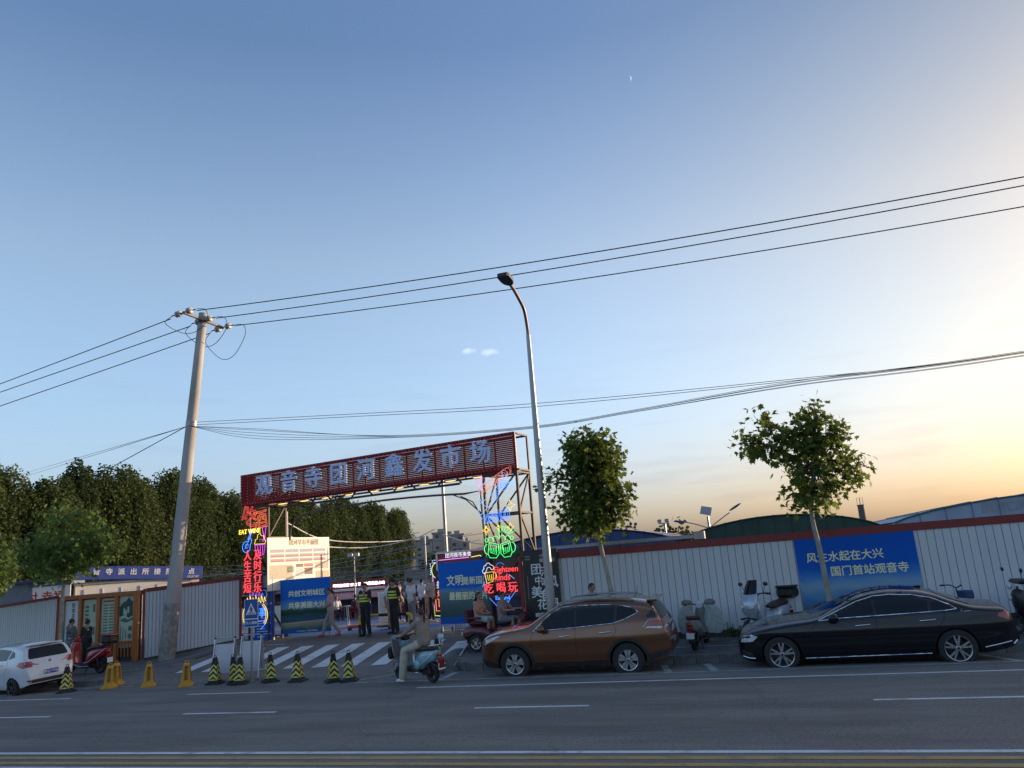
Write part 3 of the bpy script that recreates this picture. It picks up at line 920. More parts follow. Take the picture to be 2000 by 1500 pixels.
# market map on the tall cream board facing right
mapb = board('market_map', 'tall cream map board of the morning market above the blue landscape banner', (-17.42, 24.35, 0), R(82), 3.45, 2.15, 4.05, m_cream, cat='map board', legs=False)
for x in (.35, 3.1): MB().box((x, .06, 2.0), (.06, .06, 4.0)).build('leg', m_frame, mapb)
text('lettering', '团河早市平面图', .24, mapb, 1.95, 3.85, M('brown_print', (.14, .10, .08), .6), bold=.003)
mc = [M('map_blue', (.25, .29, .40), .6), M('map_red', (.34, .12, .12), .6), M('map_grey', (.26, .28, .3), .6), M('map_tan', (.40, .35, .27), .6), M('map_dark', (.13, .07, .07), .6), M('map_pale', (.52, .5, .47), .6)]
def mrect(x, z, w, h, c): MB().box((x + w / 2, -.002, z - h / 2), (w, .006, h)).build('map_block', mc[c], mapb)
for r_, cc in enumerate((0, 1, 1)):
    for k in range(4):
        mrect(.15 + k * .78, 3.62 - r_ * .17, .72, .065, 0); mrect(.15 + k * .78, 3.555 - r_ * .17, .72, .06, cc)
mrect(.1, 3.05, 1.2, .5, 3); mrect(1.0, 2.98, .38, .22, 2); mrect(.95, 2.6, .42, .35, 2)
mrect(1.5, 3.06, .4, .12, 4); mrect(1.95, 3.06, .5, .12, 1); mrect(1.5, 2.9, .42, .3, 5); mrect(1.96, 2.9, .46, .25, 4); mrect(1.5, 2.52, .95, .1, 3); mrect(1.5, 2.38, .95, .1, 3)
mrect(2.6, 3.1, .7, .26, 3); mrect(2.6, 2.75, .8, .5, 3); mrect(3.3, 3.62, .06, .8, 0)
# blue information board on the tower side
info = board('info_board', 'narrow blue board with opening hours fixed on the gate tower', (-18.02, 24.42, .45), R(14), .66, .02, 2.30, m_bluebd, cat='board', legs=False)
MB().box((.33, -.002, 2.05), (.64, .01, .42)).build('header', M('pale_violet_print', (.30, .27, .42), .5), info)
text('lettering', '营业时间', .15, info, .33, 2.06, M('orange_print', (.75, .33, .12), .5), y=-.012, bold=.004)
ring = MB(); ring.tube([(.33 + .13 * math.cos(a), -.01, 1.6 + .16 * math.sin(a)) for a in [R(15 * k) for k in range(25)]], .018, 5); ring.build('clock_ring', m_white_p, info)
text('lettering', '早上5:00—晚上7:00', .072, info, .33, 1.27, m_white_p)
for k, (w_, x_) in enumerate([(.55, .6), (.8, .5), (.7, .52), (.35, .5), (.55, .35), (.8, .5), (.3, .3), (.5, .35), (.65, .42), (.85, .5), (.4, .35)]):
    MB().box((x_ * .66, -.002, 1.06 - k * .092), (w_ * .64, .005, .035)).build('print_line', M('soft_white_print', (.36, .42, .55), .5), info)
# right gate leaf
b2 = board('gate_banner', 'blue banner with gold slogan and bridge picture beside the neon cups', (-10.85, 24.6, .45), R(-16), 2.15, .22, 2.2, m_ban2)
text('lettering', '文明', .36, b2, .72, 1.58, m_gold, bold=.008)
text('lettering', '是新国门', .27, b2, 1.58, 1.55, m_gold, bold=.006)
text('lettering', '最靓丽的名片', .27, b2, 1.24, 1.08, m_gold, bold=.006)
br = MB()
for k in range(2):
    br.tube([(.1 + 1.9 * i / 14, -.004, .55 + k * .14 + .12 * math.sin(math.pi * (i / 14 * 2 + .1 * k))) for i in range(15)], .006, 4)
br.build('printed_cable', M('bridge_ink', (.05, .06, .07), .6), b2)
MB().ball((.47, .02, .07), (.035, .03, .08), 8, 6).build('caster', m_ink, b2)
# black poster by the fence end
pos = board('food_garden_poster', 'tall black poster with white brush lettering between the neon tower and the lamp post', (-7.08, 22.30, .12), R(0), 1.06, .5, 2.68, M('black_poster', (.012, .012, .016), .4), cat='poster', legs=False)
for (ch, x, z, sz) in (('团', .38, 1.98, .34), ('河', .66, 1.9, .32), ('中', .44, 1.66, .26), ('国', .62, 1.62, .22), ('风', .84, 1.6, .36), ('美', .36, 1.33, .36), ('食', .62, 1.27, .32), ('花', .5, .98, .32), ('园', .82, .98, .34)):
    text('lettering', ch, sz, pos, x, z + .12, m_white_p, bold=.006, y=-.005)
text('lettering', '6月24日', .09, pos, .68, 2.5, m_white_p); text('lettering', '盛大开业', .12, pos, .74, 2.36, m_white_p)
MB().box((.62, -.002, .83), (.72, .006, .1)).build('print_strip', m_white_p, pos)
text('lettering', '品尝团河味道 欢迎您来', .055, pos, .62, .83, m_ink, y=-.008)
for k in range(4): MB().box((.5, -.002, .7 - k * .06), (.42 + .1 * (k % 2), .005, .022)).build('print_line', m_white_p, pos)
text('lettering', '地址：团河早市内', .075, pos, .5, .42 + .12, m_white_p)
for k in range(2): MB().box((.14, -.002, 2.5 - k * .08), (.16, .005, .04)).build('print_line', M('grey_print', (.2, .2, .2), .5), pos)
MB().box((.1, -.002, 1.6), (.02, .005, .7)).build('print_line', MATS['grey_print'], pos)
wb = board('lower_board', 'white board with a red end panel below the black poster', (-7.08, 22.33, .1), 0, 1.06, .0, .5, m_white_p, cat='board', legs=False)
MB().box((.08, -.004, .25), (.16, .01, .5)).build('red_panel', m_red, wb)
# large blue banner on the right fence
b3 = board('fence_banner', 'large blue sky banner with gold slogan hung on the white fence behind the black sedan', (.53, 22.375, 0), 0, 2.93, .42, 2.50, m_ban3, th=.012, legs=False)
text('lettering', '风生水起在大兴', .27, b3, 1.2, 1.98, m_gold, bold=.006)
text('lettering', '国门首站观音寺', .27, b3, 1.74, 1.6, m_gold, bold=.006)
pl = MB()
pl.prism([(-.3, .02), (-.26, .035), (.2, .03), (.34, .02), (.2, .0), (-.26, .0)], .003, Matrix.Translation((2.0, -.001, .92)) @ RX90)
pl.prism([(.02, .01), (-.12, .12), (-.07, .12), (.12, .01)], .003, Matrix.Translation((2.0, -.002, .92)) @ RX90)
pl.prism([(.22, .02), (.28, .13), (.32, .13), (.32, .02)], .003, Matrix.Translation((2.0, -.002, .92)) @ RX90)
pl.build('printed_aeroplane', M('plane_ink', (.2, .26, .3), .5), b3)
tm = MB()
for k, (x, w) in enumerate(((.42, .5), (.8, .42), (1.2, .5))):
    tm.prism([(-w / 2, 0), (-w / 3, .12), (0, .2), (w / 3, .14), (w / 2, 0)], .003, Matrix.Translation((x, -.001 - k * .001, .66)) @ RX90)
tm.build('printed_terminal', M('terminal_ink', (.10, .06, .09), .5, var=.4), b3)
# colour board deep in the entrance, edge bulbs
cb = thing('light_board', 'black menu board edged with coloured rope light and an orange arrow inside the gate', 'light sign', (-13.62, 30.3, .5), R(-10))
MB().box((.75, .03, 1.1), (1.5, .05, 2.2)).build('panel', M('dark_red_board', (.08, .015, .02), .5, var=.5, scale=6), cb)
def tube_thing(parent, pts, mat, r=.018, name='neon_tube', n=6):
    mb = MB(); mb.tube(pts, r * .58, n); return mb.build(name, mat, parent)
n_pink, n_lime, n_red = neon('neon_violet', (.75, .3, 1.0), 0.46), neon('neon_lime', (.5, 1, .25), 0.46), neon('neon_red', (1, .05, .055), 0.41)
n_blue, n_cyan, n_yel = neon('neon_blue', (.05, .25, 1.0), 0.45), neon('neon_sky', (.18, .5, 1.0), 0.38), neon('neon_yellow', (1, .68, .06), 0.46)
n_green, n_org, n_white, n_pale = neon('neon_green', (.05, 1, .18), 0.49), neon('neon_orange', (1, .28, .1), 0.46), neon('neon_white', (.85, .85, 1), 0.38), neon('neon_pale_red', (1, .26, .18), 0.25)
tube_thing(cb, [(.02, -.01, .35), (.02, -.01, 1.7)], n_pink)
tube_thing(cb, [(.02, -.01, .35), (.03, -.01, .1), (.5, -.01, .06), (1.4, -.01, .06)], n_lime)
tube_thing(cb, [(.3 + .32 * math.cos(a), -.01, 1.9 + .34 * math.sin(a)) for a in [R(80 + 20 * k) for k in range(9)]], n_lime, .02)
tube_thing(cb, [(.3, -.01, 1.65), (.32, -.01, 2.05), (.5, -.01, 1.95), (.42, -.01, 1.8), (.3, -.01, 1.65)], n_cyan)
tube_thing(cb, [(.12, -.02, .75), (.12, -.02, .28), (.4, -.02, .28), (.4, -.02, .18), (.62, -.02, .36), (.4, -.02, .54), (.4, -.02, .44), (.27, -.02, .44), (.27, -.02, .75), (.12, -.02, .75)], n_org, .022)
tube_thing(cb, [(0, -.01, 2.22), (1.5, -.01, 2.25)], n_pink, .02)
bulbs = MB()
for k in range(26): bulbs.ball((-.06 + .03 * math.sin(k * 3), -.02, .1 + k * .083), .022, 6, 4)
for k in range(16): bulbs.ball((.05 + k * .09, -.02, 2.3 + .02 * math.sin(k)), .02, 6, 4)
bulbs.build('bulb_string', neon('bulb_blue_white', (.55, .65, 1), 0.49), cb)
text('lettering', '美食', .32, cb, .5, 1.3, n_white, y=-.02); text('lettering', '烧烤', .3, cb, .5, .95, n_org, y=-.02)
rb = board('stall_roof_sign', 'red stall sign with pale frame rising above the blue bridge banner', (-12.35, 28.0, .5), R(-12), 2.6, 1.9, 2.55, M('stall_red', (.20, .02, .03), .5), cat='sign', legs=True)
for (a, b) in (((0, -.01, 1.9), (0, -.01, 2.55)), ((2.6, -.01, 1.9), (2.6, -.01, 2.55)), ((0, -.01, 2.55), (2.6, -.01, 2.55))):
    MB().bar(a, b, .07).build('edge_strip', m_cream, rb)
tube_thing(rb, [(.1, -.05, 2.28), (1.5, -.05, 2.3)], n_pink, .02); tube_thing(rb, [(1.6, -.05, 2.3), (2.0, -.05, 2.34), (2.1, -.05, 2.26)], n_lime, .02)
text('lettering', '团河夜市美食', .2, rb, 1.0, 2.42, n_white, y=-.03)

# ------------------------------------------------------------------ neon signs hung on the gate towers (gate plane: s along, z up)
gu = Vector((math.cos(GA), math.sin(GA), 0)); gn = Vector((math.sin(GA), -math.cos(GA), 0))
def neon_root(name, label, s, z, cat='neon sign', off=.12, group=None):
    p = Vector((-18.8, 24.64, 0)) + gu * s + gn * off
    return thing(name, label, cat, (p.x, p.y, z), GA, group)
def ntext(root, s, size, x, z, mat, name='neon_letter', rot=0, outline=.011, **k):
    return text(name, s, size, root, x, z, mat, y=0, rot=rot, outline=outline, **k)
def poly3(pts, close=True):
    p = [(x, 0, z) for x, z in pts]
    return p + [p[0]] if close else p
def arc(cx, cz, r, a0, a1, n=12, rz=None):
    return [(cx + r * math.cos(R(a0 + (a1 - a0) * i / n)), cz + (rz or r) * math.sin(R(a0 + (a1 - a0) * i / n))) for i in range(n + 1)]

t = neon_root('neon_eat_character', 'tilted red neon outline character for eat at the top of the left tower', .55, 4.86)
ntext(t, '吃', .78, 0, 0, n_red, rot=R(18), outline=.008)
t = neon_root('neon_wine_character', 'orange red neon outline character for wine beside the tilted red one', 1.12, 4.68)
ntext(t, '酒', .72, 0, 0, neon('neon_orange_red', (1, .16, .06), 0.49), rot=R(-8), outline=.007)
t = neon_root('neon_words', 'yellow neon words reading EAT WINE', .58, 4.34)
text('lettering', 'EAT WINE', .235, t, 0, 0, n_yel, y=0, bold=.004, ext=.008)
t = neon_root('neon_guitar', 'blue neon guitar outline under the yellow words', .5, 3.92)
bodyp = arc(-.08, -.13, .2, 60, 330, 14) + arc(.06, .06, .12, -60, 100, 8)
tube_thing(t, poly3(bodyp), n_blue, .024); tube_thing(t, poly3([(.04, .1), (.18, .36), (.28, .4), (.3, .48), (.22, .5), (.14, .38), (-.02, .12)], False), n_blue, .022)
tube_thing(t, poly3(arc(-.06, -.1, .08, 0, 330, 10), False), n_blue, .018); tube_thing(t, poly3([(-.16, -.2), (.12, .2)], False), n_blue, .016)
t = neon_root('neon_cupcake', 'neon cupcake with yellow cream swirl and violet cup', 1.08, 3.82)
tube_thing(t, poly3([(-.26, .04), (-.2, .2), (-.12, .22), (-.1, .36), (.02, .42), (.08, .32), (.2, .3), (.22, .18), (.3, .14), (.26, .02)], True), n_yel, .016)
n_mag = neon('neon_magenta', (.75, .06, .8), 0.38)
tube_thing(t, poly3([(-.24, .0), (-.14, -.42), (.2, -.36), (.27, .0)], True), n_mag, .018)
for x in (-.1, .03, .15): tube_thing(t, poly3([(x, 0), (x * .8 + .02, -.36)], False), n_mag, .016)
t = neon_root('neon_drink_glass', 'small violet neon glass outline on the left tower edge', 1.3, 4.2)
tube_thing(t, poly3([(-.1, .22), (.1, .26), (.04, -.05), (.03, -.22), (.1, -.26), (-.1, -.26), (-.02, -.22), (-.02, -.05)], True), n_mag, .016)
for k, (s_, x, lab) in enumerate((('人生苦短', .48, 'left'), ('及时行乐', .98, 'right'))):
    t = neon_root('neon_phrase', 'vertical red neon phrase of four characters, %s' % ('nearer the white fence' if k == 0 else 'nearer the blue info board'), x, 2.9)
    MB().box((0, .03, -.02), (.34, .02, 1.65)).build('back_plate', M('smoked_acrylic', (.05, .03, .035), .25), t)
    for i, ch in enumerate(s_): text('lettering', ch, .40, t, 0, .55 - i * .385, n_red, y=0, bold=.002, ext=.012)
t = neon_root('neon_hot_pot', 'round yellow neon ring with flame top and blue characters behind the crossing sign', .85, 1.35)
tube_thing(t, poly3(arc(0, .0, .6, -40, 50, 10, .5), False), n_yel, .018); tube_thing(t, poly3(arc(0, .0, .6, 130, 220, 10, .5), False), n_yel, .018)
tube_thing(t, poly3(arc(0, .0, .53, -40, 50, 10, .44), False), n_yel, .014)
fl_ = []
for k in range(7): fl_ += [(-.42 + k * .14, .42), (-.38 + k * .14, .62 + .06 * (k % 2)), (-.32 + k * .14, .46)]
tube_thing(t, poly3(fl_, False), n_yel, .016)
text('lettering', '故', .36, t, -.12, .06, n_blue, y=0, bold=.004); text('lettering', '事', .36, t, .36, .06, n_blue, y=0, bold=.004)
tube_thing(t, poly3([(.1, -.22), (.56, -.2)], False), n_blue, .02); tube_thing(t, poly3([(.28, -.5), (.5, -.3)], False), n_blue, .02)
for k in range(5): tube_thing(t, poly3([(-.3 + k * .15, .66), (-.25 + k * .15, .76 + .05 * (k % 2)), (-.2 + k * .15, .68)], False), n_mag if k % 2 else n_blue, .014)

t = neon_root('neon_script', 'pale red neon script rising along the top of the right tower', 10.98, 5.0)
sc_ = []
for k in range(9):
    x = -.52 + k * .125; z = -.24 + k * .062
    sc_ += arc(x, z, .1 + .02 * (k % 2), 200, 500, 8, .11)
tube_thing(t, poly3(sc_, False), n_pale, .012)
tube_thing(t, poly3([(-.58, -.38), (-.5, -.1), (.38, .34), (.62, .4), (.6, .18), (.0, -.12)], True), n_pale, .01)
t = neon_root('neon_pink_funnel', 'small violet neon funnel at the top corner of the right tower', 10.45, 5.0)
tube_thing(t, poly3([(-.12, .14), (.14, .17), (.06, -.02), (.05, -.14), (-.03, -.14), (-.04, -.03)]), n_mag, .013)
t = neon_root('neon_lantern_chef', 'pale blue neon drawing of a bottle pouring, on the right tower', 10.95, 4.5)
tube_thing(t, poly3(arc(-.2, .12, .34, 20, 330, 18, .4), False), n_cyan, .012)
tube_thing(t, poly3([(-.6, -.18), (-.1, .1), (.1, .34), (.3, .52), (.42, .6), (.5, .5), (.24, .3), (.1, -.02), (-.3, -.3), (-.54, -.5), (-.62, -.36)]), n_cyan, .013)
tube_thing(t, poly3(arc(.32, .34, .16, 0, 360, 14), False), n_blue, .015); tube_thing(t, poly3(arc(.32, .34, .1, 0, 360, 12), False), n_blue, .013)
for k in range(3): tube_thing(t, poly3([(.2, .28 + k * .05), (.44, .3 + k * .05)], False), n_blue, .014)
tube_thing(t, poly3([(.3, .5), (.32, .78), (.38, .52), (.52, .74), (.46, .46)], False), n_cyan, .014)
tube_thing(t, poly3([(.5, .38), (.66, .44), (.74, .32), (.6, .2), (.4, -.05), (.36, -.4)], False), n_cyan, .012)
for k in range(4): tube_thing(t, poly3([(.5 + .05 * k, .4 - .04 * k), (.7 + .02 * k, .46 - .06 * k)], False), n_cyan, .012)
for k in range(5): tube_thing(t, poly3([(-.06 + .03 * k, .02 + .05 * k), (.02 + .04 * k, -.08 + .05 * k)], False), n_blue, .014)
tube_thing(t, poly3([(-.58, -.46), (-.5, -.62), (-.3, -.56), (.4, -.46)], False), n_blue, .014)
t = neon_root('neon_scroll_words', 'bright blue neon scroll with lettering under the pouring bottle', 10.98, 3.88)
for k in range(6): tube_thing(t, poly3(arc(-.36 + k * .145, .0 + .012 * k, .085, 0, 360, 10, .13), False), n_blue, .013)
for k in range(6): tube_thing(t, poly3([(-.4 + k * .145, -.08), (-.34 + k * .145, .09), (-.3 + k * .145, -.07)], False), n_blue, .012)
tube_thing(t, poly3([(-.48, -.15), (-.3, .2), (.45, .24), (.44, -.1)]), n_cyan, .011)
for (s_, z_, r_, lab) in ((11.47, 4.2, .17, 'largest, hung high beside the bottle'), (10.57, 3.52, .15, 'double one over the left green cup'), (11.0, 3.57, .08, 'smallest, over the middle of the green cups'), (11.43, 3.55, .13, 'one over the right green cup')):
    t = neon_root('neon_star', 'yellow neon star, the ' + lab, s_, z_, group='yellow neon stars on the right tower')
    st = []
    for k in range(8): st.append(((r_ if k % 2 == 0 else r_ * .42) * math.sin(k * math.pi / 4), (r_ if k % 2 == 0 else r_ * .42) * math.cos(k * math.pi / 4)))
    tube_thing(t, poly3(st), n_yel, .013)
    if 'double' in lab: tube_thing(t, poly3([(x * .6, z * .6 + .02) for x, z in st]), n_yel, .012)
t = neon_root('neon_cheers_cups', 'pair of green neon beer mugs knocked together with splash lines', 11.0, 2.92)
for sg in (-1, 1):
    q = lambda pts: poly3([(sg * x, z) for x, z in pts])
    tube_thing(t, q([(.04, .14), (.36, .22), (.42, -.12), (.36, -.24), (.14, -.26), (.03, -.14)]), n_green, .016)
    tube_thing(t, q([(.1, .1), (.32, .15), (.34, -.08), (.12, -.16)]), n_green, .012)
    for k in range(3): tube_thing(t, poly3([(sg * (.14 + .07 * k), .04), (sg * (.14 + .07 * k), -.1)], False), n_green, .013)
    tube_thing(t, poly3([(sg * x, z) for x, z in arc(.43, .02, .11, -90, 90, 8, .15)], False), n_green, .016)
    tube_thing(t, poly3([(sg * x, z) for x, z in (arc(.3, .28, .1, -20, 200, 8) + arc(.12, .3, .1, 0, 180, 8))], False), n_green, .013)
    tube_thing(t, poly3(arc(sg * .44, .3, .06, 0, 360, 10), False), n_green, .013)
for k, a in enumerate((58, 72, 86, 100, 42, 30)):
    tube_thing(t, poly3([(.1 + .26 * math.cos(R(a)), .34 + .16 * math.sin(R(a))), (.1 + .55 * math.cos(R(a)), .34 + .34 * math.sin(R(a)))], False), n_green, .012)
tube_thing(t, poly3([(.02, .36), (.0, .72), (.3, .62)], False), n_green, .012)
t = neon_root('neon_beer_mug', 'yellow neon beer mug with white foam, left of the red words', 10.55, 2.12)
tube_thing(t, poly3([(-.14, .12), (-.08, -.2), (.14, -.14), (.17, .14)]), n_yel, .015)
for k in range(3): tube_thing(t, poly3([(-.05 + k * .07, .06), (-.02 + k * .06, -.12)], False), n_yel, .012)
tube_thing(t, poly3(arc(.17, .02, .1, -80, 80, 7), False), n_yel, .013)
tube_thing(t, poly3(arc(-.14, .17, .07, 90, 290, 6) + arc(.02, .2, .08, 180, 0, 6)[::1] + arc(.14, .26, .06, 250, 420, 5) + arc(.0, .33, .08, 20, 180, 6) + arc(-.1, .28, .06, 60, 200, 5), True), n_white, .012)
t = neon_root('neon_words', 'red neon words reading Eighteen kinds', 11.05, 2.2)
text('lettering', 'Eighteen', .25, t, .1, .1, n_red, y=0, bold=.0, ext=.01, shear=.1)
text('lettering', 'kinds', .26, t, -.03, -.13, n_red, y=0, bold=.0, ext=.01, shear=.1)
t = neon_root('neon_words', 'red neon characters for eat, drink and play in a row', 10.95, 1.75)
for ch, x in (('吃', -.43), ('喝', .0), ('玩', .4)): text('lettering', ch, .34, t, x, 0, n_red, y=0, bold=.0, ext=.012)
tube_thing(t, poly3([(-.45, .2), (.3, .22)], False), neon('neon_dim_magenta', (.8, .03, .15), 0.14), .008); tube_thing(t, poly3([(-.3, -.22), (.35, -.18)], False), MATS['neon_dim_magenta'], .008)
t = neon_root('neon_words', 'small blue neon words reading Eat and drink', 10.98, 1.42)
text('lettering', 'Eat and', .17, t, 0, .05, n_blue, y=0, bold=.0, ext=.01); text('lettering', 'drink', .17, t, .03, -.1, n_blue, y=0, bold=.0, ext=.01)
t = neon_root('neon_chevron', 'blue neon chevron framing the words on the right tower', 10.92, 1.35)
tube_thing(t, poly3([(-.4, .14), (-.06, -.2), (.06, -.2), (.5, .28)], False), n_blue, .014); tube_thing(t, poly3([(.33, .8), (.5, .66)], False), n_cyan, .012)
tube_thing(t, poly3([(-.62, .48), (-.52, .62)], False), n_cyan, .012); tube_thing(t, poly3(arc(.05, 1.0, .16, 30, 150, 8), False), n_blue, .008)
# dark mesh behind the right tower's lower signs
MB().box((11.06, .2, 1.55), (1.2, .02, 2.75)).build('back_panel', M('dark_backing_mesh', (.035, .033, .04), .6, var=.3), gate)
# ------------------------------------------------------------------ concrete utility pole and its lines
m_conc = M('pole_concrete', (.37, .36, .345), .9, var=.22, scale=2.2, bump=.25, bscale=22, aniso=(1, 1, .35))
m_conc2 = M('pole_repair_mortar', (.25, .24, .22), .95, var=.35, scale=6, bump=.8, bscale=14)
m_black = M('black_cable', (.012, .012, .013), .55)
m_galv = M('galvanised_steel', (.30, .31, .32), .45, metal=.7, var=.15)
m_dkst = M('dark_fitting', (.05, .05, .052), .5, metal=.5)
m_porc = M('grey_porcelain', (.42, .39, .36), .3, var=.08)
up = thing('utility_pole', 'leaning grey concrete utility pole with insulators at its top', 'utility pole', (-20.65, 23.05, .05))
top = Vector((1.07, .33, 12.7))
mb = MB(); mb.tube([top * (k / 12) for k in range(13)], [.262 - .10 * k / 12 for k in range(13)], 28)
mb.build('shaft', m_conc, up, smooth=40)
mb = MB(); mb.tube([top * (-.01 + .165 * k / 6) for k in range(7)], [.278 - .016 * k / 6 + .004 * (k % 2) for k in range(7)], 26); mb.build('mortar_collar', m_conc2, up, smooth=40)
mb = MB(); mb.tube([top * .652, top * .668], .208, 24); mb.build('band', m_galv, up, smooth=40)
mb = MB(); mb.tube([top * .968, top * .976], .178, 20); mb.build('band', m_dkst, up, smooth=40)
MB().box(top * .293 + Vector((-.16, -.22, 0)), (.14, .03, .19), rz=R(-36)).build('number_plate', M('amber_plate', (.5, .25, .03), .5, var=.4, scale=30), up)
ax = 1.1
MB().box((ax, .33, 12.42), (.09, 2.25, .09), bev=.01).build('cross_arm', M('weathered_arm', (.20, .17, .14), .7, metal=.3, var=.3), up)
PH = [(-.75), (.33), (1.45)]
def insul(x, y, z, dx, dz=0.0):
    for k in range(2):
        c = Vector((x + dx * (.14 + .12 * k), y, z + dz * (.14 + .12 * k)))
        Mx = Matrix.Translation(c) @ Vector((dx, 0, dz)).to_track_quat('Z', 'Y').to_matrix().to_4x4()
        MB().lathe([(.03, -.05), (.10, -.045), (.125, -.01), (.115, .03), (.06, .05), (.03, .055)], 14, Mx).build('insulator', m_porc, up, smooth=50)
    MB().tube([(x, y, z), (x + dx * .5, y, z + dz * .5)], .022, 6).build('clamp_rod', m_dkst, up)
for y in PH:
    insul(ax + .05, y, 12.45, 1); insul(ax - .05, y, 12.42, -1, -.08)
def smooth_path(pts, n=8):
    P = [Vector(p) for p in pts]; P = [P[0] * 2 - P[1]] + P + [P[-1] * 2 - P[-2]]
    out = []
    for i in range(1, len(P) - 2):
        for k in range(n):
            t = k / n; a, b, c, d = P[i - 1], P[i], P[i + 1], P[i + 2]
            out.append(.5 * ((2 * b) + (c - a) * t + (2 * a - 5 * b + 4 * c - d) * t * t + (3 * b - a - 3 * c + d) * t ** 3))
    out.append(P[-2])
    return out
for k, y in enumerate(PH):
    q = [(ax - .55, y, 12.38), (ax - .75, y - .1, 12.1 - .1 * k), (ax - .3, y + .25, 11.75 - .25 * k), (ax + .3, y + .28, 11.7 - .2 * k), (ax + .95, y + .1, 11.95), (ax + .98, y, 12.35), (ax + .6, y, 12.47)]
    MB().tube(smooth_path(q), .012, 6).build('jumper_wire', m_black, up)
def wire(pts, label, r=.014, name='power_line', mat=m_black, cat='cable', group=None, n=5):
    pts = [Vector(p) for p in pts]
    o = thing(name, label, cat, pts[0], 0, group)
    mb = MB(); mb.tube([p - pts[0] for p in pts], r, n); mb.build('strand', mat, o)
    return o
def wire1(pts, label, r=.014, name='power_line', mat=m_black, cat='cable', group=None, n=5):
    pts = [Vector(p) for p in pts]
    mb = MB(); mb.tube([p - pts[0] for p in pts], r, n)
    return tag(mb.build(name, mat, None, pts[0]), label, cat, group)
WY = [22.35, 23.4, 24.5]
for k, (zq, xq) in enumerate(((11.45, 7.85), (11.62, 7.5), (11.42, 7.2))):
    xs_, zs_ = -19.0, 12.47
    b_ = .0011; a_ = ((zq - zs_) - b_ * (xq - xs_) ** 2) / (xq - xs_)
    # end heights come from the photographed slope of each conductor
    wire1([(xs_ + 62 * i / 40, WY[k] - .0 * i, zs_ + a_ * (62 * i / 40) + b_ * (62 * i / 40) ** 2) for i in range(41)],
          'black overhead conductor running right over the street lamp, %s of the three' % ('uppermost', 'middle', 'lowest')[k], .019, group='overhead conductors')
for k, q in enumerate(((-32.54, 25.43, 12.24), (-32.51, 25.44, 11.85), (-32.46, 25.46, 11.2))):
    s_ = Vector((-20.2, WY[k], 12.35)); e_ = Vector(q); d_ = e_ - s_
    wire1([s_ + d_ * (2.2 * i / 20) + Vector((0, 0, .12 * (i / 20) * (i / 20 - .45))) for i in range(21)],
          'black overhead conductor leaving the pole to the left over the poplars, %s of the three' % ('uppermost', 'middle', 'lowest')[k], .019, group='overhead conductors')
LVY = 22.95
for k in range(2):
    wire1(smooth_path([(-19.7, LVY, 8.42 - .1 * k), (-12.73, LVY, 7.82 - .09 * k), (-6.55, LVY, 7.32 - .1 * k), (1.22, LVY, 6.97 - .05 * k), (6.97, LVY, 6.85), (20, LVY, 7.3)]), 'thin telephone line of the straight upper pair from the pole band', .009, name='telephone_line', group='telephone lines from the pole band')
for k in range(5):
    o_ = [(0, 0), (.05, .03), (-.04, .05), (.02, -.05), (-.03, -.08)][k]
    f_ = [0, .16, .1, -.1, -.2][k]
    wire1(smooth_path([(-19.8, LVY + o_[0], 8.3), (-16.83, LVY + o_[0], 7.66 + f_), (-11.6, LVY + o_[0], 6.89 + o_[1] * .6), (-6.62, LVY + o_[0], 6.57 + o_[1] * .5), (-3.35, LVY + o_[0], 6.66 + o_[1] * .5), (1.22, LVY + o_[0], 6.84 + o_[1]), (6.97, LVY + o_[0], 6.82 + o_[1]), (20, LVY, 7.3)]),
          'slack telephone cable of the sagging bundle hung from the pole band', .0075, name='telephone_line', group='telephone lines from the pole band')
for k, q in enumerate(((-52.48, 46.43, 12.82), (-49.34, 47.42, 11.75), (-52.6, 46.2, 12.5), (-49.6, 47.2, 11.5))):
    s_ = Vector((-20.15, 23.2, 8.35)); e_ = Vector(q)
    sag = 2.0
    wire1([s_ + (e_ - s_) * (1.75 * i / 20) for i in range(21)], 'service cable from the pole band dropping left behind the poplars', .012 if k != 1 else .018, name='service_cable', group='service cables to the left')

# ------------------------------------------------------------------ street lamp
sl = thing('street_lamp', 'tall galvanised street lamp with curved arm and flat black head', 'street lamp', (-5.93, 20.88, .05))
mb = MB(); mb.tube([(0, 0, 8.9 * k / 10) for k in range(11)], [.135 - .072 * k / 10 for k in range(11)], 18); mb.build('mast', M('lamp_mast_zinc', (.34, .35, .36), .42, metal=.55, var=.12, aniso=(1, 1, .2)), sl, smooth=40)
arm = smooth_path([(0, 0, 8.85), (0, -.03, 9.15), (0, -.2, 9.6), (0, -.6, 9.8), (0, -1.1, 9.96), (0, -1.45, 10.02)], 5)
mb = MB(); mb.tube(arm, .05, 12); mb.build('arm', M('lamp_arm_brown', (.16, .13, .115), .4, metal=.5), sl, smooth=40)
mb = MB(); mb.lathe([(.2, 0), (.2, .03), (.15, .05), (.14, .35)], 16); mb.build('foot', MATS['lamp_mast_zinc'], sl)
hd_ = MB()
hp = [(-.13, -.36), (-.17, -.28), (-.17, .02), (-.14, .2), (-.06, .32), (.06, .32), (.14, .2), (.17, .02), (.17, -.28), (.13, -.36)]
hd_.prism(hp, .1, Matrix.Translation((0, -1.72, 10.0)) @ Matrix.Rotation(R(-4), 4, 'X'))
hd_.build('lamp_head', M('lamp_head_black', (.02, .02, .021), .5), sl)
for k in range(6):
    MB().box((0, -1.98 + k * .085, 10.1 + .006 * k), (.27, .02, .06)).build('cooling_fin', MATS['lamp_head_black'], sl)

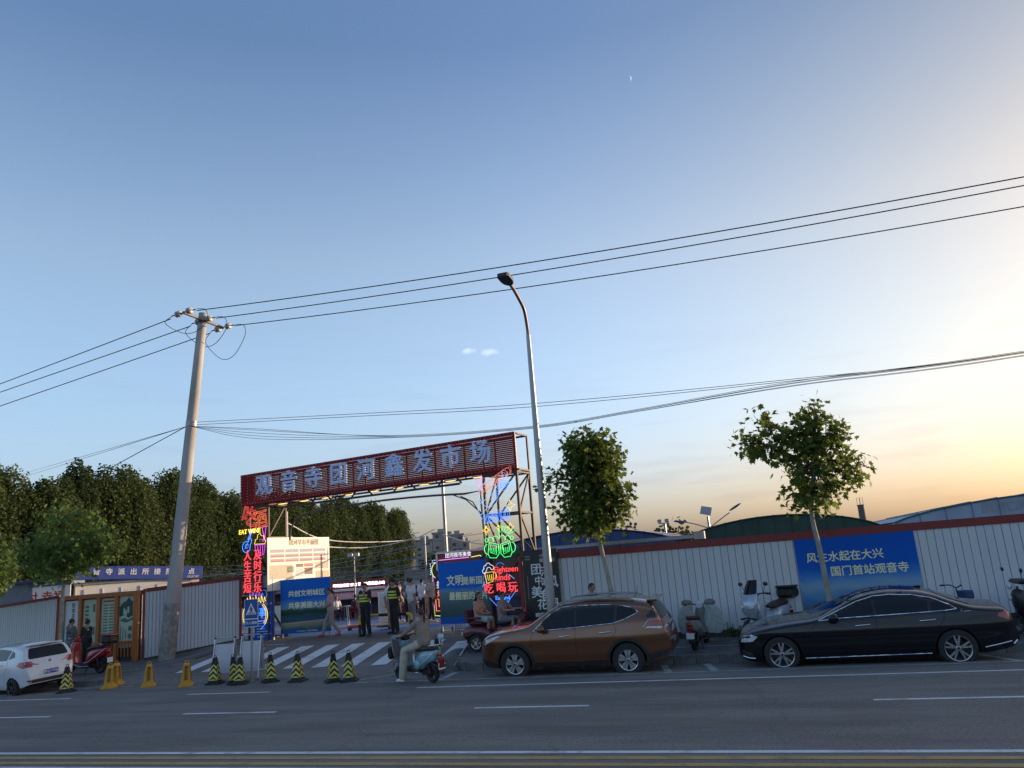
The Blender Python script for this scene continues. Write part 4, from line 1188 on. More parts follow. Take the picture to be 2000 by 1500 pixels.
# ------------------------------------------------------------------ trees
def leaf_shape(kind):
    if kind == 'plane':
        o = [(0, -.02), (.2, -.14), (.24, .06), (.52, .02), (.34, .28), (.48, .52), (.2, .48), (.0, .95), (-.2, .48), (-.48, .52), (-.34, .28), (-.52, .02), (-.24, .06), (-.2, -.14)]
        v = [(0, .22, .0)] + [(x, y, .12 * abs(x) + .05 * (y - .2) ** 2) for x, y in o]
        f = [(0, i, i % len(o) + 1) for i in range(1, len(o) + 1)]
        return np.array(v), f
    if kind == 'small':
        v = [(0, 0, 0), (.35, .3, .08), (.28, .7, .03), (0, 1, -.05), (-.28, .7, .03), (-.35, .3, .08)]
        return np.array(v), [(0, 1, 2, 3), (0, 3, 4, 5)]
    v = [(0, 0, 0), (.4, .45, .05), (0, 1, -.06), (-.4, .45, .05)]
    return np.array(v), [(0, 1, 2, 3)]

def rand_rot(nr, up_bias, outward):
    """rotation matrices whose z (leaf face) leans up and outward"""
    N = len(outward)
    nrm = nr.normal(size=(N, 3)) * .75 + outward * .6
    nrm[:, 2] += up_bias
    nrm /= np.linalg.norm(nrm, axis=1)[:, None] + 1e-9
    t = nr.normal(size=(N, 3)) + outward * .7; t[:, 2] -= .5
    t -= nrm * (t * nrm).sum(1)[:, None]
    t /= np.linalg.norm(t, axis=1)[:, None] + 1e-9
    b = np.cross(t, nrm)
    return np.stack([b, t, nrm], axis=2)

def foliage_mesh(name, pts, out, size, kind, mat, seed, up=.5):
    nr = np.random.default_rng(seed)
    v, f = leaf_shape(kind); N = len(pts)
    Rm = rand_rot(nr, up, out)
    sc = size * nr.uniform(.65, 1.2, N)
    V = np.einsum('nij,kj->nki', Rm, v) * sc[:, None, None] + pts[:, None, :]
    nv = len(v)
    me = bpy.data.meshes.new(name)
    faces = []
    F0 = [np.array(q) for q in f]
    for q in f:
        faces.append(np.arange(N)[:, None] * nv + np.array(q)[None, :])
    same = len({len(q) for q in f}) == 1
    allf = np.concatenate(faces, axis=0)
    k = allf.shape[1]
    me.vertices.add(N * nv); me.vertices.foreach_set('co', V.reshape(-1).astype(np.float32))
    me.loops.add(allf.size); me.loops.foreach_set('vertex_index', allf.reshape(-1).astype(np.int32))
    me.polygons.add(len(allf)); me.polygons.foreach_set('loop_start', np.arange(0, allf.size, k, dtype=np.int32)); me.polygons.foreach_set('loop_total', np.full(len(allf), k, dtype=np.int32))
    me.materials.append(mat); me.update(calc_edges=True)
    return me, V, Rm, sc

m_bark = M('plane_bark', (.30, .29, .24), .85, var=.3, scale=5, bump=.3, bscale=18)
m_bark2 = M('dark_bark', (.12, .10, .08), .9, var=.3, scale=6, bump=.4)
m_leafA = leafmat('plane_leaf', (.038, .068, .014), (.13, .18, .034), .45, 1.8)
m_leafB = leafmat('street_leaf', (.052, .10, .026), (.15, .22, .055), .42, 1.3)
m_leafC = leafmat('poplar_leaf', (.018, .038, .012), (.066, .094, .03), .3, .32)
m_leafD = leafmat('far_leaf', (.03, .04, .02), (.06, .07, .03), .2, .3)

LEAF_ME = {}
def single_leaf(mat):
    if mat.name not in LEAF_ME:
        v, f = leaf_shape('plane'); me = bpy.data.meshes.new('leaf'); me.from_pydata([tuple(p) for p in v], [], f); me.materials.append(mat); me.update(); LEAF_ME[mat.name] = me
    return LEAF_ME[mat.name]

def street_tree(name, label, base, trunk, lobes, n_twig, lpt, lsize, mat, seed, parts=0, kind='plane', tr=.075, spread=.17, group=None):
    nr = np.random.default_rng(seed); rr = random.Random(seed)
    root = thing(name, label, 'tree', base, 0, group)
    tp = smooth_path(trunk, 6); n = len(tp)
    mb = MB(); mb.tube(tp, [tr * (1 - .5 * i / n) * (1.35 if i == 0 else 1) for i in range(n)], 12)
    tops = [Vector(p) for p in trunk][-2:]
    ctr = tops[-1]
    pts, outs = [], []
    tw = MB()
    wsum = sum(w for _, _, w in lobes)
    for c, r, w in lobes:
        c = Vector(c); k = int(n_twig * w / wsum)
        # a limb into each lobe
        limb = smooth_path([tops[0].lerp(tops[1], .3), (tops[1] + c) / 2 + Vector((rr.uniform(-.1, .1), rr.uniform(-.1, .1), -.05)), c], 4)
        tw.tube(limb, [tr * .42 * (1 - .6 * i / len(limb)) for i in range(len(limb))], 6)
        for _ in range(k):
            d = nr.normal(size=3); d /= np.linalg.norm(d); rad = nr.uniform(.25, 1) ** .55
            e_ = Vector((c.x + d[0] * r[0] * rad, c.y + d[1] * r[1] * rad, c.z + d[2] * r[2] * rad))
            s_ = Vector(limb[rr.randrange(len(limb) // 2, len(limb))])
            mid = (s_ + e_) / 2 + Vector((0, 0, -.05))
            tw.tube([s_, mid, e_], [.010, .007, .003], 4, caps=False)
            m_ = int(lpt * rr.uniform(.6, 1.4))
            q = np.clip(nr.normal(size=(m_, 3)), -1.5, 1.5) * spread
            t_ = nr.uniform(.0, 1, m_)[:, None]
            p_ = np.array(e_)[None] * t_ * .0 + np.array(e_) + q - (np.array(e_) - np.array(mid))[None] * nr.uniform(0, .7, m_)[:, None]
            pts.append(p_); o_ = np.array(e_) - np.array(c); o_ = o_ / (np.linalg.norm(o_) + 1e-6)
            outs.append(np.repeat(o_[None], m_, 0))
    mb.build('trunk', m_bark, root, smooth=60)
    P, O = np.concatenate(pts), np.concatenate(outs)
    crown = tw.build('crown', m_bark2, root)
    order = np.argsort(-((P - np.array(ctr)) ** 2).sum(1) * nr.uniform(.5, 1, len(P)))
    a, b = order[:parts], order[parts:]
    fm, *_ = foliage_mesh('foliage', P[b], O[b], lsize, kind, mat, seed)
    tag(link('foliage', fm, crown), kind='stuff')
    if parts:
        Rm = rand_rot(nr, .5, O[a])
        lm = single_leaf(mat)
        for i, ix in enumerate(a):
            o = bpy.data.objects.new('leaf', lm); COL.objects.link(o); o.parent = crown
            s_ = lsize * nr.uniform(.75, 1.2)
            o.matrix_local = Matrix.Translation(P[ix]) @ Matrix(Rm[i].tolist()).to_4x4() @ Matrix.Scale(s_, 4)
    return root
street_tree('plane_tree', 'upright plane tree with dense rounded crown behind the brown car', (-4.22, 21.0, .05),
            [(.05, 0, 0), (.02, 0, 1.0), (-.1, 0, 1.9), (-.22, .02, 2.9), (-.12, 0, 3.7), (.05, 0, 4.6)],
            [((-.28, 0, 4.3), (1.08, .95, 1.2), 5), ((-.2, .1, 5.2), (.95, .85, .85), 3.4), ((-.5, -.2, 3.55), (.85, .8, .7), 2.2), ((-.4, 0, 5.45), (.75, .7, .5), 1.4), ((.2, .1, 3.75), (.65, .6, .65), 1.4), ((-1.5, -.1, 4.55), (.25, .2, .6), .25)],
            340, 12, .165, m_leafA, 3, parts=150)
street_tree('plane_tree', 'spreading plane tree with a long branch to one side behind the black sedan', (1.08, 21.0, .05),
            [(.04, 0, 0), (.03, 0, 1.2), (.0, 0, 2.2), (-.05, 0, 3.0), (.08, 0, 3.7), (.3, 0, 4.6)],
            [((.15, 0, 4.2), (.95, .9, .95), 4), ((.25, .1, 5.15), (.72, .7, .75), 2.5), ((-.45, -.1, 4.9), (.55, .6, .55), 1.3), ((-1.25, -.1, 5.0), (.5, .4, .55), 1.1), ((-.95, 0, 5.55), (.28, .28, .4), .5),
             ((1.0, .1, 4.05), (.5, .5, .5), 1.1), ((.85, 0, 4.9), (.42, .4, .45), .8), ((.0, -.1, 3.45), (.85, .7, .32), 1.3), ((.42, 0, 5.85), (.18, .2, .28), .25)],
            225, 10, .17, m_leafA, 11, parts=150)
street_tree('street_tree', 'round leafy street tree in front of the orange display wall', (-23.85, 21.6, .05),
            [(.0, 0, 0), (.0, 0, 1.2), (-.05, 0, 2.4), (.0, .0, 3.2), (.05, 0, 4.2)],
            [((.1, 0, 4.3), (1.75, 1.4, 1.2), 6), ((-.9, -.2, 3.9), (1.0, .9, .9), 2.5), ((1.3, .1, 4.1), (.95, .9, .85), 2.5), ((.3, 0, 5.2), (1.1, 1, .6), 2), ((.2, -.2, 3.35), (1.2, .9, .45), 2)],
            250, 11, .17, m_leafB, 5, parts=60, tr=.085, spread=.2)
street_tree('street_tree', 'leafy street tree standing over the white hatchback', (-28.2, 21.4, .05),
            [(.0, 0, 0), (.0, 0, 1.2), (-.05, 0, 2.3), (.0, .0, 3.2), (.05, 0, 4.0)],
            [((.3, 0, 3.9), (1.6, 1.3, 1.2), 5), ((1.3, 0, 3.3), (.8, .8, .8), 2.2), ((-.6, 0, 3.6), (1.0, 1, .9), 1.5)],
            180, 11, .17, m_leafB, 6, parts=40, tr=.08, spread=.2)

def poplar_variant(seed, h=13.4, r=2.5):
    nr = np.random.default_rng(seed)
    pts, outs = [], []
    for k in range(150):
        a = nr.uniform(0, 2 * math.pi); zc = 1.6 + (h - 2.6) * nr.uniform(0, 1) ** .9
        f = (zc - 1) / h
        rad = r * (math.sin(math.pi * min(1, .18 + f * .92)) ** .6 + .12) * nr.uniform(.45, 1.0)
        c = np.array([rad * math.cos(a), rad * math.sin(a), zc])
        rx = nr.uniform(.35, .68); m_ = int(nr.uniform(60, 100))
        d = nr.normal(size=(m_, 3)); d /= np.linalg.norm(d, axis=1)[:, None]
        d *= np.array([rx, rx, rx * 2.4])
        pts.append(c + d * nr.uniform(.75, 1.05, m_)[:, None]); outs.append(d / np.linalg.norm(d, axis=1)[:, None])
    for k in range(16):        # upright tips
        a = nr.uniform(0, 2 * math.pi); rad = r * nr.uniform(0, .75); zc = h - 1.1 - rad * .9 + nr.uniform(-.4, .6)
        m_ = 80; d = nr.normal(size=(m_, 3)); d /= np.linalg.norm(d, axis=1)[:, None]; d *= np.array([.42, .42, 1.1])
        pts.append(np.array([rad * math.cos(a), rad * math.sin(a), zc]) + d); outs.append(d / np.linalg.norm(d, axis=1)[:, None])
    P, O = np.concatenate(pts), np.concatenate(outs)
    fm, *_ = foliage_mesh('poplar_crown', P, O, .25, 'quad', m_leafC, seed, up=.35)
    tr = MB(); tr.tube([(0, 0, -.5), (.05, 0, 3), (0, .05, h * .75)], [.16, .13, .05], 8)
    return fm, tr.mesh('poplar_trunk', m_bark2, 60)
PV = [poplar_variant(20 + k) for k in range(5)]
rp_ = random.Random(4)
pop_pos = []
for k in range(40):
    t_ = k / 39
    # the row runs away beside the market; a second, staggered row stands behind it
    y = 41.5 + 82 * t_ ** 1.12
    x = -53.8 - 8.5 * t_
    pop_pos.append((x + rp_.uniform(-.8, .8), y + rp_.uniform(-.6, .6)))
for k in range(10):
    pop_pos.append((-52.0 - k * 2.6 + rp_.uniform(-.5, .5), 39.0 - k * 2.3))
for k in range(14):
    pop_pos.append((-60.5 - rp_.uniform(0, 4), 44 + k * 6.2))
for i, (x, y) in enumerate(pop_pos):
    fm, tm_ = PV[rp_.randrange(5)]
    back = x < -60.4 and i >= 50
    o = thing('poplar_tree', 'dark green poplar in the second row behind the market' if back else 'tall dark green poplar in the long row beyond the market', 'tree', (x, y, -.8), rp_.uniform(0, 6.28), 'poplars behind the market' if back else 'row of poplars beyond the market')
    s_ = rp_.uniform(.86, 1.12); o.scale = (s_, s_ * rp_.uniform(.9, 1.1), rp_.uniform(.9, 1.1))
    link('crown', fm, o); link('trunk', tm_, o)

def round_tree(name, label, loc, r, h, seed, mat=m_leafD, n=26, size=.5, group=None):
    nr = np.random.default_rng(seed); pts, outs = [], []
    for k in range(n):
        c = nr.normal(size=3); c /= np.linalg.norm(c); c *= np.array([r, r, h / 2]) * nr.uniform(.3, .85)
        d = nr.normal(size=(40, 3)); d /= np.linalg.norm(d, axis=1)[:, None]
        pts.append(c + np.array([0, 0, h * .62]) + d * r * .32); outs.append(d)
    o = thing(name, label, 'tree', loc, 0, group)
    fm, *_ = foliage_mesh('crown', np.concatenate(pts), np.concatenate(outs), size, 'quad', mat, seed)
    link('crown', fm, o); mb = MB(); mb.tube([(0, 0, 0), (0, 0, h * .6)], [.2, .1], 8); mb.build('trunk', m_bark2, o)
    return o
round_tree('far_tree', 'small round tree seen between the blue and green canopies', (-8.1, 72, -.6), 2.6, 5.2, 51, size=.42)
for k, (x, y, r_, h_) in enumerate(((-20.5, 95, 2.6, 6.0), (-16.5, 97, 2.4, 5.8), (-13.0, 93, 2.1, 5.2))):
    round_tree('far_tree', 'sparse low tree rising behind the blue canopy roof', (x, y, -.6), r_, h_, 60 + k, group='low trees behind the blue canopy')
for k, (x, y, r_, h_) in enumerate(((-66, 150, 4, 5.2), (-58, 170, 4, 5.4), (-50, 190, 4.5, 5.4), (-41, 200, 5, 5.2), (-72, 140, 4, 6.0))):
    round_tree('far_tree', 'dark tree in front of the distant apartment block', (x, y, -.6), r_, h_, 70 + k, mat=m_leafC, size=.8, group='trees below the apartment block')

# ------------------------------------------------------------------ distant buildings
m_apt = M('pale_render', (.36, .31, .27), .85, var=.08, scale=.1); m_apt2 = M('grey_render', (.27, .25, .24), .85, var=.08, scale=.1)
m_win = M('dark_window', (.05, .055, .065), .25)
def apartment(label, loc, rz, blocks, mat):
    o = thing('apartment_block', label, 'building', loc, rz)
    for (x0, w, d, h, nf) in blocks:
        MB().box((x0 + w / 2, d / 2, h / 2), (w, d, h), bev=.2).build('wall', mat, o)
        MB().box((x0 + w / 2, d / 2, h + .4), (w + 1.0, d + 1, .8)).build('cornice', m_apt2, o)
        MB().box((x0 + w / 2, d / 2, h + 1.6), (w * .45, d * .5, 1.8)).build('roof_house', mat, o)
        nw = max(2, int(w / 3.4)); fh = h / nf
        for i in range(nf):
            for k in range(nw):
                if (i + k) % 7 == 6: continue
                MB().box((x0 + w * (k + .5) / nw, -.05, fh * (i + .52)), (1.7, .2, fh * .5)).build('window', m_win, o)
        for k in range(nw - 1):
            MB().box((x0 + w * (k + 1) / nw, -.25, h / 2), (.5, .5, h)).build('pilaster', m_apt, o)
    return o
apartment('pale stepped apartment block far beyond the gate opening', (-173, 365, -3), R(20), [(0, 9, 12, 19.5, 7), (9.2, 9, 12, 22.5, 8), (18.4, 6.5, 12, 21, 7), (25, 3, 10, 17, 6)], m_apt)
apartment('grey lower apartment block stepping down behind the trees', (-140, 420, -3), R(18), [(0, 8, 12, 13, 5), (8.2, 10, 12, 10, 4)], m_apt2)
apartment('distant apartment tower group between the right tower and the lamp post', (-116, 480, -3), R(16), [(0, 6, 10, 21, 8), (6.3, 6, 10, 24.5, 9), (12.6, 6, 10, 22, 8), (19, 6, 10, 23, 8)], m_apt2)
ch = thing('chimney', 'slim dark factory chimney beyond the green canopy', 'chimney', (29.4, 282, -3))
mb = MB(); mb.lathe([(1.25, 0), (1.0, 14.6), (1.1, 14.7), (1.1, 15.2), (.6, 15.2)], 14); mb.build('stack', M('chimney_brick', (.12, .10, .095), .9), ch, smooth=40)
mb = MB()
for k in range(4): mb.tube([(.9 * math.cos(k * 1.57), .9 * math.sin(k * 1.57), 15.1), (.9 * math.cos(k * 1.57), .9 * math.sin(k * 1.57), 17.6)], .07, 4)
mb.build('lightning_rod', m_dkst, ch)

# ------------------------------------------------------------------ arched market canopies behind the right fence
def canopy(label, x0, x1, y0, y1, ze, zt, mat, edge, fascia=None):
    o = thing('arched_canopy', label, 'canopy', ((x0 + x1) / 2, y0, 0))
    w = x1 - x0; n = 24
    top = [(-w / 2 + w * i / n, ze + (zt - ze) * (1 - (2 * i / n - 1) ** 2) ** .8) for i in range(n + 1)]
    mb = MB()
    vs = [(x, 0, z) for x, z in top] + [(x, y1 - y0, z) for x, z in top] + [(x, 0, z - .05) for x, z in top] + [(x, y1 - y0, z - .05) for x, z in top]
    N = n + 1; fs = []
    for i in range(n):
        fs += [(i, i + 1, N + i + 1, N + i), (2 * N + i + 1, 2 * N + i, 3 * N + i, 3 * N + i + 1), (i + 1, i, 2 * N + i, 2 * N + i + 1), (N + i, N + i + 1, 3 * N + i + 1, 3 * N + i)]
    mb.add(vs, fs); mb.build('roof_sheet', mat, o, smooth=50)
    fb = MB(); poly = [(x, z - .02) for x, z in top] + [(w / 2, ze - .55), (-w / 2, ze - .55)]
    fb.prism(poly, .03, Matrix.Translation((0, .02, 0)) @ RX90); fb.build('fascia', fascia or mat, o)
    MB().box((0, -.02, ze - .12), (w, .06, .1)).build('valance', edge, o)
    MB().tube([(x, -.035, z - .02) for x, z in top], .03, 6).build('edge_pipe', edge, o, smooth=60)
    for k in range(1, 12):
        x, z = top[k * 2][0], top[k * 2][1]
        MB().tube([(x, -.03, z - .03), (x + .01, -.035, (z + ze) / 2), (x, -.03, ze - .5)], .009, 5).build('fold', edge, o)
        MB().tube([(x, .0, z + .01), (x, (y1 - y0), z + .01)], .016, 5).build('roof_seam', edge, o)
    for sx in (-1, 1):
        for y in (.3, y1 - y0 - .3): MB().box((sx * (w / 2 - .1), y, ze / 2 - .3), (.1, .1, ze + .5)).build('post', m_steel, o)
    return o
m_cblue = M('navy_canvas', (.03, .08, .22), .65, var=.2, scale=1.2)
m_cgreen = M('dark_green_canvas', (.02, .06, .05), .65, var=.25, scale=1.2)
m_cgrey = M('pale_blue_canvas', (.24, .33, .45), .6, var=.2, scale=.9)
canopy('navy blue arched market canopy behind the fence beside the gate', -10.2, -2.9, 27, 38, 2.75, 3.42, m_cblue, M('navy_edge', (.015, .03, .09), .6))
canopy('dark green arched market canopy behind the fence', -3.0, 3.3, 27, 40, 2.75, 3.34, m_cgreen, M('green_edge', (.02, .06, .05), .6))
cg = canopy('pale blue arched market canopy with faded print at the end of the fence', 3.7, 12.5, 27, 40, 2.8, 3.32, m_cgrey, M('teal_edge', (.05, .14, .16), .6), m_cgrey)
text('lettering', '团河口岸 商品批发市场', .34, cg, -.2, 2.98, M('faded_print', (.26, .28, .31), .6), y=-.03)
gut = thing('roof_gutter', 'pale metal gutter lying along the blue canopy edge above the fence', 'gutter', (-6.8, 23.6, 0))
MB().box((2.3, 0, 2.82), (4.9, .35, .12), bev=.02).build('trough', m_galv, gut); MB().box((4.8, -.02, 2.85), (.3, .4, .22)).build('end_cap', m_galv, gut)
for x in (.2, 2.4, 4.5): MB().box((x, .1, 1.4), (.06, .06, 2.8)).build('post', m_steel, gut)
# flood mast, solar street light behind the fence
fm_ = thing('floodlight_mast', 'small floodlight mast with two lamps rising between the canopies', 'lamp post', (-5.72, 45.4, -.3))
mb = MB(); mb.tube([(0, 0, 0), (0, 0, 4.3)], .07, 8); mb.build('mast', m_galv, fm_)
for sx, nm in ((-.32, 1), (.2, 1)):
    MB().box((sx * .8, -.1, 4.44), (.25, .16, .19), bev=.03).build('lamp', m_galv, fm_)
MB().box((-.05, 0, 4.3), (.6, .06, .06)).build('bracket', m_galv, fm_)
so = thing('solar_street_light', 'solar street light with tilted panel and two lamp arms above the green canopy', 'lamp post', (-2.95, 41, -.3))
mb = MB(); mb.tube([(0, 0, 0), (0, 0, 4.3)], .06, 8); mb.build('mast', m_galv, so)
MB().box((-.05, 0, 4.6), (.54, .04, .48), mat=(Matrix.Rotation(R(14), 3, 'Y') @ Matrix.Rotation(R(-35), 3, 'X'))).build('solar_panel', M('panel_back', (.34, .33, .34), .5), so)
for sg in (-1, 1):
    mb = MB(); mb.tube(smooth_path([(0, 0, 3.7), (sg * .6, 0, 3.95 + (.0 if sg < 0 else .15)), (sg * 1.1, 0, 4.05 + (.05 if sg < 0 else .35))], 4), .03, 6); mb.build('arm', m_galv, so)
    MB().ball((sg * 1.4, 0, 4.1 + (.06 if sg < 0 else .55)), (.36, .13, .06), 12, 6, M=Matrix.Rotation(R(8 if sg < 0 else -28), 3, 'Y')).build('lamp_head', M('violet_lamp_head', (.07, .06, .16), .4), so)

# ------------------------------------------------------------------ police kiosk with the blue sign, red banner board
kb = thing('police_kiosk', 'white cabin with a blue sign of white characters behind the left fence', 'building', (-28.2, 26.1, 0), R(54))
KLn = 5.0
MB().box((KLn / 2, 1.6, 1.4), (KLn, 3.2, 3.1)).build('wall', M('cabin_white', (.62, .60, .58), .6, var=.05, aniso=(1, 1, .2), scale=3), kb)
MB().box((KLn / 2, 1.75, 3.0), (KLn + .1, 3.3, .1)).build('roof', m_galv, kb)
sg_ = MB().box((0, 0, 0), (KLn + .2, .08, .56), bev=.01).build('sign_board', M('police_blue', (.045, .075, .30), .45), kb, (KLn / 2, -.14, 3.3), (0, R(3.6), 0))
MB().box((KLn / 2, -.06, 2.97), (KLn, .08, .05)).build('gutter', m_galv, kb)
for k in range(7): MB().box((.3 + k * .73, -.012, 1.35), (.03, .03, 2.8)).build('seam', M('seam_blue', (.10, .15, .3), .6) if k % 3 == 0 else m_fence, kb)
for k, chh in enumerate('观音寺派出所接报警点'):
    text('lettering', chh, .29, sg_, -2.25 + k * .485, .03, m_white_p, y=-.05, bold=.008)
text('lettering', '69282987', .13, sg_, 2.2, -.19, m_white_p, y=-.05)
MB().box((KLn - .2, -.12, 2.88), (.4, .06, .1)).build('red_plate', m_red, kb)
rbn = board('slogan_board', 'white board with red characters above the fence by the street trees', (-31.5, 25.0, 0), R(10), 3.6, 1.9, 3.0, m_white_p, cat='sign')
text('lettering', '古村 幸福', .55, rbn, 2.2, 2.5, m_ink_r, bold=.01)
MB().box((1.8, 0, 3.06), (3.7, .1, .1)).build('top_rail', M('rail_blue', (.03, .06, .15), .5), rbn)
pan = thing('blue_grey_cabin', 'blue grey site cabin wall behind the street trees', 'building', (-28.4, 26.0, 0), R(28))
MB().box((-1.6, 1.0, 1.6), (3.0, 2.0, 3.2)).build('wall', M('cabin_blue_grey', (.14, .18, .25), .6), pan)
MB().box((-1.6, .95, 3.25), (3.2, 2.3, .12)).build('roof', MATS['rail_blue'], pan)

# ------------------------------------------------------------------ stalls and lamps inside the market
stl = thing('snack_stall', 'snack stall with lit white characters on a red sign and a pink striped awning', 'stall', (-26.6, 43.9, -.15), R(17.4))
MB().box((1.75, 1.2, 1.0), (4.6, 2.2, 2.0)).build('wall', M('stall_dark', (.06, .05, .05), .7), stl)
MB().box((1.7, -.2, 2.02), (3.6, .1, .56), bev=.02).build('sign_board', M('stall_sign_red', (.28, .03, .03), .5), stl)
text('lettering', '鸿鹄盒饭店 炒店 暖鹅冰雪最佳水吧', .21, stl, 1.7, 2.03, neon('sign_white', (.9, .85, 1), 1.3), y=-.27, bold=.006)
aw = MB(); aw.add([(-.6, 0, 1.68), (4.0, 0, 1.68), (4.0, -1.2, 1.2), (-.6, -1.2, 1.2), (-.6, 0, 1.72), (4.0, 0, 1.72), (4.0, -1.2, 1.24), (-.6, -1.2, 1.24)], [(3, 2, 1, 0), (4, 5, 6, 7), (0, 1, 5, 4), (1, 2, 6, 5), (2, 3, 7, 6), (3, 0, 4, 7)])
aw.build('awning', M('pink_striped_awning', (.42, .22, .22), .7, var=.3, scale=9, aniso=(3, .1, .1)), stl)
MB().box((1.8, -.1, 1.74), (5.0, .5, .14), bev=.02).build('eave', m_cream, stl)
def mast(label, loc, h, r, heads=0, group=None):
    o = thing('light_mast', label, 'lamp post', loc, 0, group)
    mb = MB(); mb.tube([(0, 0, 0), (0, 0, h)], [r, r * .7], 8); mb.build('mast', m_galv, o)
    for k in range(heads):
        MB().box(((k - (heads - 1) / 2) * .42, -.1, h), (.32, .18, .24), bev=.04).build('lamp', m_galv, o)
        mb = MB(); mb.tube([(0, 0, h - .3), ((k - (heads - 1) / 2) * .42, 0, h - .1)], .02, 5); mb.build('bracket', m_galv, o)
    return o
mast('thin grey mast with two floodlights in front of the poplars', (-22.8, 40, 0), 3.6, .05, 2)
mast('tall grey steel mast reaching the sign inside the gate', (-13.4, 31.4, .4), 6.0, .1, 0)
mast('brown bracket pole beside the coloured light board', (-13.75, 30.0, .4), 3.45, .05, 0)
mast('grey lamp post just behind the left gate tower', (-17.55, 25.75, .45), 4.6, .075, 0)
# overhead cables strung across the market
m_cab = M('pale_cable', (.32, .32, .31), .6); m_cab2 = M('dull_cable', (.11, .115, .11), .6)
rc = random.Random(9)
for k in range(34):
    z0, z1 = rc.uniform(1.9, 3.7), rc.uniform(2.3, 4.2); y0, y1 = rc.uniform(31, 40), rc.uniform(31, 42); x0, x1 = rc.uniform(-36, -27), rc.uniform(-15.5, -13)
    sg = rc.uniform(.15, .7)
    wire1([(x0 + (x1 - x0) * i / 14, y0 + (y1 - y0) * i / 14, z0 + (z1 - z0) * i / 14 - sg * 4 * (i / 14) * (1 - i / 14)) for i in range(15)],
          'thin cable strung across the market in front of the poplars', rc.uniform(.007, .013), 'market_cable', m_cab if k % 3 == 0 else m_cab2, group='cables strung across the market', n=4)
for k, pts in enumerate(([(-17.6, 25.9, 4.62), (-17.9, 28.5, 4.1), (-17.6, 31.2, 3.9), (-16.9, 35, 3.95), (-14.0, 31.6, 4.15)], [(-17.5, 25.9, 4.1), (-17.8, 28.5, 3.75), (-17.2, 32, 3.65), (-13.7, 30.2, 3.85)], [(-13.5, 31.3, 3.9), (-12.2, 30.5, 3.5), (-10.6, 29.5, 3.25), (-8.0, 28, 3.2)])):
    wire1(smooth_path(pts, 8), ('thick white cable drooping from the left gate tower, upper one', 'thick white cable drooping from the left gate tower, lower one', 'thick white cable drooping from the grey mast to the right tower')[k], .022, 'white_cable', M('white_cable', (.6, .58, .56), .5), n=6)
moon = MB()
cres = [(math.sin(R(a)) * 1.0, math.cos(R(a)) * 1.0) for a in range(10, 171, 10)] + [(math.sin(R(a)) * .84 + .02, math.cos(R(a)) * 1.0) for a in range(170, 9, -10)]
moon.prism(cres, .1)
mo = moon.build('moon', M('moon_glow', (.8, .8, .78), .5, emit=(.85, .9, .95), estr=.62), None, Vector((-.0834, .8297, .5520)) * 3000)
mo.rotation_euler = Vector((.0834, -.8297, -.5520)).to_track_quat('Z', 'Y').to_euler(); mo.scale = (7, 9, 9)
tag(mo, kind='structure')
# ------------------------------------------------------------------ cars (front towards -x, near side towards -y)
m_tyre = M('tyre_rubber', (.018, .018, .019), .75, var=.25, scale=12, bump=.3, bscale=70)
m_alloy = M('machined_alloy', (.62, .63, .65), .28, metal=.9, var=.05)
m_alloy_d = M('dark_alloy', (.05, .05, .055), .35, metal=.7)
m_glass = M('tinted_car_glass', (.008, .009, .011), .04, var=.05, spec=.42)
m_chrome = M('chrome_trim', (.75, .76, .78), .14, metal=1.0, var=.03)
m_plastic = M('black_trim_plastic', (.022, .022, .024), .6, var=.15)
m_well = M('wheel_well_black', (.006, .006, .006), .9)
m_seam = M('panel_gap', (.004, .004, .004), .8)
m_tail = M('tail_lamp_red', (.30, .012, .015), .12, coat=.8, var=.2, scale=18)
m_lens = M('clear_lamp_lens', (.55, .57, .6), .1, coat=.8, var=.3, scale=22)
m_plate = M('blue_number_plate', (.02, .05, .30), .4)

def pl_interp(pts, x):
    if x <= pts[0][0]: return pts[0][1]
    for (a, b), (c, d) in zip(pts, pts[1:]):
        if x <= c:
            t = (x - a) / (c - a) if c > a else 0
            return b + (d - b) * t
    return pts[-1][1]
def curve_fn(pts):
    """smooth monotone-ish interpolation through points (Catmull-Rom on x)"""
    xs = [p[0] for p in pts]; ys = [p[1] for p in pts]; n = len(pts)
    m = []
    for i in range(n):
        if i == 0: m.append((ys[1] - ys[0]) / (xs[1] - xs[0]))
        elif i == n - 1: m.append((ys[-1] - ys[-2]) / (xs[-1] - xs[-2]))
        else:
            a = (ys[i] - ys[i - 1]) / (xs[i] - xs[i - 1]); b = (ys[i + 1] - ys[i]) / (xs[i + 1] - xs[i])
            m.append(0 if a * b < 0 else 2 * a * b / (a + b + 1e-9) if abs(a + b) > 1e-9 else 0)
    def f(x):
        if x <= xs[0]: return ys[0]
        if x >= xs[-1]: return ys[-1]
        for i in range(n - 1):
            if x <= xs[i + 1]:
                h = xs[i + 1] - xs[i]; t = (x - xs[i]) / h
                return (ys[i] * (2 * t ** 3 - 3 * t * t + 1) + m[i] * h * (t ** 3 - 2 * t * t + t) + ys[i + 1] * (-2 * t ** 3 + 3 * t * t) + m[i + 1] * h * (t ** 3 - t * t))
    return f

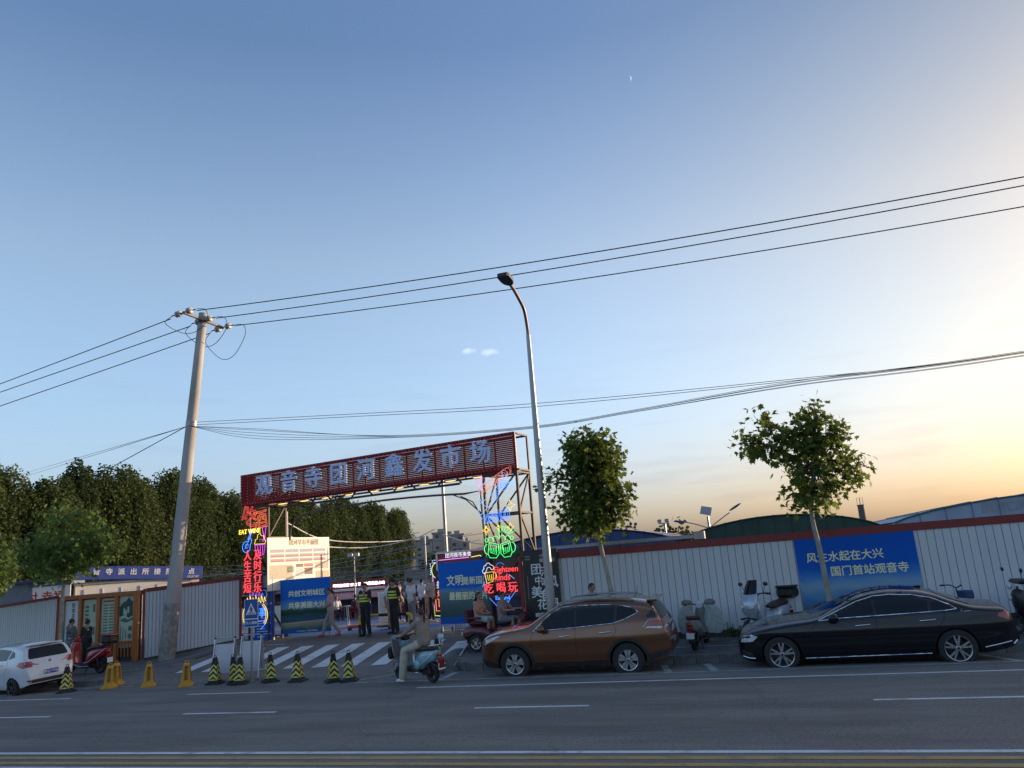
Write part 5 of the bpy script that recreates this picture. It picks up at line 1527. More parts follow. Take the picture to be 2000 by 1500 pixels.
def car_shell(spec):
    L, Wd = spec['L'], spec['W'] / 2
    top = curve_fn(spec['top']); bot = curve_fn(spec['bot']); plan = curve_fn(spec['plan']); belt = curve_fn(spec['belt'])
    prof = curve_fn(spec['prof']); tum = spec['tumble']; capr = curve_fn(spec['cap'])
    NX = 110
    xs = []
    for i in range(NX + 1):
        t = i / NX
        xs.append(L * (t - .045 * math.sin(2 * math.pi * t)))
    rings = []
    NS, NC = 22, 12
    for x in xs:
        zt, zb, w, zl = top(x), bot(x), Wd * plan(x), belt(x)
        r = min(capr(x), (zt - zb) * .6)
        half = []
        ze = zt - r
        def yside(z):
            y = w * prof(min(z, zl))
            if z > zl: y -= (z - zl) * tum
            return y
        for k in range(NS + 1):
            z = zb + (ze - zb) * k / NS
            half.append((yside(z), z))
        ye = yside(ze)
        for k in range(1, NC + 1):
            a = math.pi / 2 * k / NC
            half.append((max(0.0, ye * math.cos(a) ** .62), ze + r * math.sin(a) ** .85))
        ring = [(x, -y, z) for y, z in half] + [(x, y, z) for y, z in half[-2::-1]]
        rings.append(ring)
    mb = MB(); n = len(rings[0])
    vs = [p for r_ in rings for p in r_]; fs = []
    for i in range(len(rings) - 1):
        for k in range(n):
            k2 = (k + 1) % n
            fs.append((i * n + k, (i + 1) * n + k, (i + 1) * n + k2, i * n + k2))
    fs.append(tuple(range(n))); fs.append(tuple((len(rings) - 1) * n + k for k in range(n))[::-1])
    mb.add(vs, fs)
    me = mb.mesh('car_shell', m_seam)
    bm = bmesh.new(); bm.from_mesh(me); bmesh.ops.remove_doubles(bm, verts=bm.verts, dist=1e-5)
    bmesh.ops.recalc_face_normals(bm, faces=bm.faces); bm.to_mesh(me); bm.free()
    return me

def bool_cut(me, cutters, mats):
    o = bpy.data.objects.new('tmp', me)
    objs = []
    for c in cutters:
        c.materials.clear(); 
        co = bpy.data.objects.new('cut', c); objs.append(co)
        md = o.modifiers.new('b', 'BOOLEAN'); md.operation = 'DIFFERENCE'; md.object = co; md.solver = 'EXACT'
    out = evaluate([o] + objs)
    out.materials.clear()
    for m in mats: out.materials.append(m)
    return out

def pt_in(poly, x, y):
    c = False; j = len(poly) - 1
    for i in range(len(poly)):
        xi, yi = poly[i]; xj, yj = poly[j]
        if (yi > y) != (yj > y) and x < (xj - xi) * (y - yi) / (yj - yi) + xi: c = not c
        j = i
    return c
def dense(poly, step=.05, close=True):
    out = []
    n = len(poly)
    for i in range(n if close else n - 1):
        a, b = Vector(poly[i]), Vector(poly[(i + 1) % n]); k = max(1, int((b - a).length / step))
        out += [tuple(a.lerp(b, t / k)) for t in range(k)]
    if not close: out.append(tuple(poly[-1]))
    return out
def round_poly(poly, r=.03, n=3):
    out = []; N = len(poly)
    for i in range(N):
        p, a, b = Vector(poly[i]), Vector(poly[i - 1]), Vector(poly[(i + 1) % N])
        u, v = (a - p), (b - p); d = min(r, u.length * .45, v.length * .45)
        u.normalize(); v.normalize()
        p0, p1 = p + u * d, p + v * d
        for k in range(n + 1):
            t = k / n; out.append(tuple(p0 * (1 - t) ** 2 + p * 2 * t * (1 - t) + p1 * t * t))
    return out

class Skin:
    """projects 2-D outlines onto the car body"""
    def __init__(s, me, L):
        bm = bmesh.new(); bm.from_mesh(me); s.bvh = BVHTree.FromBMesh(bm); bm.free(); s.L = L
    def hit(s, view, u, v):
        if view == 'near': o, d = Vector((u, -3, v)), Vector((0, 1, 0))
        elif view == 'far': o, d = Vector((u, 3, v)), Vector((0, -1, 0))
        elif view == 'rear': o, d = Vector((s.L + 3, u, v)), Vector((-1, 0, 0))
        elif view == 'front': o, d = Vector((-3, u, v)), Vector((1, 0, 0))
        else: o, d = Vector((u, v, 4)), Vector((0, 0, -1))
        h = s.bvh.ray_cast(o, d)
        return (h[0], h[1]) if h[0] is not None else None
    def patch(s, name, view, poly, mat, parent, off=.004, step=.05, th=0.0, smooth=40):
        B = dense(poly, step)
        pts = [Vector(p) for p in B]; n = len(pts)
        xs = [p[0] for p in B]; ys = [p[1] for p in B]
        x = min(xs) + step * .5
        while x < max(xs):
            y = min(ys) + step * .5
            while y < max(ys):
                if pt_in(B, x, y) and min((Vector((x, y)) - q).length for q in pts) > step * .45: pts.append(Vector((x, y)))
                y += step
            x += step
        v, e, f, *_ = delaunay_2d_cdt(pts, [(i, (i + 1) % n) for i in range(n)], [], 1, 1e-6)
        vs = []
        last = None
        for p in v:
            h = s.hit(view, p.x, p.y)
            if h is None:
                best = None
                for dx, dy in ((.03, 0), (-.03, 0), (0, .03), (0, -.03), (.06, -.06), (-.06, -.06), (0, -.1)):
                    h = s.hit(view, p.x + dx, p.y + dy)
                    if h: break
            if h is None: h = last or (Vector((p.x, 0, p.y)), Vector((0, -1, 0)))
            last = h
            vs.append(h[0] + h[1] * off)
        me = bpy.data.meshes.new(name); me.from_pydata([tuple(q) for q in vs], [], f); me.materials.append(mat)
        bm = bmesh.new(); bm.from_mesh(me)
        dirv = {'near': Vector((0, -1, 0)), 'far': Vector((0, 1, 0)), 'rear': Vector((1, 0, 0)), 'front': Vector((-1, 0, 0)), 'top': Vector((0, 0, 1))}[view]
        bm.normal_update()
        for fc in bm.faces:
            if fc.normal.dot(dirv) < 0: fc.normal_flip()
        bm.to_mesh(me); bm.free()
        me.polygons.foreach_set('use_smooth', [True] * len(me.polygons)); me.update()
        return link(name, me, parent)
    def line(s, name, view, poly, r, mat, parent, close=False, off=.0, step=.05, n=6, flat=1.0):
        B = dense(poly, step, close)
        if close: B.append(B[0])
        P = []
        for p in B:
            h = s.hit(view, *p)
            if h: P.append(h[0] + h[1] * off)
        if len(P) < 2: return None
        mb = MB(); mb.tube(P, r, n); return mb.build(name, mat, parent, smooth=60)

def wheel(parent, x, y, z, r, w, side, spokes, rim_mat, dark, style, steer=0, ratio=.685):
    """side -1: outer face towards -y"""
    o = bpy.data.objects.new('wheel', None); COL.objects.link(o); o.parent = parent
    o.location = (x, y, z); o.rotation_euler = (0, 0, steer)
    Mx = Matrix.Rotation(R(90), 4, 'X') if side < 0 else Matrix.Rotation(R(-90), 4, 'X')
    rr = r * ratio
    h = w / 2
    MB().lathe([(rr, -h * .8), (rr * 1.05, -h), (r * .9, -h), (r * .985, -h * .75), (r, -h * .4), (r, h * .4), (r * .985, h * .75), (r * .9, h), (rr * 1.05, h), (rr, h * .85)], 44, Mx, cap=False).build('tyre', m_tyre, o, smooth=35)
    rim = MB()
    rim.lathe([(rr + .002, h * .9), (rr * .96, h * .86), (rr * .93, h * .5), (rr * .9, -h * .5)], 40, Mx, cap=False)
    rim.build('rim', rim_mat, o, smooth=50)
    MB().lathe([(.001, h * .0), (rr * .62, h * .0), (rr * .66, -h * .1), (rr * .92, -h * .2)], 30, Mx, cap=False).build('brake_disc', dark, o, smooth=50)
    sp = MB()
    for k in range(spokes):
        a = 2 * math.pi * k / spokes + .3
        if style == 'pair':
            for da in (-.17, .17):
                p0 = Vector((rr * .16 * math.cos(a), rr * .16 * math.sin(a))); p1 = Vector((rr * .95 * math.cos(a + da * 1.35), rr * .95 * math.sin(a + da * 1.35)))
                d = (p1 - p0).normalized(); q = Vector((-d.y, d.x))
                w0, w1 = .026, .036
                poly = [p0 - q * w0, p1 - q * w1, p1 + q * w1, p0 + q * w0]
                sp.prism([tuple(p) for p in poly], h * .16, Mx @ Matrix.Translation((0, 0, h * .66)))
        elif style == 'vee':
            for da in (-.2, .2):
                p0 = Vector((rr * .2 * math.cos(a + da * .3), rr * .2 * math.sin(a + da * .3))); p1 = Vector((rr * .96 * math.cos(a + da), rr * .96 * math.sin(a + da)))
                d = (p1 - p0).normalized(); q = Vector((-d.y, d.x))
                poly = [p0 - q * .018, p1 - q * .017, p1 + q * .017, p0 + q * .018]
                sp.prism([tuple(p) for p in poly], h * .16, Mx @ Matrix.Translation((0, 0, h * .7)))
        else:
            p0 = Vector((rr * .1 * math.cos(a), rr * .1 * math.sin(a))); p1 = Vector((rr * .95 * math.cos(a + .25), rr * .95 * math.sin(a + .25)))
            d = (p1 - p0).normalized(); q = Vector((-d.y, d.x))
            sp.prism([tuple(p) for p in (p0 - q * .02, p1 - q * .035, p1 + q * .03, p0 + q * .02)], h * .2, Mx @ Matrix.Translation((0, 0, h * .62)))
    sp.lathe([(.0, h * .92), (rr * .14, h * .9), (rr * .2, h * .8), (rr * .22, h * .55)], 16, Mx, cap=False)
    sp.build('spokes', rim_mat, o, smooth=30)
    MB().lathe([(.0, h * .955), (rr * .10, h * .945), (rr * .105, h * .88)], 14, Mx).build('hub_cap', dark, o, smooth=40)
    return o

def car(name, label, loc, rot, spec, paint_m):
    root = thing(name, label, 'car', loc, 0, None, rot)
    L, Wd = spec['L'], spec['W'] / 2
    shell = car_shell(spec)
    cut = []
    for wx in spec['wheels']:
        for sgn in (-1, 1):
            c = MB().lathe([(spec['arch'], -.24), (spec['arch'], .24)], 40, Matrix.Translation((wx, sgn * (Wd - .1), spec['wr'] - .01)) @ RX90)
            cut.append(c.mesh('cut', m_seam))
    me = bool_cut(shell, cut, [paint_m, m_well])
    mi = []
    for p in me.polygons:
        c = p.center; w_ = 0
        for wx in spec['wheels']:
            d = math.hypot(c.x - wx, c.z - (spec['wr'] - .01))
            if d < spec['arch'] + .006 and abs(c.y) < Wd - .004 and (abs(c.y) < Wd * .82 or abs(d - spec['arch']) < .006): w_ = 1
        if p.normal.z < -.7 and c.z < .45: w_ = 1
        mi.append(w_)
    me.polygons.foreach_set('material_index', mi)
    me.polygons.foreach_set('use_smooth', [True] * len(me.polygons)); me.set_sharp_from_angle(angle=R(38)); me.update()
    body = link('body', me, root)
    for wx in spec['wheels']:
        for sgn in (-1, 1):
            wheel(root, wx, sgn * (Wd - spec['tw'] / 2 - .015), spec['wr'], spec['wr'], spec['tw'], sgn, spec['spokes'], spec['rim'], spec['rim_dark'], spec['style'], 0, spec.get('ratio', .685))
    MB().box((L / 2, 0, .36), (L * .72, spec['W'] * .62, .2)).build('underbody', m_well, root)
    return root, body, Skin(shell, L)
def arch_ring(cx, cz, r0, r1, a0, a1, n=18):
    o = [(cx + r1 * math.cos(R(a0 + (a1 - a0) * i / n)), cz + r1 * math.sin(R(a0 + (a1 - a0) * i / n))) for i in range(n + 1)]
    i_ = [(cx + r0 * math.cos(R(a0 + (a1 - a0) * i / n)), cz + r0 * math.sin(R(a0 + (a1 - a0) * i / n))) for i in range(n + 1)]
    return o + i_[::-1]
def carpaint(name, col, flake=.0, coat=1.0, rough=.32, metal=.55):
    return M(name, col, rough, metal=metal, var=.05, scale=2, coat=coat)

# ---- brown SUV
m_brown = carpaint('brown_metallic_paint', (.165, .064, .026), rough=.3, metal=.5)
SUV = dict(L=4.55, W=1.83,
    top=[(0, .70), (.05, .87), (.18, .99), (.6, 1.085), (1.12, 1.155), (1.25, 1.19), (1.55, 1.36), (1.9, 1.555), (2.2, 1.635), (2.7, 1.665), (3.3, 1.65), (3.8, 1.61), (4.12, 1.55), (4.24, 1.44), (4.38, 1.2), (4.46, 1.05), (4.51, .95), (4.55, .74)],
    bot=[(0, .42), (.15, .30), (.5, .26), (1.2, .27), (3.3, .28), (4.0, .30), (4.4, .38), (4.55, .48)],
    plan=[(0, .60), (.08, .72), (.25, .86), (.6, .965), (1.0, .99), (2.2, 1.0), (3.6, .99), (4.1, .95), (4.4, .87), (4.55, .76)],
    belt=[(0, .8), (1.2, 1.03), (2.5, 1.07), (3.6, 1.13), (4.55, 1.16)],
    prof=[(.25, .90), (.38, .955), (.55, .985), (.72, .99), (.84, 1.0), (.93, .985), (1.05, .955), (1.2, .93)],
    tumble=.46, cap=[(0, .1), (1.1, .09), (1.5, .12), (2.2, .15), (3.6, .15), (4.2, .13), (4.55, .12)],
    wheels=(.92, 3.58), wr=.366, arch=.412, tw=.235, ratio=.60, spokes=5, style='pair', rim=m_alloy, rim_dark=m_alloy_d)
suv, sb_, sk = car('brown_suv', 'metallic brown sport utility car with silver wheels parked at the kerb by the entrance', (-7.09, 18.15 + .905, -.175), (R(3.0), 0, 0), SUV, m_brown)
suv.scale = (1.015, 1.015, 1.03)
win_f = [(1.50, 1.075), (2.42, 1.115), (2.42, 1.53), (2.12, 1.51), (1.86, 1.395)]
win_r = [(2.46, 1.117), (3.3, 1.16), (3.48, 1.24), (3.42, 1.47), (3.28, 1.52), (2.46, 1.532)]
win_q = [(3.36, 1.175), (3.86, 1.33), (3.74, 1.44), (3.46, 1.50)]
dlo = [(1.42, 1.06), (2.44, 1.10), (3.34, 1.152), (3.6, 1.225), (3.9, 1.345), (3.80, 1.44), (3.55, 1.50), (3.3, 1.535), (2.44, 1.555), (2.1, 1.53), (1.84, 1.41)]
win_r2 = [(2.46, 1.117), (3.31, 1.158), (3.36, 1.50), (3.28, 1.523), (2.46, 1.537)]
win_q2 = [(3.39, 1.178), (3.58, 1.235), (3.85, 1.345), (3.77, 1.425), (3.55, 1.485), (3.43, 1.505)]
for side in ('near', 'far'):
    sk.patch('window_frame', side, dlo, m_plastic, suv, .002)
    for w_ in (win_f, win_r2, win_q2):
        g_ = sk.patch('side_window', side, round_poly(w_, .03), m_glass, suv, .006)
    sk.line('chrome_strip', side, dlo, .009, m_chrome, suv, close=True, off=.006)
    # door gaps
    for ln in ([(1.42, 1.06), (1.36, .92), (1.38, .5), (1.42, .36)], [(2.44, 1.10), (2.42, .8), (2.44, .38)], [(3.34, 1.15), (3.38, .98), (3.24, .84)], [(1.42, .37), (2.44, .37), (3.05, .38)]):
        sk.line('door_gap', side, ln, .0045, m_seam, suv, off=.0)
    for hx, hz in ((2.16, .93), (3.12, .97)):
        h_ = sk.hit(side, hx, hz); mb = MB(); sg = -1 if side == 'near' else 1
        mb.tube([h_[0] + Vector((-.13, sg * .008, -.01)), h_[0] + Vector((-.11, sg * .035, 0)), h_[0] + Vector((.1, sg * .035, .012)), h_[0] + Vector((.13, sg * .008, .012))], [(.016, .014)] * 4, 8); mb.build('door_handle', m_chrome, suv, smooth=60)
    for wx in (.92, 3.58):
        sk.patch('arch_trim', side, arch_ring(wx, .356, .416, .478, 5, 172), m_plastic, suv, .012)
    sk.patch('sill_trim', side, [(1.36, .29), (3.14, .30), (3.13, .39), (2.4, .36), (1.37, .375)], m_plastic, suv, .012)
    sk.patch('bumper_trim', side, [(.06, .33), (.5, .28), (.47, .38), (.2, .44), (.03, .45)], m_plastic, suv, .008)
    sk.patch('bumper_trim', side, [(4.02, .33), (4.4, .42), (4.5, .5), (4.5, .56), (4.06, .47)], m_plastic, suv, .008)
    sk.patch('head_lamp', side, [(.14, .78), (.32, .86), (.62, .99), (.5, .99), (.2, .90)], m_lens, suv, .005)
    t_ = sk.patch('tail_lamp', side, [(3.98, 1.03), (4.36, 1.0), (4.42, 1.06), (4.34, 1.18), (4.12, 1.18)], m_tail, suv, .008)
    sk.patch('lamp_lens', side, [(4.02, 1.02), (4.38, .985), (4.41, 1.03), (4.1, 1.045)], m_lens, suv, .012)
    sk.line('lamp_chrome', side, [(3.98, 1.03), (4.12, 1.18), (4.34, 1.185)], .006, m_chrome, suv, off=.01)
    h_ = sk.hit(side, 1.72, 1.08); sg = -1 if side == 'near' else 1
    mb = MB(); mb.ball((0, 0, 0), (.11, .12, .085), 14, 10); mb.build('mirror', m_brown, suv, h_[0] + Vector((-.06, sg * .15, .04)), smooth=60)
    MB().box(h_[0] + Vector((-.05, sg * .07, -.02)), (.09, .16, .05), bev=.01).build('mirror_foot', m_plastic, suv)
    mb = MB(); ys = [sk.hit('top', x, sg * .56)[0] for x in (2.05, 2.2, 2.6, 3.0, 3.4, 3.7)]
    mb.tube([ys[0] + Vector((-.05, 0, .0))] + [p + Vector((0, 0, .05)) for p in ys] + [ys[-1] + Vector((.12, 0, -.0))], .02, 8); mb.build('roof_rail', m_galv, suv, smooth=60)
    sk.patch('rear_quarter_glass', side, [(4.05, 1.24), (4.22, 1.42), (4.30, 1.3), (4.34, 1.22)], m_plastic, suv, .004)
sk.patch('windshield', 'top', [(1.30, -.60), (1.30, .60), (1.95, .52), (1.95, -.52)], m_glass, suv, .006, step=.08)
sk.patch('rear_window', 'rear', round_poly([(-.62, 1.16), (.62, 1.16), (.52, 1.47), (-.52, 1.47)], .05), m_glass, suv, .006)
for sg in (-1, 1):
    sk.patch('tail_lamp', 'rear', [(sg * .42, 1.02), (sg * .74, 1.0), (sg * .72, 1.15), (sg * .5, 1.1)], m_tail, suv, .008)
    sk.patch('lamp_lens', 'rear', [(sg * .45, 1.0), (sg * .73, .985), (sg * .735, 1.03), (sg * .5, 1.04)], m_lens, suv, .012)
sk.line('chrome_strip', 'rear', [(-.4, 1.02), (.4, 1.02)], .018, m_chrome, suv, off=.01)
h_ = sk.hit('rear', 0, .9)
MB().box(h_[0] + Vector((.012, 0, 0)), (.012, .42, .13), bev=.004).build('number_plate', M('grey_plate', (.35, .37, .45), .4), suv)
sk.patch('bumper_trim', 'rear', [(-.68, .45), (.68, .45), (.7, .6), (-.7, .6)], m_plastic, suv, .008)
sp_ = MB(); sp_.box((4.2, 0, 1.56), (.24, 1.08, .035), bev=.015); sp_.build('spoiler', m_brown, suv)
mb = MB(); mb.tube([(3.75, 0, 1.62), (3.85, 0, 1.86)], [.008, .003], 6); mb.build('aerial', m_plastic, suv)
sk.patch('grille', 'front', [(-.42, .55), (.42, .55), (.5, .74), (-.5, .74)], m_plastic, suv, .006)

# ---- black sedan
m_blackp = M('black_metallic_paint', (.006, .006, .008), .25, var=.05, coat=.55, spec=.25)
SED = dict(L=5.12, W=1.86,
    top=[(0, .56), (.05, .68), (.16, .77), (.5, .87), (1.0, .945), (1.5, .99), (1.62, 1.02), (2.0, 1.19), (2.35, 1.33), (2.7, 1.415), (3.05, 1.44), (3.45, 1.42), (3.8, 1.345), (4.15, 1.20), (4.45, 1.095), (4.7, 1.06), (4.95, 1.03), (5.03, .96), (5.09, .75), (5.12, .6)],
    bot=[(0, .32), (.2, .2), (.6, .18), (1.3, .19), (3.8, .20), (4.5, .24), (5.0, .33), (5.12, .42)],
    plan=[(0, .56), (.06, .70), (.25, .86), (.6, .955), (1.0, .985), (2.4, 1.0), (3.9, .995), (4.5, .95), (4.9, .86), (5.12, .70)],
    belt=[(0, .72), (1.6, .92), (2.8, .965), (3.9, 1.0), (5.12, .98)],
    prof=[(.18, .88), (.3, .945), (.45, .98), (.62, .985), (.75, 1.0), (.82, .985), (.95, .945), (1.1, .92)],
    tumble=.56, cap=[(0, .12), (1.5, .09), (1.9, .12), (2.7, .17), (3.4, .17), (4.2, .12), (4.6, .1), (5.12, .14)],
    wheels=(.84, 4.02), wr=.345, arch=.385, tw=.245, spokes=5, style='vee', rim=M('sedan_alloy', (.5, .5, .52), .3, metal=.85), rim_dark=m_alloy_d)
sed, _, sk = car('black_sedan', 'long black saloon car with chrome window line parked before the blue banner', (-1.03, 18.22 + .91, -.175), (R(3.0), 0, R(-.4)), SED, m_blackp)
sed.scale = (1.06, 1.04, 1.06)
dlo = [(1.62, .955), (2.1, .985), (3.0, 1.005), (3.9, 1.03), (4.12, 1.05), (4.0, 1.145), (3.72, 1.265), (3.4, 1.335), (3.0, 1.36), (2.7, 1.345), (2.38, 1.265), (2.05, 1.135)]
for side in ('near', 'far'):
    sg = -1 if side == 'near' else 1
    sk.patch('window_frame', side, dlo, m_plastic, sed, .002)
    for w_ in ([(1.78, .985), (2.66, 1.01), (2.66, 1.315), (2.4, 1.25), (2.08, 1.125)], [(2.7, 1.012), (3.62, 1.035), (3.66, 1.265), (3.4, 1.315), (3.0, 1.34), (2.7, 1.325)], [(3.68, 1.037), (4.05, 1.058), (3.96, 1.135), (3.71, 1.245)]):
        sk.patch('side_window', side, round_poly(w_, .03), m_glass, sed, .006)
    sk.line('chrome_strip', side, dlo, .013, m_chrome, sed, close=True, off=.008)
    for ln in ([(1.64, .95), (1.5, .85), (1.46, .5), (1.5, .28)], [(2.68, 1.0), (2.66, .7), (2.68, .27)], [(3.9, 1.02), (3.86, .86), (3.62, .66)], [(1.5, .28), (2.7, .27), (3.5, .28)]):
        sk.line('door_gap', side, ln, .0045, m_seam, sed)
    sk.line('sill_strip', side, [(1.28, .255), (2.4, .262), (3.56, .268)], .012, m_chrome, sed, off=.006)
    sk.line('bumper_strip', side, [(4.48, .34), (4.95, .42)], .011, m_chrome, sed, off=.006)
    for hx, hz in ((2.42, .845), (3.58, .88)):
        h_ = sk.hit(side, hx, hz); mb = MB()
        mb.tube([h_[0] + Vector((-.13, sg * .006, -.005)), h_[0] + Vector((-.1, sg * .03, 0)), h_[0] + Vector((.1, sg * .03, .008)), h_[0] + Vector((.13, sg * .006, .01))], [(.014, .012)] * 4, 8); mb.build('door_handle', m_chrome, sed, smooth=60)
    sk.patch('head_lamp', side, [(.07, .58), (.3, .60), (.42, .70), (.3, .74), (.12, .70)], m_lens, sed, .005)
    sk.patch('tail_lamp', side, [(4.78, .88), (5.0, .80), (5.06, .84), (5.0, .96), (4.82, .94)], m_tail, sed, .006)
    sk.line('badge_strip', side, [(4.18, 1.0), (4.2, 1.045), (4.21, 1.0), (4.36, 1.005)], .006, m_chrome, sed, off=.004, step=.03)
    h_ = sk.hit(side, 1.95, .985)
    mb = MB(); mb.ball((0, 0, 0), (.10, .12, .075), 14, 10); mb.build('mirror', m_blackp, sed, h_[0] + Vector((-.05, sg * .15, .04)), smooth=60)
    MB().box(h_[0] + Vector((-.04, sg * .07, -.02)), (.08, .16, .04), bev=.01).build('mirror_foot', m_plastic, sed)
    sk.patch('intake', side, [(.06, .3), (.3, .26), (.26, .38), (.08, .44)], m_plastic, sed, .004)
    sk.line('intake_strip', side, [(.08, .30), (.2, .27), (.32, .27)], .012, m_chrome, sed, off=.006)
    sk.line('exhaust_trim', side, [(4.98, .36), (5.06, .42)], .02, m_chrome, sed, off=.004)
sk.patch('windshield', 'top', [(1.68, -.62), (1.68, .62), (2.42, .50), (2.42, -.50)], m_glass, sed, .006, step=.08)
sk.patch('rear_window', 'top', [(3.85, -.50), (3.85, .50), (4.4, .56), (4.4, -.56)], m_glass, sed, .006, step=.08)
sk.patch('sunroof', 'top', [(2.55, -.42), (2.55, .42), (3.5, .42), (3.5, -.42)], m_glass, sed, .005, step=.1)
sk.patch('grille', 'front', [(-.34, .38), (.34, .38), (.38, .62), (-.38, .62)], m_plastic, sed, .006)
mb = MB(); mb.box((3.62, 0, 1.41), (.14, .03, .05), bev=.015); mb.build('shark_fin', m_blackp, sed)
MB().box((3.2, -.62, 1.452 - .07), (.1, .04, .05), bev=.01).build('roof_sensor', m_plastic, sed)

# ---- white hatchback
m_whitep = carpaint('white_car_paint', (.62, .64, .68), rough=.3, metal=0.0)
HAT = dict(L=3.75, W=1.66,
    top=[(0, .62), (.1, .78), (.4, .92), (.85, 1.02), (1.0, 1.06), (1.4, 1.32), (1.75, 1.46), (2.2, 1.51), (2.8, 1.50), (3.2, 1.46), (3.38, 1.40), (3.52, 1.2), (3.62, 1.0), (3.68, .85), (3.75, .62)],
    bot=[(0, .36), (.2, .24), (1, .22), (2.8, .23), (3.4, .28), (3.75, .38)],
    plan=[(0, .6), (.1, .75), (.35, .92), (.7, .985), (1.8, 1.0), (3.0, .99), (3.4, .94), (3.6, .86), (3.75, .72)],
    belt=[(0, .8), (1.0, .98), (2.0, 1.02), (3.0, 1.08), (3.75, 1.1)],
    prof=[(.22, .88), (.35, .95), (.55, .985), (.7, 1.0), (.85, .985), (1.0, .95), (1.1, .92)],
    tumble=.42, cap=[(0, .1), (1.0, .08), (1.6, .13), (3.0, .14), (3.5, .12), (3.75, .12)],
    wheels=(.70, 3.10), wr=.285, arch=.325, tw=.19, spokes=6, style='swirl', rim=M('black_polished_rim', (.10, .10, .11), .3, metal=.8), rim_dark=m_alloy_d)
hat, _, sk = car('white_hatchback', 'small white hatchback with red tail lamps parked by the left kerb', (-23.69, 18.94, -.15), (R(2.6), 0, R(-14)), HAT, m_whitep)
hat.scale = (.95, .97, .95)
for side in ('near', 'far'):
    sg = -1 if side == 'near' else 1
    for w_ in ([(1.3, 1.03), (1.98, 1.05), (1.98, 1.4), (1.75, 1.37)], [(2.03, 1.052), (2.7, 1.085), (2.78, 1.36), (2.03, 1.4)], [(2.78, 1.1), (3.1, 1.17), (3.0, 1.3), (2.84, 1.34)]):
        sk.patch('side_window', side, round_poly(w_, .03), m_glass, hat, .005)
    for ln in ([(2.0, 1.05), (1.98, .7), (2.0, .3)], [(2.76, 1.1), (2.8, .9), (2.68, .66)], [(1.15, 1.0), (1.1, .7), (1.14, .32)]):
        sk.line('door_gap', side, ln, .004, m_seam, hat)
    sk.patch('tail_lamp', side, [(3.3, .92), (3.6, .84), (3.66, .9), (3.6, 1.02), (3.4, 1.03)], m_tail, hat, .008)
    h_ = sk.hit(side, 2.45, .95); MB().box(h_[0] + Vector((0, sg * .02, 0)), (.18, .03, .03), bev=.01).build('door_handle', m_whitep, hat)
sk.patch('rear_window', 'rear', round_poly([(-.58, 1.08), (.58, 1.08), (.5, 1.38), (-.5, 1.38)], .08), m_glass, hat, .006)
sk.patch('windshield', 'top', [(1.05, -.58), (1.05, .58), (1.55, .48), (1.55, -.48)], m_glass, hat, .006, step=.08)
for sg in (-1, 1):
    sk.patch('tail_lamp', 'rear', round_poly([(sg * .48, .86), (sg * .72, .86), (sg * .70, 1.02), (sg * .58, 1.03)], .04), m_tail, hat, .01)
    sk.patch('reflector', 'rear', [(sg * .5, .44), (sg * .66, .46), (sg * .64, .5), (sg * .5, .49)], m_tail, hat, .01)
sk.patch('bumper_trim', 'rear', [(-.62, .40), (.62, .40), (.56, .50), (-.56, .50)], m_plastic, hat, .006)
h_ = sk.hit('rear', 0, .66)
pl_ = MB().box((0, 0, 0), (.012, .42, .13), bev=.004).build('number_plate', m_plate, hat, h_[0] + Vector((.012, 0, 0)))
tm2 = text_mesh('京Q·7Y6J6', .10, m_white_p, bold=.002)
o_ = link('plate_lettering', tm2, hat, h_[0] + Vector((.022, 0, 0))); o_.rotation_euler = (R(90), 0, R(90))
h_ = sk.hit('rear', 0, .96); mb = MB(); mb.lathe([(.0, .012), (.045, .01), (.05, 0)], 16, Matrix.Translation(h_[0]) @ Matrix.Rotation(R(90), 4, 'Y')); mb.build('badge', m_chrome, hat)
MB().box((3.32, 0, 1.465), (.24, .98, .03), bev=.012).build('spoiler', m_whitep, hat)
MB().box((3.42, 0, 1.44), (.05, .3, .02)).build('brake_lamp', m_plastic, hat)
# ------------------------------------------------------------------ people
def remesh(mb, voxel, mat, name, smooth=3, disp=0.0):
    me = bpy.data.meshes.new('tmp'); me.from_pydata(mb.v, [], mb.f)
    o = bpy.data.objects.new('tmp', me)
    m = o.modifiers.new('r', 'REMESH'); m.mode = 'VOXEL'; m.voxel_size = voxel
    s = o.modifiers.new('s', 'SMOOTH'); s.factor = .5; s.iterations = smooth
    out = evaluate([o]); bpy.data.meshes.remove(me)
    out.name = name; out.materials.clear(); out.materials.append(mat)
    out.polygons.foreach_set('use_smooth', [True] * len(out.polygons))
    return out
def chain(mb, pts, rs, n=10, up=None):
    pts = [Vector(p) for p in pts]
    mb.tube(pts, rs, n, True, up)
    for p, r in ((pts[0], rs[0]), (pts[-1], rs[-1])):
        q = r if isinstance(r, (int, float)) else min(r)
        mb.ball(p, q * .97, 10, 6)
m_skin = M('skin', (.36, .20, .135), .55, var=.08); m_hair = M('black_hair', (.012, .010, .010), .5, var=.3, scale=30); m_hair_r = M('dark_red_hair', (.035, .012, .010), .45, var=.3, scale=30)
def cloth(name, col, **k): return M(name, col, .85, var=.16, scale=9, bump=.25, bscale=14, **k)

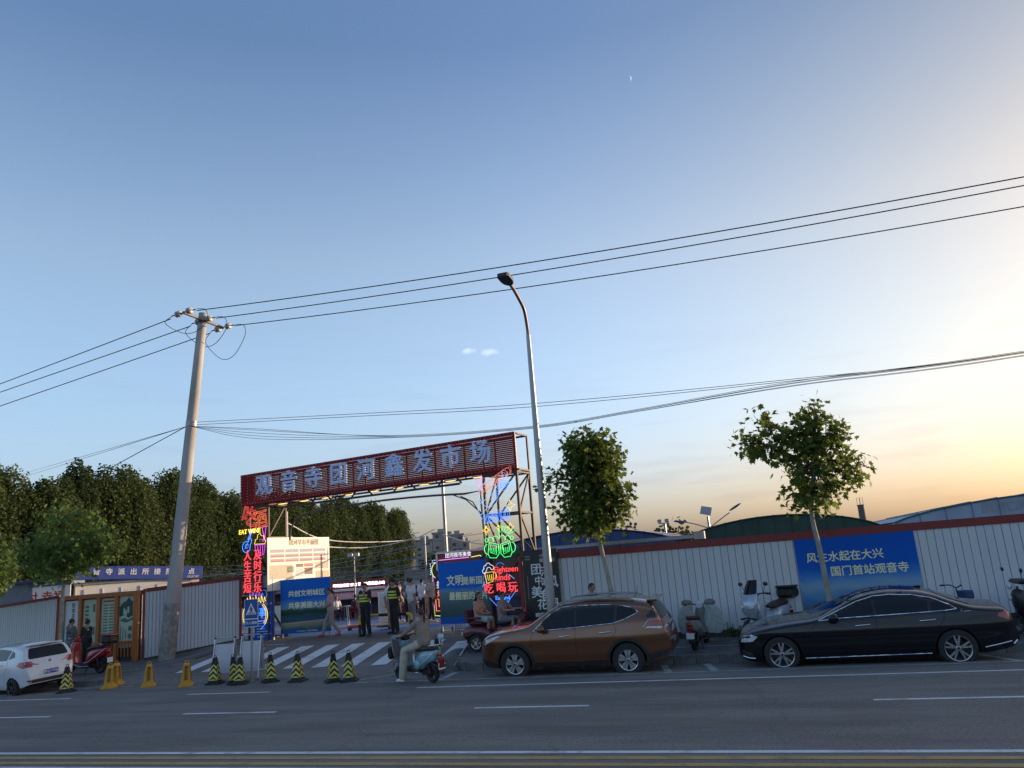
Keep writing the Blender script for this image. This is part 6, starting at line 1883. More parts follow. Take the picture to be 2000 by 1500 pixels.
STAND = dict(hipL=(-.085, 0, .90), hipR=(.085, 0, .90), kneeL=(-.10, -.02, .49), kneeR=(.10, -.02, .49), ankL=(-.11, .02, .085), ankR=(.11, .02, .085), toeL=(-.13, -.13, .035), toeR=(.13, -.13, .035),
             pel=(0, 0, .95), waist=(0, -.005, 1.09), chest=(0, -.01, 1.27), neck=(0, .005, 1.46), head=(0, -.02, 1.60),
             shL=(-.185, 0, 1.415), shR=(.185, 0, 1.415), elL=(-.235, .03, 1.13), elR=(.235, .03, 1.13), wrL=(-.24, -.04, .88), wrR=(.24, -.04, .88), haL=(-.235, -.07, .80), haR=(.235, -.07, .80), look=(0, -1, 0))
def V(p): return Vector(p)
def person(label, loc, rz, J=None, scale=1.0, shirt=None, pants=None, shoe=None, hair=m_hair, legs='long', sleeve='short', hairstyle='short', cap=None, vest=None, voxel=.014, group=None, flare=1.0, dress=None, face=True, build=1.0, rot=None):
    P = dict(STAND); P.update(J or {}); P = {k: V(p) for k, p in P.items()}
    root = thing('person', label, 'person', loc, rz, group, rot)
    root.scale = (scale,) * 3
    b = MB(); g = build
    look = P['look'].normalized(); upv = (P['head'] - P['neck']).normalized()
    side = (P['shR'] - P['shL']).normalized()
    fw = Vector((0, 0, 1)).cross(side) * -1
    tor = [P['pel'] + V((0, 0, -.04)), P['pel'] + V((0, 0, .03)), P['waist'], P['chest'], (P['shL'] + P['shR']) / 2 + V((0, 0, .0)), P['neck']]
    tr = [(.145 * g, .10 * g), (.16 * g, .112 * g), (.138 * g, .098 * g), (.158 * g, .112 * g), (.125 * g, .085 * g), (.06, .055)]
    chain(b, tor, tr, 14, up=(-fw) if abs(fw.z) < .5 else None)
    chain(b, [P['neck'] - V((0, 0, .04)), P['head'] - upv * .06], [.056, .05], 10)
    # head: skull, jaw, nose, ears
    q = Matrix((side.cross(upv) * 0 + look.cross(upv).normalized(), -look, upv)).transposed() if True else None
    hm = Matrix((look.cross(upv).normalized(), look * -1, upv)).transposed()
    hc = P['head']
    b.ball(hc + upv * .02, (.075, .092, .10), 14, 10, hm); b.ball(hc - upv * .045 + look * .022, (.056, .06, .062), 12, 8, hm)
    b.ball(hc + look * .092 - upv * .012, (.013, .02, .022), 8, 6, hm)
    for sg in (-1, 1): b.ball(hc + hm @ V((sg * .077, .008, -.008)), (.012, .022, .032), 8, 6, hm)
    for s_ in 'LR':
        chain(b, [P['sh' + s_], P['el' + s_], P['wr' + s_]], [.052 * g, .043 * g, .028], 10)
        d = (P['ha' + s_] - P['wr' + s_]); d = d.normalized() if d.length > 1e-5 else V((0, 0, -1))
        pal = P['wr' + s_] + d * .055
        b.ball(pal, (.036, .036, .036), 8, 6); b.tube([P['wr' + s_], pal + d * .03], [.027, .034], 8)
        ort = d.orthogonal().normalized(); o2 = d.cross(ort)
        for k in range(4):
            f0 = pal + d * .03 + ort * (.027 - .018 * k); f1 = f0 + d * (.035 - .004 * abs(k - 1.4)) + o2 * .008; f2 = f1 + d * (.022) + o2 * .022
            b.tube([f0, f1, f2], [.0105, .0095, .008], 6)
        b.tube([pal + ort * .03, pal + ort * .05 + d * .03, pal + ort * .046 + d * .055], [.012, .011, .008], 6)
        chain(b, [P['hip' + s_], P['knee' + s_], P['knee' + s_].lerp(P['ank' + s_], .35), P['ank' + s_]], [.088 * g, .058 * g, .055 * g, .036], 10)
        chain(b, [P['ank' + s_], P['ank' + s_].lerp(P['toe' + s_], .5) - V((0, 0, .01)), P['toe' + s_]], [.036, .038, .028], 8)
    link('body', remesh(b, voxel, m_skin, 'body'), root)
    if face:
        fm_ = MB()
        for sg in (-1, 1): fm_.ball(hc + hm @ V((sg * .032, -.083, .012)), (.012, .006, .006), 8, 5, hm)
        fm_.ball(hc + hm @ V((0, -.078, -.062)), (.022, .006, .005), 8, 5, hm)
        for sg in (-1, 1): fm_.ball(hc + hm @ V((sg * .034, -.085, .03)), (.02, .005, .004), 8, 5, hm)
        fm_.build('face_features', M('dark_feature', (.05, .02, .018), .6), root)
    # hair
    hb = MB()
    hb.ball(hc + upv * .035 - look * .014, (.082, .098, .098), 14, 10, hm)
    if hairstyle == 'long':
        chain(hb, [hc - look * .05, hc - look * .085 - upv * .1, hc - look * .09 - upv * .28], [(.078, .06), (.085, .05), (.06, .03)], 10)
    if hairstyle == 'pony':
        hb.ball(hc - look * .09 + upv * .02, .035, 8, 6); chain(hb, [hc - look * .1, hc - look * .13 - upv * .08, hc - look * .1 - upv * .24], [.03, .036, .014], 8)
    if hairstyle == 'bob': hb.ball(hc - look * .02 - upv * .02, (.088, .092, .1), 12, 8, hm)
    hv = remesh(hb, voxel, hair, 'hair')
    # keep the face free of hair
    bm = bmesh.new(); bm.from_mesh(hv)
    dele = [v for v in bm.verts if (v.co - hc).dot(look) > .045 and (v.co - hc).dot(upv) < .062]
    bmesh.ops.delete(bm, geom=dele, context='VERTS'); bm.to_mesh(hv); bm.free()
    link('hair', hv, root)
    if cap:
        cb_ = MB(); cb_.ball(hc + upv * .075 - look * .01, (.094, .108, .06), 14, 8, hm); cb_.ball(hc + upv * .055 + look * .10, (.07, .06, .012), 12, 6, hm)
        link('cap', remesh(cb_, .012, cap, 'cap'), root)
    # shirt
    if shirt is not None:
        sb = MB(); f = 1.13
        tor2 = [P['pel'] + V((0, 0, -.05 if dress is None else -.3))] + tor[1:5] + [P['neck'] - V((0, 0, .03))]
        tr2 = [(.178 * g, .125 * g) if dress is None else (.22, .17)] + [(a * f + .012, c * f + .012) for a, c in tr[1:5]] + [(.075, .07)]
        chain(sb, tor2, tr2, 14, up=(-fw) if abs(fw.z) < .5 else None)
        for s_ in 'LR':
            if sleeve == 'short':
                e_ = P['sh' + s_].lerp(P['el' + s_], .72); chain(sb, [P['sh' + s_], e_], [.068 * g, .066 * g], 10)
            else:
                chain(sb, [P['sh' + s_], P['el' + s_], P['el' + s_].lerp(P['wr' + s_], .92)], [.066 * g, .055 * g, .038], 10)
        link('shirt', remesh(sb, voxel, shirt, 'shirt'), root)
    if pants is not None:
        pb_ = MB()
        chain(pb_, [P['pel'] + V((0, 0, .06)), P['pel'] - V((0, 0, .03))], [(.165 * g, .118 * g), (.162 * g, .12 * g)], 14, up=(-fw) if abs(fw.z) < .5 else None)
        for s_ in 'LR':
            if legs == 'long':
                chain(pb_, [P['hip' + s_], P['knee' + s_], P['knee' + s_].lerp(P['ank' + s_], .94)], [.102 * g, .075 * g * flare, .058 * g * flare], 10)
            else:
                chain(pb_, [P['hip' + s_], P['hip' + s_].lerp(P['knee' + s_], .8)], [.104 * g, .09 * g], 10)
        link('trousers' if legs == 'long' else 'shorts', remesh(pb_, voxel, pants, 'trousers'), root)
    if shoe is not None:
        for s_ in 'LR':
            hb = MB(); a, t = P['ank' + s_], P['toe' + s_]
            heel = a + (a - t).normalized() * .03; heel.z = t.z
            chain(hb, [heel + V((0, 0, .01)), a.lerp(t, .45) - V((0, 0, .012)), t + (t - heel).normalized() * .02], [.042, .046, .036], 8)
            hb.tube([a + V((0, 0, .0)), a - V((0, 0, .04))], [.043, .045], 8)
            link('shoe', remesh(hb, .011, shoe, 'shoe'), root)
    if vest is not None:
        for z0, z1 in ((.02, .07), (-.07, -.02), (-.15, -.10)):
            vb = MB(); c0 = P['chest']
            d_ = (P['neck'] - P['waist']).normalized()
            k0 = c0 + d_ * z0 * 1.1; k1 = c0 + d_ * z1 * 1.1
            vb.tube([k0, k1], [(.196 * g, .146 * g)] * 2, 18, True, (-fw))
            vb.build('reflective_band', vest, root, smooth=60)
    return root

c_black, c_navy = cloth('black_cloth', (.012, .012, .014)), cloth('navy_cloth', (.03, .035, .05))
c_hi = M('yellow_reflective_band', (.50, .58, .06), .5, var=.15, scale=20)
c_pink, c_grey, c_lgrey = cloth('dusty_pink_cloth', (.42, .27, .27)), cloth('grey_cloth', (.24, .23, .21)), cloth('light_grey_cloth', (.40, .38, .36))
c_white, c_salmon, c_beige, c_cream = cloth('white_cloth', (.60, .62, .66)), cloth('salmon_cloth', (.48, .24, .17)), cloth('beige_cloth', (.26, .22, .18)), cloth('cream_linen', (.46, .42, .33))
c_olive, c_plaid, c_denim, c_shirtg = cloth('olive_cloth', (.14, .17, .12)), cloth('red_check_cloth', (.25, .10, .11), col2=(.4, .3, .32)), cloth('blue_shorts_cloth', (.06, .08, .13), col2=(.2, .2, .2)), cloth('slate_cloth', (.09, .11, .13))
c_redshoe, c_whiteshoe, c_blackshoe = M('red_shoe', (.45, .05, .04), .5), M('white_shoe', (.65, .66, .7), .5), M('black_shoe', (.012, .012, .013), .45)

person('security guard in black uniform with yellow bands raising a hand to the face', (-13.54, 24.42, .42), R(-14),
       dict(ankL=(-.14, .06, .085), toeL=(-.2, -.09, .035), ankR=(.16, .0, .085), toeR=(.2, -.14, .035), kneeL=(-.12, .0, .49), kneeR=(.14, -.05, .49), elR=(.25, -.06, 1.16), wrR=(.12, -.2, 1.33), haR=(.08, -.16, 1.4), elL=(-.26, .02, 1.13), wrL=(-.2, -.13, .95), haL=(-.14, -.17, .93), look=(.12, -1, .1)),
       1.03, c_black, c_black, c_blackshoe, cap=c_black, vest=c_hi, build=1.12, sleeve='short')
person('security guard in black uniform with yellow bands standing straight by the barrier, arms down', (-12.55, 24.62, .44), R(-28),
       dict(ankL=(-.13, .02, .085), toeL=(-.2, -.11, .035), ankR=(.15, .0, .085), toeR=(.2, -.14, .035), kneeL=(-.11, -.01, .49), kneeR=(.13, -.03, .49), elL=(-.27, -.02, 1.13), wrL=(-.24, -.12, .93), haL=(-.22, -.16, .86), elR=(.27, .05, 1.14), wrR=(.2, .14, 1.02), haR=(.12, .17, 1.0), look=(-.35, -1, -.05)),
       1.05, c_black, c_black, c_blackshoe, cap=c_black, vest=c_hi, build=1.1)
person('woman in dusty pink tee and grey trousers walking past the landscape banner', (-15.08, 24.72, .455), R(-62),
       dict(ankL=(-.08, -.3, .085), toeL=(-.09, -.45, .05), kneeL=(-.09, -.2, .5), ankR=(.09, .3, .12), toeR=(.1, .17, .04), kneeR=(.09, .05, .49), elL=(-.22, .0, 1.14), wrL=(-.12, -.2, 1.03), haL=(-.03, -.24, 1.05), elR=(.22, .0, 1.14), wrR=(.12, -.2, 1.04), haR=(.02, -.26, 1.07), head=(0, -.05, 1.58), look=(0, -1, -.45)),
       .97, c_pink, c_grey, c_redshoe, hairstyle='pony')
person('person in white tee and pink shorts seen from behind, standing between the guards', (-13.42, 26.1, .5), R(172),
       dict(elL=(-.25, .0, 1.13), wrL=(-.2, -.14, .98), elR=(.24, .03, 1.13), wrR=(.25, 0, .87)), .98, c_white, cloth('pink_shorts_cloth', (.46, .22, .22)), c_blackshoe, legs='short', hairstyle='short', face=False)
person('man in white shirt and grey trousers partly hidden behind the straight standing guard', (-12.75, 26.4, .5), R(150), {}, 1.0, c_white, c_grey, c_whiteshoe, face=False)
person('man in olive shirt and dark trousers standing with his back turned', (-14.6, 30.0, .42), R(185), dict(elL=(-.28, .06, 1.15), wrL=(-.2, -.02, 1.0), elR=(.28, .06, 1.15), wrR=(.2, .0, 1.0)), 1.04, c_olive, c_black, c_blackshoe, face=False, voxel=.018)
person('man in white shirt and dark trousers with hand on hip near the coloured light board', (-15.4, 33.0, .32), R(160), dict(elL=(-.33, .05, 1.17), wrL=(-.18, -.02, 1.02)), 1.02, c_white, c_black, c_blackshoe, face=False, voxel=.018)
person('short haired person standing on the pavement behind the brown car', (-4.75, 20.75, .02), R(70), {}, 1.03, c_navy, c_black, c_blackshoe)
person('man in slate grey shirt standing at the display wall with his back turned', (-23.55, 21.7, .05), R(165), dict(elL=(-.22, -.06, 1.16), wrL=(-.1, -.26, 1.1), elR=(.22, -.06, 1.16), wrR=(.1, -.26, 1.1), look=(0, -1, -.2)), .99, c_shirtg, c_navy, c_blackshoe, face=False, build=1.1)
person('person in black clothes beside the man in slate grey shirt', (-23.0, 21.85, .05), R(172), dict(look=(.3, -1, -.1)), .955, c_black, c_black, c_blackshoe, face=False, sleeve='long')

SIT = dict(pel=(0, 0, .0), waist=(0, .01, .14), chest=(0, 0, .33), neck=(0, -.01, .52), head=(0, -.03, .665), shL=(-.18, 0, .47), shR=(.18, 0, .47), hipL=(-.09, -.02, -.01), hipR=(.09, -.02, -.01),
           kneeL=(-.14, -.42, .0), kneeR=(.14, -.42, .0), ankL=(-.13, -.40, -.41), ankR=(.13, -.40, -.41), toeL=(-.14, -.55, -.46), toeR=(.14, -.55, -.46),
           elL=(-.23, -.08, .2), elR=(.23, -.08, .2), wrL=(-.16, -.3, .16), wrR=(.16, -.3, .16), haL=(-.12, -.36, .17), haR=(.12, -.36, .17), look=(0, -1, 0))
# seated visitors on plastic chairs inside the market
m_redp = M('red_plastic', (.42, .02, .02), .35, var=.06); m_bluep = M('blue_plastic', (.03, .09, .36), .35, var=.06)
def plastic_chair(mat, label, group):
    o = thing('plastic_chair', label, 'chair', (0, 0, 0), 0, group)
    MB().box((0, 0, .43), (.44, .42, .03), bev=.012).build('seat', mat, o)
    for x in (-.19, .19):
        for y in (-.18, .18): MB().tube([(x, y, .42), (x * 1.12, y * 1.12, 0)], [.022, .017], 7).build('leg', mat, o)
    bk = MB(); prof = [(.40 * math.sin(R(a)) * .58, .21 + .03 * math.cos(R(a * 2))) for a in range(-90, 91, 18)]
    for i in range(len(prof) - 1):
        (x0, y0), (x1, y1) = prof[i], prof[i + 1]
        bk.add([(x0, y0, .44), (x1, y1, .44), (x1 * 1.02, y1 + .08, .82 - .5 * x1 * x1), (x0 * 1.02, y0 + .08, .82 - .5 * x0 * x0), (x0, y0 + .015, .44), (x1, y1 + .015, .44), (x1 * 1.02, y1 + .095, .82 - .5 * x1 * x1), (x0 * 1.02, y0 + .095, .82 - .5 * x0 * x0)], [(0, 1, 2, 3), (5, 4, 7, 6), (3, 2, 6, 7), (4, 5, 1, 0)])
    bk.build('backrest', mat, o, smooth=50)
    for x in (-.23, .23): MB().tube([(x, .2, .62), (x, -.15, .64), (x, -.18, .43)], .016, 6).build('armrest', mat, o)
    return o
ch_r = plastic_chair(m_redp, 'red plastic armchair at the market tables', 'red plastic chairs at the market tables'); ch_b = plastic_chair(m_bluep, 'blue plastic armchair at the market tables', 'blue plastic chairs at the market tables')
rk = random.Random(21)
chairs = [(-22.6, 37.6), (-21.6, 37.9), (-20.7, 37.4), (-23.6, 38.6), (-21.9, 39.6), (-20.2, 39.2), (-19.3, 38.3), (-18.7, 37.2), (-18.0, 38.6), (-17.2, 37.4), (-22.9, 40.6), (-19.6, 40.4), (-16.3, 36.0), (-15.7, 34.7), (-16.9, 39.6), (-24.6, 40), (-18.9, 41.5), (-21.0, 42)]
cols = [c_white, c_navy, c_white, c_pink, c_black, c_olive, c_salmon, c_lgrey]
first = {0: ch_r, 1: ch_b}
sit_proto = {}
for i, (x, y) in enumerate(chairs):
    kind = 1 if i in (2, 13, 14) else 0
    c_ = first.pop(kind, None) or copy_tree(ch_b if kind else ch_r)
    a_ = rk.uniform(0, 6.28); c_.location = (x, y, zroad(x, y)); c_.rotation_euler = (0, 0, a_)
    if i % 5 != 4:
        cl = cols[i % 8]
        if cl.name not in sit_proto:
            p_ = person('seated visitor in %s clothes at the market tables' % cl.name.replace('_cloth', '').replace('_', ' '), (0, 0, 0), 0, SIT, 1.0, cl, c_navy if cl is not c_navy else c_black, c_blackshoe, hairstyle='bob' if i % 3 == 0 else 'short', face=False, voxel=.022, group='visitors seated at the market tables')
            sit_proto[cl.name] = p_
        else: p_ = copy_tree(sit_proto[cl.name])
        p_.location = (x, y, zroad(x, y) + .52); p_.rotation_euler = (0, 0, a_)
m_tbl = M('folding_table_white', (.5, .5, .5), .5)
def ftable(x, y, label):
    o = thing('folding_table', label, 'table', (x, y, zroad(x, y)), rk.uniform(0, 3), 'tables in the market')
    MB().box((0, 0, .72), (1.1, .7, .03), bev=.01).build('table_top', m_tbl, o)
    for sx in (-.45, .45):
        for sy in (-.28, .28): MB().tube([(sx, sy, .71), (sx, sy, 0)], .015, 6).build('leg', m_galv, o)
for x, y in ((-22.1, 38.6), (-20.0, 38.3), (-17.9, 37.9), (-21.2, 40.8), (-16.2, 35.0)): ftable(x, y, 'white folding table among the plastic chairs')
# standing and strolling visitors far inside
for i, (x, y, cl) in enumerate(((-19.8, 43, c_white), (-18.0, 43.5, c_navy), (-16.5, 42, c_pink), (-25.2, 41.5, c_black), (-23.8, 42.2, c_salmon), (-15.2, 38.5, c_salmon), (-14.8, 36.2, c_white))):
    person('standing visitor in %s top far inside the market' % cl.name.replace('_cloth', '').replace('_', ' '), (x, y, zroad(x, y)), rk.uniform(0, 6.28), {}, rk.uniform(.92, 1.05), cl, (c_navy, c_grey, c_black)[i % 3], c_blackshoe, face=False, voxel=.024, group='visitors standing inside the market')

for i, (x, y, cl, lg, lab) in enumerate(((-16.3, 29.2, c_white, c_grey, 'visitor in white tee strolling on the blue floor beside the landscape banner edge'), (-15.9, 31.6, c_pink, c_navy, 'visitor in pink tee walking behind the guards towards the tables'), (-13.1, 28.9, c_lgrey, c_black, 'visitor in light grey top standing behind the menu stand'),
                                         (-12.6, 31.0, c_cream, c_navy, 'visitor in cream shirt walking past the grey mast'), (-17.4, 33.5, c_white, c_black, 'visitor in white shirt waiting beside the red chairs'), (-14.0, 33.6, c_salmon, c_grey, 'visitor in salmon top strolling behind the man in olive shirt'))):
    person(lab, (x, y, zroad(x, y)), rk.uniform(0, 6.28), dict(ankL=(-.09, -.16, .085), toeL=(-.09, -.3, .035), kneeL=(-.09, -.12, .5), ankR=(.09, .2, .1), toeR=(.09, .07, .04), kneeR=(.09, .05, .49)), rk.uniform(.93, 1.03), cl, lg, c_whiteshoe, face=False, voxel=.02, hairstyle='bob' if i % 2 else 'short')
# ------------------------------------------------------------------ scooters and bikes (front towards +x)
m_bred, m_bwhite, m_bcyan, m_bsilver, m_bdark = M('scooter_red', (.28, .012, .02), .25, coat=.7), M('scooter_white', (.60, .64, .72), .28, coat=.6), M('scooter_cyan', (.20, .38, .46), .3, coat=.6), M('scooter_silver', (.42, .47, .55), .28, coat=.5, metal=.3), M('scooter_black', (.014, .014, .016), .35)
m_seat = M('vinyl_seat', (.035, .018, .018), .5); m_quilt = M('grey_quilt', (.36, .39, .37), .9, var=.2, scale=14, bump=.6, bscale=26); m_mesh = M('grey_apron_mesh', (.09, .08, .085), .9, var=.2, scale=10)
def bike_wheel(parent, x, z, r, w, rim=m_alloy_d, name='wheel', y=0.0):
    o = bpy.data.objects.new(name, None); COL.objects.link(o); o.parent = parent; o.location = (x, y, z)
    MB().lathe([(r * .66, -w * .4), (r * .8, -w * .5), (r * .95, -w * .36), (r, 0), (r * .95, w * .36), (r * .8, w * .5), (r * .66, w * .4)], 28, RX90, cap=False).build('tyre', m_tyre, o, smooth=40)
    rm = MB(); rm.lathe([(r * .7, -w * .38), (r * .62, -w * .3), (r * .62, w * .3), (r * .7, w * .38)], 24, RX90, cap=False)
    for k in range(5):
        a = k * 2 * math.pi / 5; rm.bar((.0, 0, 0), (r * .65 * math.cos(a), 0, r * .65 * math.sin(a)), .03, .025)
    rm.lathe([(.04, -w * .5), (.05, -w * .3), (.05, w * .3), (.04, w * .5)], 12, RX90); rm.build('rim', rim, o, smooth=40)
    return o
def panel(mb, prof, w0, w1=None, n=10, bulge=.8):
    """closed shell lofted along a side outline: list of (x, z_low, z_high, half_width)"""
    rings = []
    for (x, zl, zh, hw) in prof:
        zc, hz = (zl + zh) / 2, (zh - zl) / 2
        rings.append([(x, hw * math.copysign(abs(math.cos(2 * math.pi * k / 16)) ** bulge, math.cos(2 * math.pi * k / 16)), zc + hz * math.copysign(abs(math.sin(2 * math.pi * k / 16)) ** bulge, math.sin(2 * math.pi * k / 16))) for k in range(16)])
    mb.loft(rings)
    return mb
def scooter(label, loc, rz, mat, accent, name='scooter', lean=0.0, stand=True, topbox=None, big=1.0, basket=False, mirrors=True, apron=None, scl=1.0, trim=m_chrome, handle_turn=0.0):
    o = thing(name, label, 'scooter', loc, 0, None, (lean, 0, rz)); o.scale = (scl,) * 3
    r = .215 * big
    bike_wheel(o, .64, r, r, .10 * big); bike_wheel(o, -.62, r, r, .11 * big)
    MB().tube([(.66, .055, r), (.56, .055, .52), (.46, 0, .86)], [.024, .024, .03], 8).build('fork', m_bdark, o); MB().tube([(.66, -.055, r), (.56, -.055, .52), (.46, 0, .86)], [.024, .024, .03], 8).build('fork', m_bdark, o)
    mb = MB(); panel(mb, [(.42, r + .1, r + .12, .03), (.5, r + .1, r + .24, .075), (.64, r + .15, r + .27, .08), (.8, r + .0, r + .17, .07), (.86, r - .02, r + .04, .03)], 0); mb.build('front_mudguard', mat, o, smooth=50)
    # leg shield
    mb = MB(); rings = []
    for (x, z, hw, t) in ((.30, .27, .15, .05), (.36, .42, .19, .07), (.41, .60, .20, .09), (.42, .78, .17, .11), (.39, .94, .12, .10), (.36, 1.0, .07, .05)):
        rings.append([(x + t * .9 * math.cos(a), hw * math.sin(a), z + .02 * math.cos(a)) for a in [2 * math.pi * k / 16 for k in range(16)]])
    mb.loft(rings); mb.build('leg_shield', mat, o, smooth=50)
    MB().ball((.52, 0, .84), (.06, .085, .07), 14, 10).build('head_lamp', m_lens, o, smooth=60)
    for sg in (-1, 1): MB().ball((.5, sg * .13, .74), (.035, .05, .025), 10, 6).build('indicator', m_lens, o, smooth=60)
    hbp = [(.24, -.33, 1.03), (.34, -.2, 1.05), (.38, 0, 1.0), (.34, .2, 1.05), (.24, .33, 1.03)]
    MB().tube(smooth_path(hbp, 4), .016, 8).build('handlebar', m_bdark, o, smooth=60)
    for sg in (-1, 1):
        MB().tube([(.22, sg * .35, 1.028), (.27, sg * .25, 1.04)], .023, 8).build('grip', m_bdark, o)
        MB().tube([(.33, sg * .22, 1.05), (.42, sg * .26, 1.07)], .007, 5).build('brake_lever', trim, o)
        if mirrors:
            MB().tube([(.32, sg * .24, 1.06), (.34, sg * .3, 1.2)], .008, 6).build('mirror_stalk', m_bdark, o)
            MB().ball((.34, sg * .33, 1.25), (.015, .065, .045), 12, 8).build('mirror', m_bdark, o, smooth=60)
    mb = MB(); panel(mb, [(.36, .93, 1.02, .06), (.42, .9, 1.06, .1), (.36, .9, 1.1, .11), (.28, .95, 1.07, .08)][::-1], 0); mb.build('dash', accent, o, smooth=50)
    # floorboard, rear body, seat
    mb = MB(); panel(mb, [(-.32, .22, .34, .15), (-.1, .22, .31, .17), (.2, .23, .31, .17), (.34, .26, .36, .14)], 0, bulge=.5); mb.build('floorboard', m_bdark, o, smooth=40)
    mb = MB(); panel(mb, [(-.9, .66, .74, .05), (-.8, .5, .74, .11), (-.6, .44, .74, .16), (-.38, .30, .72, .17), (-.2, .24, .64, .15), (-.14, .26, .5, .12)], 0, bulge=.65); mb.build('rear_body', mat, o, smooth=45)
    mb = MB(); panel(mb, [(-.82, .735, .80, .08), (-.7, .72, .84, .13), (-.45, .70, .83, .145), (-.25, .68, .78, .13), (-.12, .69, .75, .07)], 0, bulge=.6); mb.build('seat', m_seat, o, smooth=45)
    for sg in (-1, 1):
        MB().tube([(-.12, sg * .16, .33), (-.3, sg * .175, .36), (-.55, sg * .168, .50), (-.85, sg * .1, .7)], .010, 6).build('trim_strip', trim, o, smooth=60)
        MB().tube([(.3, sg * .16, .3), (.0, sg * .185, .235), (-.3, sg * .17, .24)], .010, 6).build('trim_strip', trim, o, smooth=60)
        MB().tube([(-.62, sg * .085, r), (-.55, sg * .11, .52)], .022, 8).build('shock', m_bdark, o)
    MB().tube([(-.66, .1, .83), (-.95, .1, .86), (-.95, -.1, .86), (-.66, -.1, .83)], .011, 6).build('grab_rail', trim, o)
    MB().ball((-.9, 0, .64), (.03, .085, .035), 12, 8).build('tail_lamp', m_tail, o, smooth=60)
    mb = MB(); panel(mb, [(-.98, .2, .3, .06), (-.86, .34, .43, .08), (-.7, .42, .47, .09)], 0); mb.build('rear_mudguard', m_bdark, o, smooth=50)
    MB().box((-.98, 0, .38), (.012, .2, .14), bev=.004).build('number_plate', m_white_p, o); MB().box((-.95, 0, .52), (.012, .16, .1), bev=.004).build('reflector', m_tail, o)
    MB().box((-.45, 0, .24), (.34, .16, .16), bev=.03).build('motor_housing', m_bdark, o)
    if stand: MB().tube([(-.25, .1, .22), (-.18, .2, .0)], .014, 6).build('side_stand', m_bdark, o); MB().tube([(-.32, -.1, .24), (-.36, -.13, .0)], .014, 6).build('centre_stand', m_bdark, o)
    if topbox:
        MB().box((-.95, 0, .97 * 1.0), (.38, .42, .24), bev=.06).build('top_box', topbox[0], o); MB().box((-.95, 0, 1.1), (.37, .41, .06), bev=.025).build('box_lid', topbox[1], o); MB().box((-.88, 0, .85), (.3, .2, .03)).build('rack', m_bdark, o)
    if basket:
        bk = MB()
        for k in range(5): bk.bar((.55, -.16 + k * .08, .72), (.58, -.18 + k * .09, .95), .008)
        for k in range(4): bk.tube([(.5, -.17, .74 + k * .07), (.72, -.17, .74 + k * .07), (.72, .17, .74 + k * .07), (.5, .17, .74 + k * .07)], .006, 5)
        bk.box((.6, 0, .72), (.24, .34, .01)); bk.build('basket', m_galv, o)
    return o
# red delivery scooter on the left pavement, front towards the white car
scooter('red scooter with black and red top box standing before the poster wall', (-21.75, 20.65, .03), R(178), m_bred, m_bred, topbox=(m_bdark, m_bred), basket=True, scl=1.08, trim=M('white_trim', (.65, .66, .68), .3))
# white maxi scooter behind the black sedan
ms = scooter('white maxi scooter with dark screen and large black top box parked by the fence', (-.42, 21.5, .06), R(236), m_bsilver, m_bsilver, big=1.22, topbox=(m_bdark, m_bdark), scl=1.14)
mb = MB(); rings = []
for (x, z, hw, t) in ((.5, .5, .10, .05), (.58, .66, .18, .10), (.58, .84, .21, .13), (.50, 1.0, .19, .11), (.42, 1.1, .13, .06)):
    rings.append([(x + t * math.cos(a), hw * math.sin(a), z) for a in [2 * math.pi * k / 16 for k in range(16)]])
mb.loft(rings); mb.build('front_cowl', m_bsilver, ms, smooth=45)
mb = MB(); rings = [[(x + t * math.cos(a), hw * math.sin(a), z) for a in [R(-80 + 160 * k / 10) for k in range(11)]] for (x, z, hw, t) in ((.46, 1.05, .17, .12), (.40, 1.2, .16, .1), (.32, 1.34, .12, .08))]
mb.loft(rings, closed=False, caps=False); mb.build('wind_screen', m_glass, ms, smooth=50)
for sg in (-1, 1): MB().ball((.66, sg * .11, .78), (.05, .06, .06), 12, 8).build('head_lamp', m_lens, ms, smooth=60)
MB().tube([(.5, .28, .5), (.66, .2, .52), (.7, 0, .55), (.66, -.2, .52), (.5, -.28, .5)], .02, 8).build('crash_bar', m_bdark, ms, smooth=60)
# e-bike with quilted lap cover behind the brown car, rear towards the road
eb = scooter('grey electric scooter wearing a quilted lap cover on its handlebars', (-2.1, 21.05, .02), R(82), M('scooter_warm_grey', (.20, .205, .20), .45), m_bwhite, mirrors=False, scl=1.0, trim=m_galv)
for sg in (-1, 1):
    q = MB(); rings = []
    for (z, x0, hw, t) in ((1.04, .2, .12, .06), (.9, .22, .19, .06), (.7, .24, .24, .07), (.5, .25, .25, .07), (.32, .25, .17, .05)):
        cy = sg * (.27 + (.08 if z < .95 else 0))
        rings.append([(x0 + t * math.cos(a) + .015 * math.sin(5 * a), cy + hw * math.sin(a), z + .01 * math.sin(3 * a)) for a in [2 * math.pi * k / 16 for k in range(16)]])
    q.loft(rings[::-1]); q.build('quilt_side', m_quilt, eb, smooth=60)
    MB().ball((.24, sg * .3, 1.08), (.13, .15, .09), 12, 8).build('hand_muff', M('muff_grey', (.16, .15, .15), .9, var=.3), eb, smooth=60)
MB().box((.3, 0, 1.05), (.08, .12, .12), bev=.03).build('gauge', m_bwhite, eb); MB().box((-.93, 0, .82), (.05, .16, .05), bev=.02).build('rear_lamp_bar', m_tail, eb)
